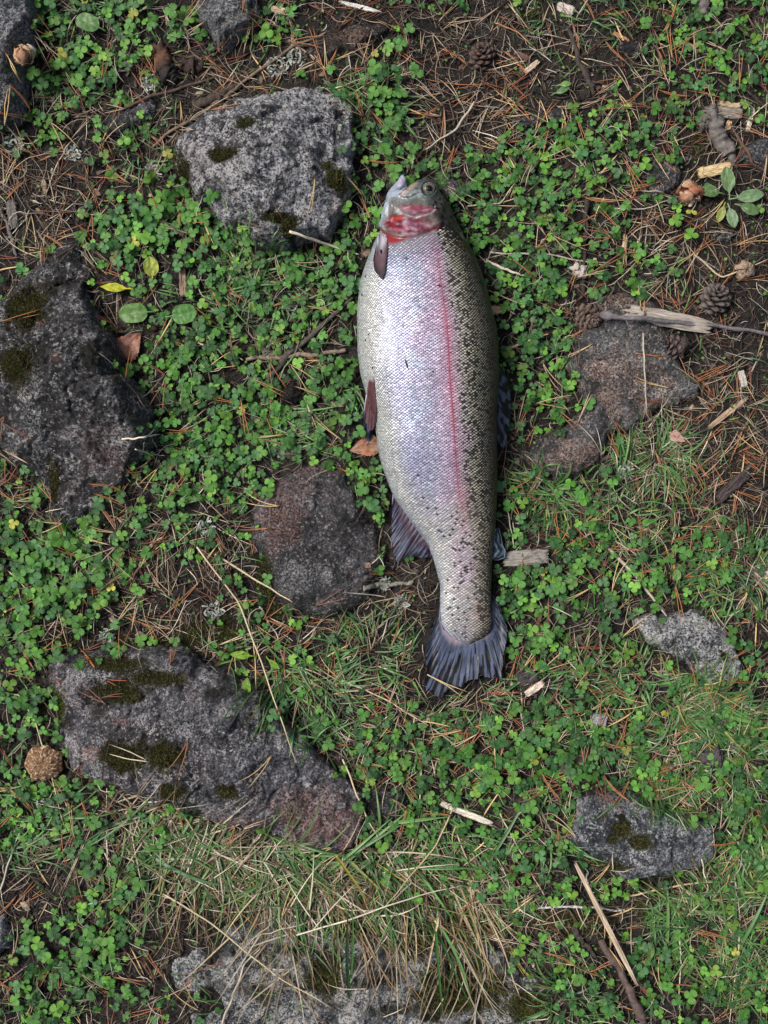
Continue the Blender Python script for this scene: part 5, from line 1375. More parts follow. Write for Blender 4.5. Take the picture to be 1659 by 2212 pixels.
TUFTS = [ # x,y,n,spread,lmin,lmax,dir,asp (degrees in world sense: 0 right, 90 up)
 (1425,985,120,50,.015,.042,None,0),(1345,1015,24,16,.02,.05,95,.4),(1185,1060,110,50,.012,.035,None,0),(1250,1080,60,60,.012,.03,None,0),
 (1500,1520,140,55,.02,.06,-10,.9),(1560,1560,90,60,.02,.06,None,0),(1420,1690,130,60,.02,.055,-80,1.0),(1450,1640,90,60,.015,.05,None,0),(1380,1470,70,60,.012,.035,None,0),
 (1600,1230,110,70,.02,.05,None,0),(1500,1180,90,90,.015,.04,None,0),(1350,1120,70,60,.015,.04,None,0),(1300,1560,70,90,.015,.04,None,0),
 (530,590,70,45,.02,.055,60,1.0),(600,620,50,60,.015,.04,None,0),(480,620,30,30,.02,.05,-20,1.2),(650,740,60,60,.015,.04,None,0),(600,930,60,70,.02,.05,10,.9),(760,830,30,30,.015,.04,-60,.6),
 (170,40,40,40,.012,.035,None,0),(230,20,30,50,.02,.05,70,.9),(820,230,60,50,.015,.04,None,0),(760,190,30,30,.015,.035,None,0),(110,170,25,30,.015,.035,-90,.8),(300,330,20,30,.012,.03,None,0),
 (510,1420,16,30,.02,.05,40,1.2),(620,1450,50,40,.03,.07,-70,.9),(700,1480,60,60,.02,.055,None,0),(680,1560,50,60,.02,.05,-60,1.0),(800,1400,80,60,.015,.04,None,0),(880,1440,30,40,.015,.035,None,0),(900,1590,60,80,.015,.04,None,0),
 (420,650,30,40,.012,.03,None,0),(350,1130,30,60,.012,.03,None,0),(150,1190,30,40,.015,.04,None,0),(1600,1650,90,60,.02,.05,None,0),(1620,1900,130,60,.02,.06,90,1.0),(1530,2000,130,80,.02,.06,None,0),(1450,1960,60,60,.02,.05,-80,.8),
 (1600,2130,130,70,.02,.06,100,1.0),(1180,1800,40,60,.02,.05,None,0),(950,1800,70,70,.02,.06,-60,1.0),(1060,1950,50,50,.02,.05,None,0),(1230,2150,60,50,.02,.04,None,0),(20,1690,40,40,.02,.05,10,.8),(40,1850,40,40,.02,.055,20,.9),
 (100,2170,30,60,.015,.04,None,0),(620,1850,60,60,.03,.07,-50,.9),(420,1830,50,70,.03,.075,200,.9),(850,1870,60,60,.03,.08,-70,.7),(1210,30,60,80,.008,.025,None,0),(1400,60,50,80,.008,.025,None,0),(350,120,20,60,.012,.03,None,0),
 (1040,1500,60,60,.012,.035,None,0),(1250,1480,70,80,.012,.035,None,0),(1180,1480,40,60,.012,.03,None,0),(560,30,40,60,.010,.03,None,0),(1590,1780,40,40,.02,.05,None,0)]
for (tx_, ty_, n, spr, l0, l1, ad, asp) in TUFTS:
    gp.append(blades(tx_, ty_, n, spr, l0, l1, .0017, GR + GR + GRY[-2:-1] if n > 60 else GR, g, ad, asp, lift=.45))
    gp.append(blades(tx_, ty_, int(n * .18), spr, l0, l1 * .9, .0009, DRY, g, ad, asp, lift=.2))
# fine sparse grass everywhere
for _ in range(60):
    gp.append(blades(g.uniform(0, 1659), g.uniform(0, 2212), 14, 90, .01, .032, .0012, GR, g, lift=.35))
V, F, C = join(gp)
tag(link('green_grass', mesh_np('green_grass', V, F, m_grass, C)), 'thin green grass blades in scattered tufts', 'grass', kind='stuff')

dp = []; gp2 = []
def dry(cx, cy, n, spr, l0, l1, ad, asp, w=.0010, pal=DRY, lift=.22, zmax=.04, curve=.35):
    dp.append(blades(cx, cy, n, spr, l0, l1, w, pal, g, ad, asp, lift=lift, K=9, curve=curve, zmax=zmax, droop=.8))
# clump below the long boulder, hanging down towards the photographer
for (cx, cy, n, ad) in [(250,1740,60,-70),(330,1770,90,-95),(420,1800,110,-90),(500,1830,110,-75),(590,1850,90,-80),(700,1880,80,-85),(800,1870,80,-80),(880,1850,60,-75),(960,1880,40,-80)]:
    dry(cx, cy, int(n * .30), 45, .03, .11, ad, .8, .0013)
    dry(cx, cy + 40, int(n * .20), 60, .03, .09, ad + 90, 1.1, .0012)
    gp2.append(blades(cx, cy + 10, int(n * .30), 60, .03, .09, .0017, GR + [(.10,.13,.03)], g, ad, .8, lift=.3, K=9, curve=.35, zmax=.03))
for (cx, cy, n, ad) in [(380,1850,70,-110),(600,1930,60,-90),(750,1930,60,-80),(880,1900,60,-70)]:
    dry(cx, cy, int(n * .35), 60, .05, .13, ad, .55, .0013, DRB, .3)
for (cx, cy, n, ad) in [(400,1870,90,0),(560,1900,90,20),(300,1850,70,60),(700,1960,60,10),(450,1960,50,70)]:
    dry(cx, cy, int(n * .32), 90, .025, .08, ad, 1.4, .0010)
dry(980, 1900, 35, 40, .05, .14, -72, .25, .0016, DRB + [(.42,.33,.2)])
dry(1020, 1840, 24, 40, .05, .12, -60, .4)
dry(620, 2030, 26, 90, .04, .10, -95, .6, .0014)
dry(1000, 2060, 24, 70, .04, .10, -85, .6, .0014)
dry(850, 2000, 30, 60, .04, .10, -85, .5)
dry(180, 1790, 35, 60, .03, .08, -120, .7)
dry(620, 1700, 0 + 12, 30, .03, .06, -60, .6)
# loose straw elsewhere
for (cx, cy, n, spr) in [(1420,970,50,50),(1530,1590,60,60),(1440,1700,50,50),(1620,2060,70,70),(1540,1950,40,70),(720,1500,40,80),(620,1420,30,60),(140,1230,40,60),(1000,1560,40,100),(1500,480,30,60),(1590,300,40,50),(1380,560,20,40),
                         (1200,1900,60,120),(830,1650,50,100),(220,600,12,60),(60,430,30,60),(430,1120,30,90),(850,1290,30,60),(1250,900,20,50),(1560,900,30,90),(1280,1000,20,40),(1100,2000,40,90),(100,560,8,30)]:
    dry(cx, cy, n, spr, .012, .045, None, 0, .0008, lift=.12)
for _ in range(170):
    dry(g.uniform(0, 1659), g.uniform(0, 2212), 6, 90, .015, .05, None, 0, .0008, lift=.1)
V, F, C = join(dp)
m_dry = attr_mat('dry_grass_blade', rough=.5, spec=.35, var=.2, nscale=350, bstr=.3)
tag(link('dry_grass', mesh_np('dry_grass', V, F, m_dry, C)), 'tangled dry tan grass below the long mossy boulder', 'dry grass', kind='stuff')

# broad green blades over the dry clump and below the boulders
bp = []
for (x0, y0, ln, ad, cv) in [(330,1830,.09,-15,.2),(380,1840,.07,60,.3),(60,1720,.06,20,.1),(110,1760,.06,30,.2),(240,1960,.05,70,.2),(850,1790,.07,5,.1),(560,1850,.08,-40,.2),(640,1905,.09,-70,.1),(700,1880,.10,40,-.2),(760,2120,.09,95,.1),
                             (870,1870,.12,-72,.1),(930,1990,.09,-60,.2),(1000,1960,.10,-85,.1),(1030,1880,.11,35,.2),(820,1850,.08,80,.2),(610,1440,.06,-65,.1),(640,1530,.045,-80,.2),(1470,1955,.06,-8,.1),(1530,1530,.08,-20,.2),
                             (1450,2050,.07,80,.3),(1580,2060,.09,100,.2),(1620,1980,.08,110,.2),(70,2210,.06,30,.2),(1390,2000,.05,60,.1),(330,1880,.07,-110,.1),(480,1840,.06,-120,.1),(20,1655,.07,8,.1)]:
    bp.append(blades(x0, y0, 3, 22, ln * .8, ln * 1.1, .0030, GR, g, ad, .22, lift=.35, K=10, curve=abs(cv) + .15, zmax=.04))
for (x0, y0, ln, ad) in [(730,1560 + 270,.07,-50),(800,1860,.05,-45),(1090,2030,.05,-70),(690,1820,.06,-55)]:
    bp.append(blades(x0, y0, 2, 14, ln * .8, ln, .0028, [(.32,.26,.04),(.20,.22,.04)], g, ad, .15, lift=.3, K=9, curve=.2))
V, F, C = join(bp + gp2)
tag(link('broad_grass_blades', mesh_np('broad_grass_blades', V, F, m_grass, C)), 'broad green grass blades lying over the straw', 'grass', kind='stuff')

# ------------------------------------------------------------------ pine needles
g = np.random.default_rng(66)
def nd_dens(x, y):
    return np.clip(dens(x, y, [(1150,200,250,150,.7),(1450,520,200,150,.5),(1550,1000,130,200,.9),(150,560,150,120,.6),(120,380,120,120,.9),(300,1240,170,100,.8),(450,150,200,100,.6),(700,90,200,80,.6),(1450,1150,160,150,.9),
        (1130,1480,200,120,.8),(900,1550,150,120,.7),(1500,1700,120,120,.7),(1330,1750,120,150,.6),(1600,1430,60,120,.8),(680,1480,120,100,.5),(650,720,120,150,.3),(1130,960,60,100,.6),(60,1000,60,80,.6),(900,1980,200,80,.4),(1450,700,120,120,.6),(860,1280,70,60,.6)], .35), 0, 1.4)
NPAL = {'orange-brown': (.33,.135,.055), 'rust-red': (.19,.065,.038), 'straw-yellow': (.52,.37,.18), 'dull brown': (.12,.075,.05), 'pale tan': (.42,.31,.21)}
NNAMES = list(NPAL); NPR = [.31,.17,.13,.20,.19]
m_need = attr_mat('pine_needle', rough=.42, spec=.45, var=.2, nscale=600, bstr=.2, rnd=.18)
def needle_pair(g, ln, cc, spread, K=9):
    """two needles joined in a dark sheath at the origin, pointing along +x"""
    out = []
    cv = g.normal(0, .25)
    for s_ in (-1, 1):
        t = np.linspace(0, 1, K)
        a = s_ * spread * .5 + cv * t + s_ * g.normal(0, .15) * t ** 2
        l2 = ln * g.uniform(.92, 1.03)
        px = np.concatenate([[0], np.cumsum(np.cos(a[:-1]) * l2 / (K - 1))]); py = np.concatenate([[0], np.cumsum(np.sin(a[:-1]) * l2 / (K - 1))])
        pz = .0015 * np.sin(PI * t) * g.uniform(-.5, 1.5) + s_ * .0003
        rad = np.interp(t, [0, .08, .8, 1], [.0005, .00042, .00038, .00008])
        c = np.array(cc) * g.uniform(.85, 1.15)
        V, F, C = tubes(np.stack([px, py, pz], -1)[None], rad[None], 4, c[None])
        C = C.reshape(K, 4, 3); C[:1] *= .35; C[-1:] *= .6; C = C.reshape(-1, 3)
        out.append((V, F, C))
    sh = np.array([[(-.0015, 0, 0), (.001, 0, 0), (.0035, cv * .001, 0)]])
    V, F, C = tubes(sh, np.array([[.0006, .0009, .0006]]), 4, np.array([[.03, .018, .012]]))
    out.append((V, F, C))
    return join(out)
NV = []
for nm in NNAMES:
    row = []
    for q in range(7):
        V, F, C = needle_pair(g, g.uniform(.022, .040), NPAL[nm], g.choice([.05, .1, .18, .3, .45]))
        row.append((mesh_np('pine_needle_pair', V, F, m_need, C), V, F, C))
    NV.append(row)
HALF = .02
def needle_z(wx, wy, a, g, hi):
    dx, dy = math.cos(a) * HALF, math.sin(a) * HALF
    s0 = float(surf(wx, wy)); s1 = float(surf(wx + dx * 2, wy + dy * 2)); sm = float(surf(wx + dx, wy + dy))
    za = s0 + g.uniform(.001, hi); zb = s1 + g.uniform(.001, hi)
    up = max(0, sm + .0012 - (za + zb) / 2)
    return za + up, zb + up
def clearfish(wx, wy, a, l=.04, mg=-.001):
    return all(float(samp(FD, wx + math.cos(a) * l * q, wy + math.sin(a) * l * q)) < mg for q in (0, .5, 1))
# explicit pairs seen on top of things: x, y, angle (deg, world), variant colour, scale, label
EXN = [(432,350,150,'x',1,None)]
placed = []
tries = 0
while len(placed) < 1300 and tries < 40:
    tries += 1
    x, y = sample_pts(400, nd_dens, g)
    for a_, b_ in zip(x, y):
        wx0, wy0 = PA(a_, b_, .01); an = g.random() * 2 * PI
        onrock = float(samp(RD, wx0 + math.cos(an) * .02, wy0 + math.sin(an) * .02)) > .006
        if onrock and g.random() < .93: continue
        if not clearfish(wx0, wy0, an) or segd(a_ + math.cos(an) * HALF / S, b_ - math.sin(an) * HALF / S) < -2: continue
        placed.append((a_, b_, float(wx0), float(wy0), an))
rest_parts = []
cnt = 0
for n_i, (a_, b_, wx0, wy0, an) in enumerate(placed):
    ci = g.choice(5, p=NPR); vi = g.integers(0, 7)
    me, Vn, Fn, Cn = NV[ci][vi]
    cdh = float(np.clip(cdens(a_, b_), 0, 1))
    za, zb = needle_z(wx0, wy0, an, g, .003 + .012 * cdh)
    pitch = -math.atan2(zb - za, 2 * HALF)
    mx_ = a_ + math.cos(an) * HALF / S; my_ = b_ - math.sin(an) * HALF / S
    if cnt < 285 and 15 < mx_ < 1645 and 15 < my_ < 2197:
        cnt += 1
        o = link('pine_needle_pair', me, loc=(wx0, wy0, za), rot=(g.uniform(-.3, .3), pitch, an))
        o.rotation_mode = 'XYZ'
        sp = ['tight', 'narrow', 'open', 'spread'][min(3, int(vi) % 4)]
        tag(o, f"{NNAMES[ci]} pine needle pair " + where(mx_, my_), 'pine needles', 'fallen pine needle pairs'); AUTO.append((o, mx_, my_))
    else:
        R = (rotz(np.array([an])) @ roty(np.array([pitch])))
        Vr = np.einsum('ij,kj->ki', R[0], Vn) + [wx0, wy0, za]
        rest_parts.append((Vr, Fn, Cn))
off = 0; Vs, F4, Cs = [], [], []
for V, F, C in rest_parts:
    Vs.append(V); Cs.append(C); F4.append(F[0] + off); off += len(V)
tag(link('pine_needle_litter', mesh_np('pine_needle_litter', np.concatenate(Vs), [np.concatenate(F4)], m_need, np.concatenate(Cs))), 'scattered smaller fallen pine needles', 'pine needles', kind='stuff', group='fallen pine needle pairs')

def free_path(pts, z0s, rads, name, cc, mat, lab, cat, sides=6, K=24, wob=.0006, seed=0, group=None, onfish=False, flat=1.0, knots=0, parent=None, lift=.0015, cols=None):
    """tube along plan-unit points; z follows the surface plus lift (or explicit heights)"""
    g = np.random.default_rng(seed + int(pts[0][0]))
    pp = resample(pts, K)
    t = np.linspace(0, 1, K)
    z = np.zeros(K)
    if z0s is not None: z = np.interp(t, np.linspace(0, 1, len(z0s)), z0s)
    x_, y_ = PA(pp[:, 0], pp[:, 1], z + .005)
    s_ = np.array([on_fish(a, b).z if onfish and samp(FD, *[float(q) for q in PA(a, b, .05)]) > 0 else float(surf(p, q2)) for a, b, p, q2 in zip(pp[:, 0], pp[:, 1], x_, y_)])
    r_ = np.interp(t, np.linspace(0, 1, len(rads)), rads)
    if z0s is None:
        zs = s_.copy()
        for _ in range(60):      # relaxed string resting on the bumps
            zs[1:-1] = np.maximum(s_[1:-1], (zs[:-2] + zs[2:]) / 2 - .00002)
        z = zs + r_ * .6 + lift
    else:
        z = np.maximum(z + s_, s_ + r_ * .6)
    x_, y_ = PA(pp[:, 0], pp[:, 1], z)
    x_ = x_ + wob * noise(t * 5, t * 0 + seed, seed); y_ = y_ + wob * noise(t * 5, t * 0 + seed + 4, seed + 1)
    rr = r_ * (1 + .15 * noise(t * 9, t * 0 + 2, seed + 2))
    for kk in range(knots):
        c_ = g.random(); rr = rr * (1 + .45 * np.exp(-((t - c_) / .02) ** 2))
    c0 = Vector((float(x_.mean()), float(y_.mean()), float(z.mean())))
    path = np.stack([x_, y_, z], -1)[None] - np.array(c0)
    V, F, C = tubes(path, rr[None], sides, np.array([cc]))
    C = C * (1 + .25 * noise(np.repeat(t, sides) * 14, np.tile(np.arange(sides), K) * .7, seed + 5))[:, None]
    if cols is not None:
        ct = np.array(cols); tc_ = np.repeat(t, sides); C = np.stack([np.interp(tc_, np.linspace(0, 1, len(ct)), ct[:, q]) for q in range(3)], -1) * (C / (np.array(cc) + 1e-6)).mean(1, keepdims=True)
    n0 = len(V)
    V = np.concatenate([V, path[0, :1], path[0, -1:]])
    C = np.concatenate([C, C[:1] * 1.3, C[-1:] * 1.3])
    j = np.arange(sides)
    caps = np.concatenate([np.stack([(j + 1) % sides, j, np.full(sides, n0)], -1), np.stack([j + (K - 1) * sides, (j + 1) % sides + (K - 1) * sides, np.full(sides, n0 + 1)], -1)])
    me = mesh_np(name, V, [F, caps], mat, C)
    o = link(name, me, parent, loc=c0)
    if lab: tag(o, lab, cat, group)
    return o, np.stack([x_, y_, z], -1)

# explicit needles lying on top of stones and fish
def exneedle(p0, p1s, cc, lab, onfish=False, lift=.0015):
    """pair from common sheath p0 to two tips"""
    mids = []
    root = link('pine_needle_pair', None)
    hx, hy = PA(p0[0], p0[1], .01)
    root.location = (float(hx), float(hy), float(on_fish(*p0).z if onfish else surf(hx, hy)) + .001)
    tag(root, lab, 'pine needles', 'fallen pine needle pairs')
    for i_, tip in enumerate(p1s):
        mx_, my_ = (p0[0] + tip[0]) / 2, (p0[1] + tip[1]) / 2
        bow = (3.5 if i_ else -2.5)
        dxn, dyn = tip[1] - p0[1], -(tip[0] - p0[0]); q = math.hypot(dxn, dyn)
        o, _ = free_path([p0, (mx_ + dxn / q * bow, my_ + dyn / q * bow), tip], None, [.0006, .00055, .0005, .0001], 'needle', cc, m_need, None, None, sides=5, K=14, wob=.0002, seed=i_, onfish=onfish, lift=lift)
        o.parent = root; o.location = o.location - root.location
OR, RU, ST, PT = (.36,.13,.035), (.26,.07,.025), (.55,.38,.17), (.44,.32,.20)
exneedle((922.7, 1457), [(1014, 1496), (1006, 1511)], (.62,.47,.25), 'pale yellow pine needle pair lying across the lower left of the trout tail', True, lift=.0165)
exneedle((325, 1646), [(235, 1607), (226, 1626)], (.50,.42,.30), 'pale curved needle pair on the moss of the long boulder')
exneedle((208, 1463), [(283, 1471), (268, 1492)], RU, 'rust-red V-shaped needle pair on the upper left of the long boulder')
exneedle((158, 1531), [(107, 1446), (118, 1452)], RU, 'dark rust needle pair slanting over the left end of the long boulder')
exneedle((205, 1442), [(170, 1398), (180, 1405)], OR, 'short orange needle pair at the top edge of the long boulder')
exneedle((396, 1790), [(363, 1713), (381, 1690)], (.42,.19,.05), 'orange needle pair standing in a V at the lower edge of the long boulder')
exneedle((1372, 763), [(1446, 768), (1440, 778)], OR, 'orange needle pair lying on the flat pink-mottled slab')
exneedle((553, 1489), [(545, 1330 + 40), (557, 1380)], ST, 'straw-yellow needle pair crossing above the long boulder near the spotted leaves')
exneedle((473, 1393), [(586, 1352), (570, 1360)], (.55,.45,.28), 'pale long needle pair above the spotted green leaves')
exneedle((702, 1340), [(640, 1332), (655, 1345)], OR, 'orange needle pair just below the round half-buried stone')
exneedle((1237, 1399), [(1340, 1399), (1322, 1402)], OR, 'orange needle pair pointing right between trout tail and white-flecked stone')
exneedle((10, 824 - 553), [(22, 180), (18, 185)], ST, 'yellow needle pair upright on the top left corner stone')
exneedle((45, 178), [(8, 108), (14, 112)], ST, 'curved yellow-brown needle pair on the top left corner stone')
exneedle((545, 180 - 60), [(590, 172), (575, 178)], ST, 'yellow needle pair above the pale speckled boulder')
exneedle((405, 445), [(350, 432), (352, 448)], OR, 'orange needle pair touching the left foot of the pale speckled boulder')
exneedle((408, 440), [(400, 560), (422, 552)], ST, 'long straw needle pair hanging below the left foot of the pale boulder')

# long straws and stems one can follow by eye
m_straw = attr_mat('straw_stem', rough=.5, spec=.4, var=.15, nscale=400, bstr=.3)
SW = (.52,.43,.28); SG = (.42,.38,.30); SWH = (.62,.56,.44)
STRAWS = [([(425,1181),(515,1301),(565,1431),(640,1648)],.0009,SW,'long straw crossing the top of the long mossy boulder'),
 ([(465,1197),(545,1248),(632,1301)],.0012,SW,'thick straw ending on the left side of the half-buried stone'),
 ([(0,1496),(45,1503),(75,1556),(107,1659),(135,1774)],.0008,SW,'bent straw passing over the cracked brown mushroom'),
 ([(740,1470),(829,1508),(930,1570),(1014,1631)],.0008,SW,'long thin straw below the trout tail, slanting down right'),
 ([(1310,1181),(1370,1240),(1440,1331)],.0018,SG,'flat greyish straw strip leading to the white-flecked stone'),
 ([(985,1794),(1050,1959),(1090,2060),(1125,2159)],.0009,SW,'long straw running down from the white bark strip'),
 ([(1467,1939),(1470,2060),(1467,2225)],.0007,SWH,'thin pale upright stem at the lower right'),
 ([(1515,1856),(1526,1905),(1540,1960)],.0007,SWH,'short pale stem sticking up at the triangular stone'),
 ([(1585,1884),(1600,1984),(1590,2100),(1573,2225)],.0008,SW,'long pale stem near the right edge at the bottom'),
 ([(1355,1936),(1430,1920),(1505,1907),(1590,1905)],.0011,(.50,.36,.22),'curved tan stem just below the triangular stone'),
 ([(825,1790),(855,1850),(890,1905),(850,1945)],.0012,SG,'kinked grey straw below the small dark stone'),
 ([(263,948),(300,946),(347,938)],.0010,SWH,'white straw end lying on the right tip of the dark left boulder'),
 ([(292,970),(325,980),(356,985)],.0007,SWH,'small forked white straw right of the dark left boulder'),
 ([(1389,720),(1392,803),(1397,893),(1410,913)],.0008,SG,'thin pale grass stem standing over the flat slab'),
 ([(625,500),(690,522),(775,550)],.0014,SWH,'pale straw poking from the foot of the pale boulder'),
 ([(1050,563),(1090,582),(1140,598)],.0016,SWH,'thick pale straw just right of the trout behind its head'),
 ([(1058,545),(1180,550),(1335,578)],.0010,SG,'long grey straw running right from behind the trout head'),
 ([(1025,220),(985,280),(912,326)],.0012,SG,'curved grey straw across the bare soil above the trout'),
 ([(1205,302),(1175,335),(1145,372)],.0009,SG,'grey straw slanting over clover above right of the trout'),
 ([(1010,445),(1080,440),(1130,370),(1145,372)],.0008,SG,'bent grey straw in the clover right of the trout eye'),
 ([(1000,640+150),(1060,0+770)],.0001,SW,None),
 ([(1080,760),(1130,740),(1185,722)],.0014,(.5,.36,.2),'tan stalk touching the trout back above the dorsal fin'),
 ([(1110,1180),(1095,1090),(1090,1010)],.0007,SG,'thin upright stem between the trout back and the flat slab'),
 ([(428,740),(470,755),(525,778)],.0011,SW,'curved yellow straw left of the crossed twigs'),
 ([(437,652),(490,690),(525,705)],.0010,SW,'pale yellow straw below the round plantain leaves'),
 ([(262,1590 - 640),(262,950)],.0001,SW,None),
 ([(1070,1740),(1140,1870),(1190,1960)],.0008,SW,'slim straw running down right towards the pale split stalk'),
 ([(1000,1700),(940,1830),(830,1960)],.0009,(.45,.33,.2),'tan straw slanting down left across the dry clump'),
 ([(910,1660),(905,1760),(870,1900)],.0008,SW,'straw hanging right of the small dark stone'),
 ([(740,1640),(790,1760),(860,1890)],.0009,SW,'straw crossing the pink tip of the long boulder'),
 ([(0,1925),(40,1800),(80,1760)],.0010,SG,'grey straw rising from the left edge under the mushroom'),
 ([(640,2020),(760,1985),(900,1935),(1000,1912)],.0009,SWH,'long pale straw lying over the top of the bottom boulder'),
 ([(480,2212),(530,2080),(570,2040)],.0014,SG,'grey stalk standing at the bottom edge on the whitish boulder'),
 ([(350,1930),(450,1990),(600,2110),(720,2180)],.0009,SW,'straw slanting over the left part of the bottom boulder'),
 ([(1250,1460),(1300,1520),(1345,1590)],.0007,(.45,.25,.1),'thin tan stem between trout tail and lower right grass'),
 ([(1480,1500),(1455,1600),(1440,1690)],.0007,SG,'thin grey stem leaning in the lower right grass tuft'),
 ([(1420,770 - 30),(1380,905),(1350,1000),(1300,1060)],.0001,SW,None),
 ([(1500,640 - 90),(1560,600),(1659,560)],.0010,SW,'tan straw left below the smooth right-edge stone'),
 ([(1310,450),(1390,452),(1450,430)],.0007,SG,'thin straw crossing towards the plantain rosette'),
 ([(1070,50),(1120,70),(1160,110)],.0007,(.4,.2,.1),'thin reddish stem in the top soil patch'),
 ([(150,310),(120,360),(100,420)],.0007,SG,'thin grey stem left of the low slab'),
 ([(560,1310),(600,1375),(615,1440)],.0008,SG,'short grey straw right of the spotted green leaves'),
 ([(1180,1120),(1240,1170),(1290,1200)],.0007,(.42,.22,.1),'thin orange-tan stem right of the weathered wood chip'),
 ([(1655,1240),(1600,1300),(1560,1360)],.0008,SG,'grey straw at the right edge above the white-flecked stone')]
for i_, (pts, rad, cc, lab) in enumerate(STRAWS):
    if lab is None: continue
    free_path(pts, None, [rad, rad, rad * .8, rad * .5], 'straw_stem', cc, m_straw, lab, 'straw', sides=5, K=26, wob=.0012, seed=i_, lift=.006 if 'over' in lab or 'cross' in lab else .003)

# twigs and sticks
m_bark = attr_mat('bark', rough=.75, spec=.3, var=.45, nscale=260, bumpd=.0012, bstr=.9)
TW = [([(572,818),(600,790),(660,735),(700,700),(765,640)],[.0022,.0030,.0026,.0022,.0014],(.075,.065,.055),'longer dark twig slanting up to the trout belly',True),
 ([(532,777),(600,771),(680,765),(747,756)],[.0018,.0024,.0022,.0020],(.22,.17,.13),'peeled pale brown twig crossing the dark slanting twig',True),
 ([(785,1271),(820,1263),(860,1262),(893,1256)],[.0022,.0024,.0020,.0016],(.20,.20,.17),'short lichen-dotted twig below the anal fin',False),
 ([(1297,680),(1360,686),(1450,695),(1560,705),(1670,724)],[.0026,.0024,.0020,.0018,.0016],(.14,.125,.13),'long dark twig from the pine cone to the right edge',True),
 ([(1267,430),(1264,500),(1262,570),(1256,645)],[.0024,.0020,.0018,.0018],(.035,.028,.024),'straight black twig standing above the pine cone at the twig end',False),
 ([(120,276),(130,240),(150,212),(190,182),(240,158),(302,142)],[.0010,.0014,.0016,.0014,.0010,.0008],(.10,.09,.075),'thin arched root at the upper left between clover patches',False),
 ([(262,238),(290,222),(350,202),(420,180),(490,163)],[.0012,.0014,.0014,.0012,.0010],(.09,.06,.045),'thin straight twig above the low slab',False),
 ([(330,318),(365,285),(420,255),(480,215),(560,150),(640,95),(705,70)],[.0012,.0016,.0018,.0016,.0014,.0012,.0010],(.17,.12,.085),'long thin twig running along the upper left of the pale boulder',True),
 ([(400,62),(412,110),(445,138),(485,155)],[.0012,.0010,.0009,.0007],(.14,.11,.09),'thin forked twig beside the pointed top stone',True),
 ([(1228,58),(1240,95),(1255,140),(1270,170),(1283,205)],[.0020,.0026,.0026,.0030,.0020],(.05,.038,.033),'dark crooked stick in the soil at the top right of centre',True),
 ([(428,228),(455,215),(485,200),(512,182)],[.0042,.0046,.0036,.0016],(.06,.045,.035),'short thick bark stick above the pale boulder',False),
 ([(1298,2030),(1320,2065),(1350,2115),(1375,2170),(1395,2225)],[.0034,.0040,.0036,.0042,.0036],(.10,.07,.062),'dark stick with reddish bark at the bottom edge',True),
 ([(1236,2003),(1255,2030),(1285,2066)],[.0026,.0026,.0020],(.05,.04,.036),'short dark stick left of the pale split stalk',False),
 ([(1655,385),(1620,340),(1590,290),(1575,268)],[.0012,.0016,.0016,.0012],(.10,.06,.045),'thin dark brown twig leaning on the gnarled root',False),
 ([(1130,1966),(1200,1958),(1290,1962),(1350,1965)],[.0006,.0010,.0012,.0008],(.48,.50,.48),'thin lichen-crusted white twig crossing the split stalk',True),
 ([(1265,1875),(1272,1920),(1290,1955)],[.0008,.0008,.0010],(.45,.47,.45),'short lichen-whitened twig beside the split stalk',True),
 ([(0,450),(18,490),(36,553)],[.0018,.0020,.0012],(.12,.11,.10),'grey stick at the left edge above the dark boulder',False),
 ([(740,1160 - 70),(700,1200 - 200)],[.0001,.0001],(.1,.1,.1),None,False),
 ([(880,160),(920,235),(960,300)],[.0010,.0010,.0007],(.05,.035,.03),'thin dark root strand across the soil above the trout',False),
 ([(1105,45),(1125,20),(1150,-10)],[.0014,.0016,.0012],(.05,.04,.035),'small dark twig at the top edge by the yellow moss',False),
 ([(1230,1170 - 60),(1300,1090),(1340,1085)],[.0010,.0012,.0010],(.06,.045,.035),'thin dark twig right of the trout adipose fin',False),
 ([(895,1465),(840,1480),(800,1495)],[.0008,.0008,.0006],(.3,.12,.06),'reddish thin twig left of the tail fin tip',False),
 ([(1500,715),(1540,800),(1560,860)],[.0012,.0010,.0008],(.09,.07,.06),'thin brown twig right of the weathered plank',False),
 ([(1000,190),(1060,240),(1090,310)],[.0007,.0009,.0006],(.05,.04,.035),'hair-thin dark root in the bare soil',False),
 ([(1400,30),(1330,75),(1290,100)],[.0008,.0010,.0007],(.10,.06,.04),'thin brown twig left of the rough dark stone',False)]
for i_, (pts, rads, cc, lab, side) in enumerate(TW):
    if lab is None: continue
    o, pth = free_path(pts, None, rads, 'twig' if max(rads) < .0033 else 'stick', cc, m_bark, lab, 'twig' if max(rads) < .0033 else 'stick', sides=9, K=44, wob=.003, seed=i_ + 50, knots=4, lift=.010 if 'pine cone to the right edge' in lab else (.006 if 'bottom edge' in lab else .002))
    if side:
        gg = np.random.default_rng(i_)
        parts = []
        for q in range(4):
            k = int(gg.integers(5, 38)); p0 = pth[k] - np.array(o.location); d = pth[k + 2] - pth[k]; d /= np.linalg.norm(d)
            sd2 = np.array([-d[1], d[0], .3]) * gg.choice([-1, 1]); L = gg.uniform(.004, .012)
            path = np.array([[p0, p0 + (d * .5 + sd2 * .6) * L * .5, p0 + (d * .7 + sd2) * L]])
            V, F, C = tubes(path, np.array([[.0010, .0008, .0004]]) * (max(rads) / .0022), 5, np.array([cc]))
            link('side_shoot', mesh_np('side_shoot', V, F, m_bark, C), o)

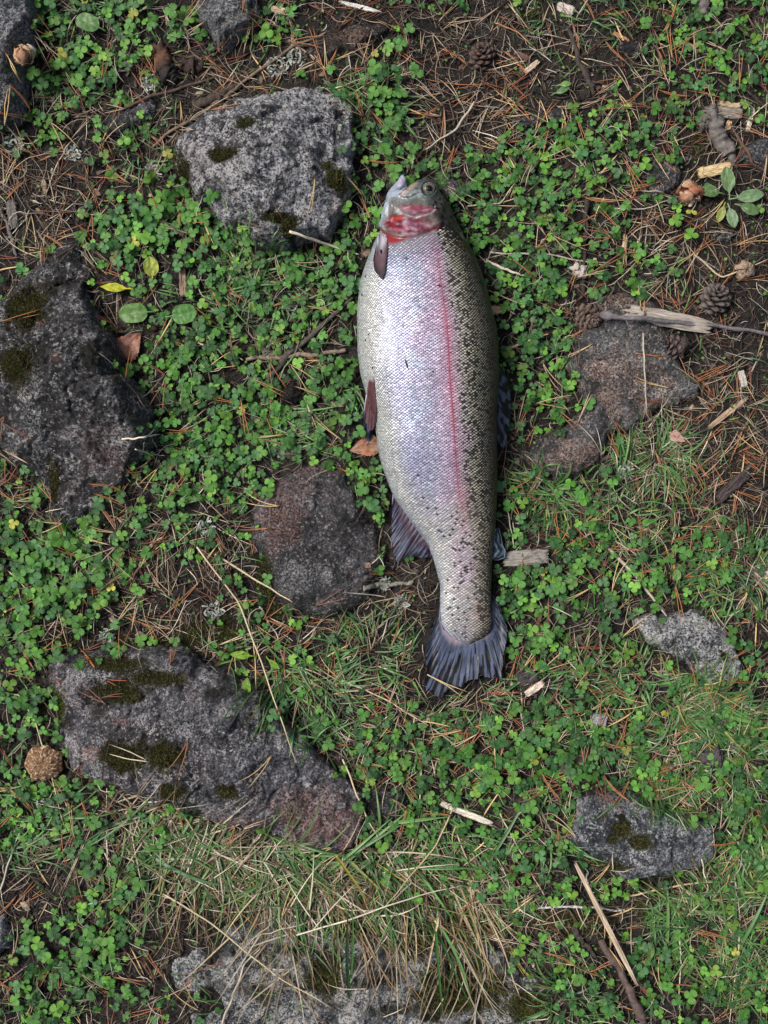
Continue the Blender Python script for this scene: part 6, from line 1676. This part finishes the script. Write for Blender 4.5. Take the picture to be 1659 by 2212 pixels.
# split pale stalk, roots, chips and planks ---------------------------------------------
m_wood = attr_mat('weathered_wood', rough=.7, spec=.25, var=.4, nscale=420, bumpd=.0010, bstr=.9, stretch=(.16, 1.6, 1))
def slab(name, c, L, W, T, ang, cc, lab, cat, seed=0, taper=.15, jag=.12, z=None, tilt=0.0, mat=None, bend=0.0, onrock=True):
    """splintered plank with grain grooves, long axis along local x; L,W,T in metres; ang degrees in the picture's sense (world)"""
    g = np.random.default_rng(seed)
    nx, ny = 40, 16
    a = np.linspace(-.5, .5, nx); b = np.linspace(-.5, .5, ny)
    A, B = np.meshgrid(a, b, indexing='ij')
    e0 = jag * noise(b * 9, b * 0, seed + 1) + .5 * jag * noise(b * 25, b * 0, seed + 2); e1 = jag * noise(b * 9, b * 0 + 5, seed + 3)
    X_ = A * L * (1 + 0 * B) + L * (np.where(A < 0, -e0[None] * (-A * 2) ** 3, e1[None] * (A * 2) ** 3)) 
    wprof = 1 - taper * np.abs(A * 2) ** 3 + .08 * noise(a * 6, a * 0, seed + 4)[:, None]
    Y_ = B * W * wprof + bend * W * (A * 2) ** 2
    edge = np.minimum(1, (1 - np.abs(B * 2)) * 4) ** .5 * np.minimum(1, (1 - np.abs(A * 2)) * 9) ** .5
    Z_ = T * .5 * (edge * .9 + .1) + T * .30 * noise(A * 3, B * 13, seed + 5) + T * .15 * noise(A * 6, B * 30, seed + 6)
    top = np.stack([X_, Y_, Z_], -1).reshape(-1, 3); bot = np.stack([X_ * .98, Y_ * .96, -T * .5 + 0 * Z_], -1).reshape(-1, 3)
    V = np.concatenate([top, bot]); n0 = nx * ny
    i = np.arange(nx - 1)[:, None] * ny + np.arange(ny - 1)[None]
    q = np.stack([i, i + ny, i + ny + 1, i + 1], -1).reshape(-1, 4)
    per = np.concatenate([np.arange(ny - 1), (ny - 1) + np.arange(nx - 1) * ny, (nx * ny - 1) - np.arange(ny - 1), ((nx - 1) * ny) - np.arange(nx - 1) * ny])
    pn = np.roll(per, -1)
    sd3 = np.stack([per, pn, pn + n0, per + n0], -1)
    cc = np.array(cc)
    cg = 1 + .35 * noise(A * 4, B * 16, seed + 7) + .25 * noise(A * 10, B * 40, seed + 8)
    C = np.concatenate([(cc[None, None] * cg[..., None]).reshape(-1, 3)] * 2)
    wx0, wy0 = PA(c[0], c[1], .008)
    zz = (float(max(surf(wx0 + dx, wy0 + dy) for dx in (-L * .3, 0, L * .3) for dy in (-.004, 0, .004))) + T * .5) if z is None else z
    if z is None: zz = float(surf(wx0, wy0)) * .5 + zz * .5 + .001
    o = link(name, mesh_np(name, V, [q, q[:, ::-1] + n0, sd3[:, ::-1]], mat or m_wood, C), loc=(float(wx0), float(wy0), zz), rot=(g.normal(0, .06), tilt, math.radians(ang)))
    tag(o, lab, cat)
    return o
slab('wood_chip', (1137,1205), 97*S, 33*S, .006, 4, (.24,.225,.20), 'weathered grey wood chip touching the adipose fin', 'wood chip', 1, .1, .05)
slab('wooden_plank', (1437,690), 188*S, 34*S, .006, -11, (.33,.29,.25), 'weathered plank under the long dark twig on the flat slab', 'plank', 2, .2, .08)
slab('bark_strip', (1008,1762), 120*S, 15*S, .0025, -22, (.62,.58,.48), 'pale cream bark strip below the lower clover patch', 'bark strip', 3, .3, .1)
slab('wood_chip', (1547,365), 74*S, 24*S, .005, 12, (.52,.40,.22), 'yellowish splintered wood chip above the plantain rosette', 'wood chip', 4, .1, .06)
slab('split_stalk', (1306,1990), 292*S, 11*S, .004, -63, (.50,.40,.29), 'long pale split stalk lying over the dark stick', 'stalk', 5, .5, .03, z=.017)
slab('bark_piece', (395,611), 58*S, 16*S, .004, -88, (.24,.17,.12), 'brown bark piece standing in clover right of the yellowish leaf', 'bark', 6, .2, .1)
slab('wood_chip', (1577,240), 60*S, 24*S, .005, -5, (.22,.19,.16), 'grey weathered wood chip beside the top of the gnarled root', 'wood chip', 7, .2, .1)
slab('wood_chip', (1580,222), 46*S, 12*S, .004, -10, (.50,.38,.22), 'small fresh-looking tan chip just above the grey weathered chip', 'wood chip', 8, .2, .1)
slab('wood_chip', (1575,272), 30*S, 14*S, .004, 70, (.50,.34,.18), 'small orange-tan splinter right of the gnarled root', 'wood chip', 9, .3, .12)
slab('wood_chip', (1625,255), 52*S, 10*S, .003, 75, (.55,.50,.42), 'narrow pale splinter standing near the right edge by the root', 'splinter', 10, .4, .1)
slab('wood_splinter', (1577,890), 105*S, 13*S, .003, 38, (.36,.26,.18), 'brown wood splinter slanting up right beside the flat slab', 'splinter', 11, .6, .1)
slab('wood_chip', (1608,817), 36*S, 15*S, .004, -75, (.42,.39,.34), 'small pale grey chip near the right edge below the plank', 'wood chip', 12, .1, .05)
slab('wood_chip', (1157,1490), 46*S, 16*S, .004, 35, (.60,.50,.42), 'pale pinkish wood chip right of the tail fin', 'wood chip', 13, .2, .1)
slab('grey_chip', (1296,1556), 34*S, 24*S, .004, -12, (.26,.25,.26), 'square grey bark chip between trout tail and lower grass tuft', 'bark chip', 14, .0, .1)
slab('bark_piece', (1160,1565), 32*S, 16*S, .004, 85, (.15,.12,.10), 'dull brown bark bit below the pale pinkish chip', 'bark', 15, .1, .1)
slab('bark_piece', (1140,1465), 44*S, 30*S, .006, 20, (.05,.045,.045), 'dark bark lump just right of the tail fin', 'bark', 16, .1, .15)
slab('wood_chip', (1345,75), 40*S, 8*S, .003, -30, (.35,.19,.08), 'small orange-brown splinter by the rough dark stone', 'splinter', 17, .3, .1)
slab('wood_splinter', (1500,95), 50*S, 10*S, .003, -28, (.36,.22,.10), 'orange-brown wedge-shaped splinter in the upper right clover', 'splinter', 18, .6, .1)
slab('white_splinter', (775,10), 84*S, 9*S, .003, -14, (.60,.58,.54), 'white splinter at the top edge left of centre', 'splinter', 19, .6, .2)
slab('wood_chip', (600,17), 34*S, 16*S, .004, -10, (.42,.32,.22), 'tan bark chip at the top edge right of the pointed stone', 'bark chip', 20, .2, .15)
slab('bark_piece', (637,90), 26*S, 16*S, .004, -35, (.42,.31,.20), 'small tan bark bit left of the brownish top stone', 'bark', 21, .2, .2)
slab('bark_piece', (1240,1650), 70*S, 26*S, .003, 28, (.075,.05,.05), 'dark purplish-brown dead leaf strip in the lower clover', 'dead leaf', 22, .3, .12)
slab('bark_piece', (715,850), 46*S, 20*S, .006, 28, (.10,.075,.055), 'curled brown bark bit right of the black soil clod', 'bark', 23, .3, .1)
slab('wood_splinter', (722,872), 46*S, 8*S, .003, -10, (.38,.30,.24), 'small pale splinter below the curled brown bark bit', 'splinter', 24, .2, .1)
slab('bark_piece', (610,975), 24*S, 56*S, .005, 75, (.06,.045,.045), 'dark bark sliver above the round half-buried stone', 'bark', 25, .3, .1)
slab('wood_splinter', (1525,120 + 280), 1*S, 1*S, .001, 0, (.3,.3,.3), 'tiny', 'splinter', 26) if False else None
slab('bark_piece', (1585,1050), 90*S, 24*S, .008, 42, (.06,.045,.045), 'dark knobbly bark branch lying near the right edge', 'bark', 27, .3, .1)
slab('wood_splinter', (1352,530), 50*S, 10*S, .003, 87, (.55,.46,.33), 'upright pale splinter above the flat slab', 'splinter', 28, .2, .1)
slab('wood_splinter', (1281,575), 44*S, 9*S, .003, 70, (.50,.40,.28), 'tan splinter right of the straight black twig', 'splinter', 29, .3, .1)
slab('bark_piece', (1648,1238), 30*S, 22*S, .005, -20, (.55,.46,.42), 'whitish-pink bark chunk at the right edge', 'bark', 30, .2, .2)
slab('bark_piece', (22,458), 22*S, 62*S, .005, 8, (.12,.11,.10), 'grey bark scrap near the left edge above the dark boulder', 'bark', 31, .3, .1)
slab('wood_splinter', (1105,80), 40*S, 10*S, .003, 20, (.48,.36,.26), 'small tan splinter right of the upper pine cone', 'splinter', 32, .4, .1) if False else None
slab('wood_chip', (1150,140), 40*S, 12*S, .003, 40, (.52,.40,.30), 'forked tan chip in the soil right of the upper pine cone', 'wood chip', 33, .4, .25)
slab('wood_chip', (1225,12), 36*S, 20*S, .004, -20, (.50,.44,.40), 'whitish chip at the top edge right of the yellow moss', 'wood chip', 34, .2, .2)
slab('bark_piece', (1405,2000), 1*S, 1*S, .001, 0, (.3,.3,.3), 'tiny', 'bark', 35) if False else None
slab('bark_piece', (1400,2150), 40*S, 9*S, .003, -50, (.20,.07,.05), 'glossy reddish bark curl beside the dark stick', 'bark', 36, .5, .1)
slab('pebble_chip', (795,1220), 14*S, 12*S, .004, 0, (.22,.15,.11), 'small tan pebble on the half-buried stone', 'pebble', 37, .4, .1)
slab('bark_piece', (600,1375 - 270), 1*S, 1*S, .001, 0, (.3,.3,.3), 'tiny', 'bark', 38) if False else None
slab('bark_piece', (603,1535), 28*S, 14*S, .003, 75, (.36,.16,.07), 'orange-brown bark bit at the upper edge of the long boulder', 'bark', 39, .3, .1)

def lump_tube(name, pts, rads, cc, lab, cat, seed, cols=None, lift=0.0):
    o, _ = free_path(pts, None, rads, name, cc, m_bark, lab, cat, sides=16, K=50, wob=.002, seed=seed, lift=lift, knots=3, cols=cols)
    me = o.data
    n = len(me.vertices); co = np.empty(n * 3, np.float32); me.vertices.foreach_get('co', co); co = co.reshape(-1, 3)
    nr = np.empty(n * 3, np.float32); me.vertices.foreach_get('normal', nr); nr = nr.reshape(-1, 3)
    d = max(rads) * (.35 * fbm(co[:, 0] * 160, co[:, 1] * 160 + co[:, 2] * 200, seed, 3))
    co = co + nr * d[:, None]
    me.vertices.foreach_set('co', co.ravel()); me.update()
    return o
lump_tube('charred_stick', [(345,97),(350,125),(362,158),(382,176)], [.006,.0085,.0085,.006], (.035,.025,.022), 'charred dark stick with rusty patch at the upper left', 'stick', 70, cols=[(.03,.02,.018),(.13,.06,.035),(.02,.016,.015),(.022,.018,.017)])
lump_tube('gnarled_root', [(1512,275),(1525,262),(1532,240)], [.004,.007,.005], (.10,.088,.078), 'short root arm left of the gnarled root', 'root', 71)
lump_tube('gnarled_root', [(1532,232),(1545,272),(1562,312),(1580,335),(1592,358)], [.0075,.0085,.0085,.006,.003], (.14,.125,.115), 'gnarled exposed grey root near the right edge', 'root', 72)
lump_tube('exposed_root', [(1500,-20),(1518,15),(1522,38)], [.006,.007,.004], (.17,.15,.14), 'grey exposed root cut by the top edge at the right', 'root', 73)
lump_tube('soil_lump', [(395,135),(415,148),(440,142)], [.004,.007,.004], (.035,.022,.018), 'dark crumbly lump right of the charred stick', 'soil lump', 74)
lump_tube('bark_chunk', [(1478,400),(1490,415),(1485,432)], [.006,.010,.006], (.42,.28,.17), 'rotting orange and white bark chunk left of the plantain rosette', 'bark', 75, cols=[(.5,.38,.26),(.30,.12,.06),(.6,.5,.38)])
lump_tube('bark_chunk', [(44,118),(55,120),(64,112)], [.005,.0085,.004], (.42,.28,.18), 'tan and white broken chip at the edge of the top left corner stone', 'bark', 76, cols=[(.30,.16,.09),(.50,.36,.22),(.75,.72,.66)])
lump_tube('grey_clod', [(1520,1660 - 30),(1560,1640)], [.006,.009], (.06,.05,.055), 'dark purplish clod in the lower right grass', 'clod', 77)
lump_tube('dark_cone_remnant', [(1455,745),(1480,752)], [.007,.010], (.06,.045,.04), 'dark crumbled cone remains under the long twig', 'cone remains', 78)
lump_tube('bark_chunk', [(1600,585),(1614,580)], [.006,.008], (.30,.22,.16), 'tan crumbly lump left of the right edge above the grey cone', 'lump', 79)
lump_tube('bark_chunk', [(1240,582),(1262,588)], [.005,.006], (.42,.37,.32), 'whitish crumb cluster behind the straight black twig', 'crumbs', 80)

# ------------------------------------------------------------------ leaves
def leaf(name, c, L, W, ang, cc, lab, cat, seed=0, mat=None, z=.006, shape='oval', tilt=(0, 0), curl=.12, serr=.0, parent=None, stalk=True, c2=None, fold=.15):
    g = np.random.default_rng(seed)
    nv, nu = 22, 13
    v = np.linspace(0, 1, nv)
    pr = {'oval': np.interp(v, [0, .08, .25, .5, .75, .92, 1], [.04, .35, .82, 1, .82, .42, .02]),
          'round': np.interp(v, [0, .06, .2, .5, .8, .94, 1], [.1, .55, .92, 1, .86, .5, .05]),
          'lance': np.interp(v, [0, .15, .4, .7, 1], [.08, .55, 1, .75, .02]),
          'birch': np.interp(v, [0, .05, .2, .4, .7, .9, 1], [.25, .75, 1, .93, .55, .2, .02])}[shape]
    uu_ = np.linspace(-1, 1, nu)
    Vv, Uv = np.meshgrid(v, uu_, indexing='ij')
    sr = 1 + serr * (np.abs((Vv * 13) % 1 - .5) - .25) * (np.abs(Uv) > .9) + .06 * noise(Vv * 5, np.sign(Uv) * 3, seed)
    X_ = Uv * W * .5 * pr[:, None] * sr; Y_ = Vv * L
    Z_ = fold * np.abs(X_) + curl * L * (.6 * np.sin(Vv * 3 + seed) * .3 - (Vv - .5) ** 2) + .05 * W * noise(Vv * 4 + seed, Uv * 2, seed + 1) + .03 * W * noise(Vv * 9, Uv * 5, seed + 2)
    top = np.stack([X_, Y_, Z_], -1).reshape(-1, 3)
    bot = top - [0, 0, .00035]
    n0 = nv * nu
    i = np.arange(nv - 1)[:, None] * nu + np.arange(nu - 1)[None]
    q = np.stack([i, i + 1, i + nu + 1, i + nu], -1).reshape(-1, 4)
    cc = np.array(cc); C = np.tile(cc, (n0, 1))
    if c2 is not None:
        f = sstep(-.1, .35, noise(Vv * 3 + seed, Uv * 2 + 3, seed + 4)).reshape(-1, 1); C = C * (1 - f) + np.array(c2) * f
    UV = np.stack([.5 + .5 * Uv, Vv], -1).reshape(-1, 2)
    wx0, wy0 = PA(c[0], c[1], z)
    V = np.concatenate([top, bot]) - [0, L * .5, 0]
    parts_me = mesh_np(name, V, [q, q[:, ::-1] + n0], mat, np.concatenate([C, C * .8]), np.concatenate([UV, UV]))
    o = link(name, parts_me, parent, loc=(float(wx0), float(wy0), float(surf(wx0, wy0)) + z), rot=(tilt[0], tilt[1], math.radians(ang - 90)))
    if lab: tag(o, lab, cat)
    if stalk:
        p = np.array([[(0, -L * .5 - L * .25, -.003), (0, -L * .6, -.001), (0, -L * .5, Z_[0, nu // 2]), (0, -L * .3, Z_[5, nu // 2] - .0004)]])
        Vt, Ft, Ct = tubes(p, np.full((1, 4), .0008), 5, np.array([cc * 1.2]))
        link('leaf_stalk', mesh_np('leaf_stalk', Vt, [Ft], m_stem, Ct), o)
    return o
m_plant = leaf_mat('plantain_leaf', vein=(.16, .26, .10), rough=.45, var=.25, veinf=.5, ribs=5, spots=((.30, .32, .24), 90, .63))
m_yel = leaf_mat('yellow_leaf', vein=(.40, .38, .05), rough=.5, var=.3, veinf=.4, ribs=7, spots=((.10, .07, .01), 160, .62))
m_spot = leaf_mat('spotted_leaf', vein=(.20, .34, .05), rough=.4, var=.3, veinf=.5, ribs=6, spots=((.05, .045, .01), 150, .60))
m_brown = leaf_mat('dead_birch_leaf', vein=(.30, .15, .09), rough=.6, var=.35, veinf=.5, ribs=7, spots=((.12, .06, .045), 110, .60))
PG = (.085, .17, .055)
leaf('plantain_leaf', (190,51), 52*S, 38*S, 160, PG, 'oval green leaf at the top left above the clover', 'leaf', 1, m_plant, .012, 'round', (.1, .05))
leaf('plantain_leaf', (289,678), 62*S, 42*S, 185, (.095,.19,.05), 'left round green plantain leaf below the yellow leaf', 'leaf', 2, m_plant, .012, 'round', (.1, -.1))
leaf('plantain_leaf', (399,679), 54*S, 42*S, 10, (.075,.19,.045), 'right round green plantain leaf above the red-brown leaf', 'leaf', 3, m_plant, .014, 'round', (-.1, .1))
leaf('fallen_leaf', (246,622), 56*S, 21*S, 178, (.42,.42,.025), 'bright yellow leaf beside the dark left boulder', 'leaf', 4, m_yel, .012, 'lance', (.1, .1), c2=(.25,.30,.02))
leaf('fallen_leaf', (326,576), 46*S, 34*S, 100, (.30,.32,.05), 'ragged yellow-green leaf with brown spots above the green clover', 'leaf', 5, m_yel, .010, 'oval', (.1, .2), c2=(.16,.24,.05))
leaf('birch_leaf', (283,744), 66*S, 58*S, 48, (.27,.115,.075), 'reddish-brown dead birch leaf at the edge of the dark left boulder', 'leaf', 6, m_brown, .006, 'birch', (.05, .2), serr=.3, c2=(.34,.19,.14), curl=.2)
leaf('birch_leaf', (786,966), 64*S, 46*S, 195, (.30,.12,.06), 'orange-brown dead leaf half under the trout belly', 'leaf', 7, m_brown, .005, 'birch', (.05, -.1), serr=.3, c2=(.30,.20,.14), curl=.2)
leaf('spotted_leaf', (519,1415), 46*S, 19*S, 175, (.14,.26,.02), 'green leaf with dark spots beside the tip of the long boulder', 'leaf', 8, m_spot, .014, 'lance', (.1, .1))
leaf('spotted_leaf', (592,1436), 32*S, 14*S, -40, (.13,.26,.025), 'small bright green pointed leaf right of the needle pair', 'leaf', 9, m_spot, .014, 'lance', (.0, .2))
leaf('spotted_leaf', (537,1478), 46*S, 22*S, 80, (.12,.22,.03), 'olive green spotted leaf hanging at the long boulder edge', 'leaf', 10, m_spot, .012, 'lance', (.2, -.1))
leaf('small_leaf', (1463,1243), 26*S, 18*S, 95, (.11,.20,.06), 'single oval green leaf above the white-flecked stone', 'leaf', 11, m_plant, .014, 'oval', (.1, 0))
leaf('small_leaf', (1222,182), 26*S, 14*S, 5, (.10,.22,.05), 'small bright green leaf pair member beside the crooked stick', 'leaf', 12, m_plant, .010, 'lance', (.1, 0))
leaf('small_leaf', (1215,196), 34*S, 14*S, 20, (.07,.15,.05), 'second small green leaf under the crooked stick leaf', 'leaf', 13, m_plant, .008, 'lance', (.1, 0))
leaf('small_leaf', (1407,1994 + 60), 40*S, 14*S, 85, (.07,.13,.02), 'narrow dark green leaf beside the split stalk', 'leaf', 14, m_plant, .012, 'lance', (.1, 0))
leaf('birch_leaf', (470,1833), 40*S, 20*S, 170, (.20,.07,.02), 'curled brown leaf deep in the dry grass clump', 'leaf', 15, m_brown, .004, 'oval', (.1, 0), curl=.4)
leaf('birch_leaf', (1465,945), 36*S, 24*S, -30, (.36,.22,.18), 'small pinkish-brown dead leaf right of the grass on the slab', 'leaf', 16, m_brown, .006, 'birch', (.1, .2))
leaf('birch_leaf', (1068,672), 20*S, 36*S, 90, (.42,.28,.16), 'tan leaf edge peeking out behind the trout back', 'leaf', 17, m_brown, .008, 'oval', (.1, .2), stalk=False)
ros = link('plantain', None, loc=P(1590, 425, 0))
ros.location.z = float(surf(ros.location.x, ros.location.y))
tag(ros, 'small plantain rosette of pale mildewed leaves near the right edge', 'plant')
for (cx_, cy_, L_, W_, an_, cc_, sd_, tl_) in [(1572,388,56,32,100,(.13,.21,.09),1,.1),(1620,424,58,28,8,(.11,.19,.09),2,.1),(1534,412,44,28,172,(.08,.14,.05),3,.0),(1582,470,44,24,-75,(.13,.21,.11),4,.0),(1620,452,44,24,-20,(.09,.16,.06),5,-.1),(1558,462,36,18,-110,(.20,.22,.04),6,-.1)]:
    o = leaf('leaf', (cx_, cy_), L_ * S, W_ * S, an_, cc_, None, None, sd_ + 40, m_plant, .013, 'oval', (tl_, .1))
    o.parent = ros; o.location = o.location - ros.location

# larger clover leaves seen lower down on the dry clump: coarse leaves
for i_, (cx_, cy_) in enumerate([(1205,95 + 6)]):
    pass

# lichen tufts
m_lich = attr_mat('lichen', rough=.8, spec=.2, var=.25, nscale=500)
def lichen(c, rad, lab, seed, cc=(.30, .33, .29), n=42):
    rad *= .65
    g = np.random.default_rng(seed)
    x0, y0 = PA(c[0], c[1], .005); z0 = float(surf(x0, y0))
    a = g.random(n) * 2 * PI; r0 = np.sqrt(g.random(n)) * rad * S
    K = 5; t = np.linspace(0, 1, K)[None]
    ang = a[:, None] + g.normal(0, 1.2, (n, 1)) * t
    ln = g.uniform(.003, .008, n)[:, None]
    px = (np.cos(a) * r0)[:, None] + np.cos(ang) * ln * t; py = (np.sin(a) * r0)[:, None] + np.sin(ang) * ln * t
    pz = .001 + .006 * t * g.random((n, 1)) + .001 * g.random((n, K))
    V, F, C = ribbons(np.stack([px, py, pz], -1), np.tile([.0010, .0014, .0016, .0018, .0010], (n, 1)) * g.uniform(.5, 1.2, (n, 1)), roll=g.normal(0, .6, n), fold=.3, C=np.tile(cc, (n, 1)) * g.uniform(.7, 1.25, (n, 1)))
    tag(link('lichen_tuft', mesh_np('lichen_tuft', V, [F], m_lich, C), loc=(float(x0), float(y0), z0)), lab, 'lichen')
for i_, (c_, r_, lab) in enumerate([((598,142),26,'larger whitish lichen tuft above the pale speckled boulder'),((640,120),16,'smaller lichen tuft under the brownish top stone'),((325,178),12,'small lichen tuft right of the charred stick base'),((625,657),10,'pale lichen tuft above the slanting dark twig'),
        ((588,750),16,'lichen tuft touching the crossed twigs'),((445,1140),16,'small white lichen tuft left of the half-buried stone'),((30,310),22,'grey lichen tuft at the left edge below the corner stone'),((232,1378),14,'white lichen tuft above the long boulder'),((330,368),14,'lichen tuft left of the pale speckled boulder'),
        ((828,1262),8,'lichen spot on the short twig below the anal fin'),((868,1300),10,'tiny lichen tuft below the lichen-dotted twig'),((155,330),10,'tiny white lichen tuft in the upper left needles'),((1350,1020),14,'white lichen tuft at the lower edge of the flat slab'),((215,1250),22,'grey-green lichen tuft in the left clover'),
        ((95,1745),18,'white lichen tuft below the cracked mushroom'),((1010,1268 + 60),1,None),((460,1320),18,'grey-green lichen tuft above the spotted leaves')]):
    if lab: lichen(c_, r_, lab, i_)

# ------------------------------------------------------------------ mushroom
def mushroom():
    root = link('mushroom', None)
    x0, y0 = PA(91, 1650, .012); z0 = float(surf(x0, y0))
    root.location = (float(x0), float(y0), z0)
    tag(root, 'weathered brown mushroom cap with radial cracks at the lower left', 'mushroom')
    nr, na = 26, 96
    V, C = [], []
    for i in range(nr + 1):
        q = i / nr
        for j in range(na):
            a = 2 * PI * j / na
            wob_ = 1 + .20 * float(noise(math.cos(a) * 1.6 + 3, math.sin(a) * 1.6, 401)) + .05 * float(noise(math.cos(a) * 5, math.sin(a) * 5, 402))
            R_ = 40 * S * wob_
            h = .012 * (1 - q ** 2.2) - .003 * math.exp(-(q / .25) ** 2)
            ck = float(noise(a * 11 / PI * 1.0 + 20, q * 2.2, 403)); ck2 = float(noise(math.cos(a) * q * 7, math.sin(a) * q * 7, 404))
            crack = max(0, 1 - abs(ck) * 9) * min(1, q * 2.5) * 1.0 + max(0, 1 - abs(ck2) * 9) * .6
            crack = min(1, crack)
            V.append((R_ * q * math.cos(a), R_ * q * math.sin(a), h - .0016 * crack + .0008 * ck2))
            base = np.array((.13, .062, .028)) * (1 + .5 * ck2)
            C.append(base * (1 - crack) + np.array((.66, .50, .32)) * crack)
    for j in range(na):
        a = 2 * PI * j / na
        V.append((28 * S * math.cos(a), 28 * S * math.sin(a), -.004)); C.append((.30, .2, .12))
    F = [(i * na + j, (i + 1) * na + j, (i + 1) * na + (j + 1) % na, i * na + (j + 1) % na) for i in range(nr + 1) for j in range(na)]
    m = attr_mat('mushroom_skin', rough=.7, var=.3, nscale=500, bumpd=.0008, bstr=.7)
    link('cap', mesh_np('cap', np.array(V) + [0, 0, .009], [np.array(F)], m, np.array(C)), root)
    Vt, Ft, Ct = tubes(np.array([[(0, 0, -.006), (0, 0, 0), (0, 0, .009)]]), np.array([[.006, .005, .0055]]), 16, np.array([[.35, .27, .18]]))
    link('stem', mesh_np('stem', Vt, [Ft], m, Ct), root)
mushroom()

# ------------------------------------------------------------------ pine cones: spiral of thick scales round a core
m_cone = attr_mat('cone_wood', rough=.6, spec=.35, var=.4, nscale=500, bumpd=.0006, bstr=.7, rnd=.25)
def cone(c, rad, ln, axis, cc, lab, seed, nsc=46, openf=1.0, z=None):
    g = np.random.default_rng(seed)
    root = link('pine_cone', None)
    x0, y0 = PA(c[0], c[1], .012); z0 = float(surf(x0, y0)) + rad * S * .15 if z is None else z
    root.location = (float(x0), float(y0), z0)
    root.rotation_euler = Vector(axis).to_track_quat('Z', 'Y').to_euler()
    tag(root, lab, 'pine cone')
    # scale mesh: wedge along +x with a thick rhombic tip
    sv = np.array([(0,-.18,0),(0,.18,0),(.6,-.42,.05),(.6,.42,.05),(1,0,.16),(.86,-.34,.12),(.86,.34,.12),(.80,0,.34),(0,0,-.12),(.7,0,-.10),(1.04,0,.02)], float)
    sf = [(0,2,7,1),(2,5,7,7)][:1]
    F3 = np.array([(0,2,7),(0,7,1),(1,7,3),(2,5,7),(5,4,7),(4,6,7),(6,3,7),(0,8,9),(0,9,2),(1,9,8),(1,3,9),(2,9,5),(5,9,10),(5,10,4),(4,10,6),(6,10,9),(6,9,3),(0,1,8)])
    mes = []
    for q in range(3):
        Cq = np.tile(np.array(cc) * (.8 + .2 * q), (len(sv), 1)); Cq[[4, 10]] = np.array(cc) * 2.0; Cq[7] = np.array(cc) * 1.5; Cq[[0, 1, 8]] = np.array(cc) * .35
        mes.append(mesh_np('cone_scale', sv + g.normal(0, .02, sv.shape), [F3], m_cone, Cq, smooth=False))
    ga = PI * (3 - math.sqrt(5))
    for k in range(nsc):
        t = (k + .5) / nsc
        zz = -ln * S * .5 + ln * S * t
        rr = rad * S * math.sin(PI * (.12 + .80 * t)) ** .7
        el = (.15 + 1.15 * t ** 1.4) * (1 / openf)
        o = bpy.data.objects.new('cone_scale', mes[k % 3]); col.objects.link(o); o.parent = root
        s_ = rr * .85 + .0015
        o.matrix_local = Matrix.Rotation(ga * k, 4, 'Z') @ Matrix.Translation((rr * .18, 0, zz)) @ Matrix.Rotation(-el + g.normal(0, .06), 4, 'Y') @ Matrix.Diagonal((s_, s_ * 1.05, s_ * .8, 1))
    n1, n2 = 8, 12
    V = np.array([(rad * S * .34 * math.sin(PI * i / n1) * math.cos(2 * PI * j / n2), rad * S * .34 * math.sin(PI * i / n1) * math.sin(2 * PI * j / n2), -ln * S * .5 * math.cos(PI * i / n1)) for i in range(n1 + 1) for j in range(n2)])
    F = np.array([(i * n2 + j, i * n2 + (j + 1) % n2, (i + 1) * n2 + (j + 1) % n2, (i + 1) * n2 + j) for i in range(n1) for j in range(n2)])
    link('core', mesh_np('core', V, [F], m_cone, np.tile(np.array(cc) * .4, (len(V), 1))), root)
cone((1045,118), 29, 46, (-.2, .5, .9), (.055,.035,.030), 'open dark brown pine cone in soil near the top edge', 1, 48, 1.25)
cone((1270,680), 30, 48, (.35, -.45, .8), (.085,.06,.048), 'closed brown pine cone at the left end of the long twig', 2, 60, .9)
cone((1548,648), 34, 52, (.1, .55, .8), (.070,.058,.052), 'weathered grey pine cone near the right edge above the plank', 3, 48, 1.2)
cone((1462,750), 28, 44, (-.7, .3, .5), (.06,.045,.04), 'flattened dark pine cone on the slab right of the plank', 4, 42, 1.3)
cone((1240,675), 14, 24, (-.8, .2, .4), (.075,.055,.045), 'broken bit of pine cone left of the closed cone', 5, 22, 1.1)

# repeats that would read alike are told apart by their place among their look-alikes
by_l = {}
for o_, px_, py_ in AUTO: by_l.setdefault(o_['label'], []).append((py_, px_, o_))
ORD = ['topmost', 'second down', 'third down', 'fourth down', 'fifth down', 'sixth down', 'seventh down', 'eighth down', 'ninth down', 'tenth down', 'eleventh down', 'twelfth down', 'thirteenth down', 'fourteenth down', 'fifteenth down', 'sixteenth down', 'seventeenth down', 'eighteenth down', 'nineteenth down', 'twentieth down', 'twenty-first down', 'twenty-second down']
for lab, lst in by_l.items():
    if len(lst) < 2: continue
    if len(lst) == 2 and abs(lst[0][1] - lst[1][1]) > abs(lst[0][0] - lst[1][0]):
        lst.sort(key=lambda q: q[1]); names = ['left of two', 'right of two']
    elif len(lst) == 2:
        lst.sort(key=lambda q: q[0]); names = ['upper of two', 'lower of two']
    else:
        lst.sort(key=lambda q: q[0]); names = ORD[:len(lst) - 1] + ['lowest']
    for (py_, px_, o_), nm in zip(lst, names):
        l2 = lab + ', ' + nm
        if len(l2.split()) > 16: l2 = ' '.join(w_ for w_ in l2.replace('large ', '').replace('small ', '', 1).split())
        if len(l2.split()) > 16: l2 = l2.replace('farther ', '').replace('just ', '')
        o_['label'] = l2
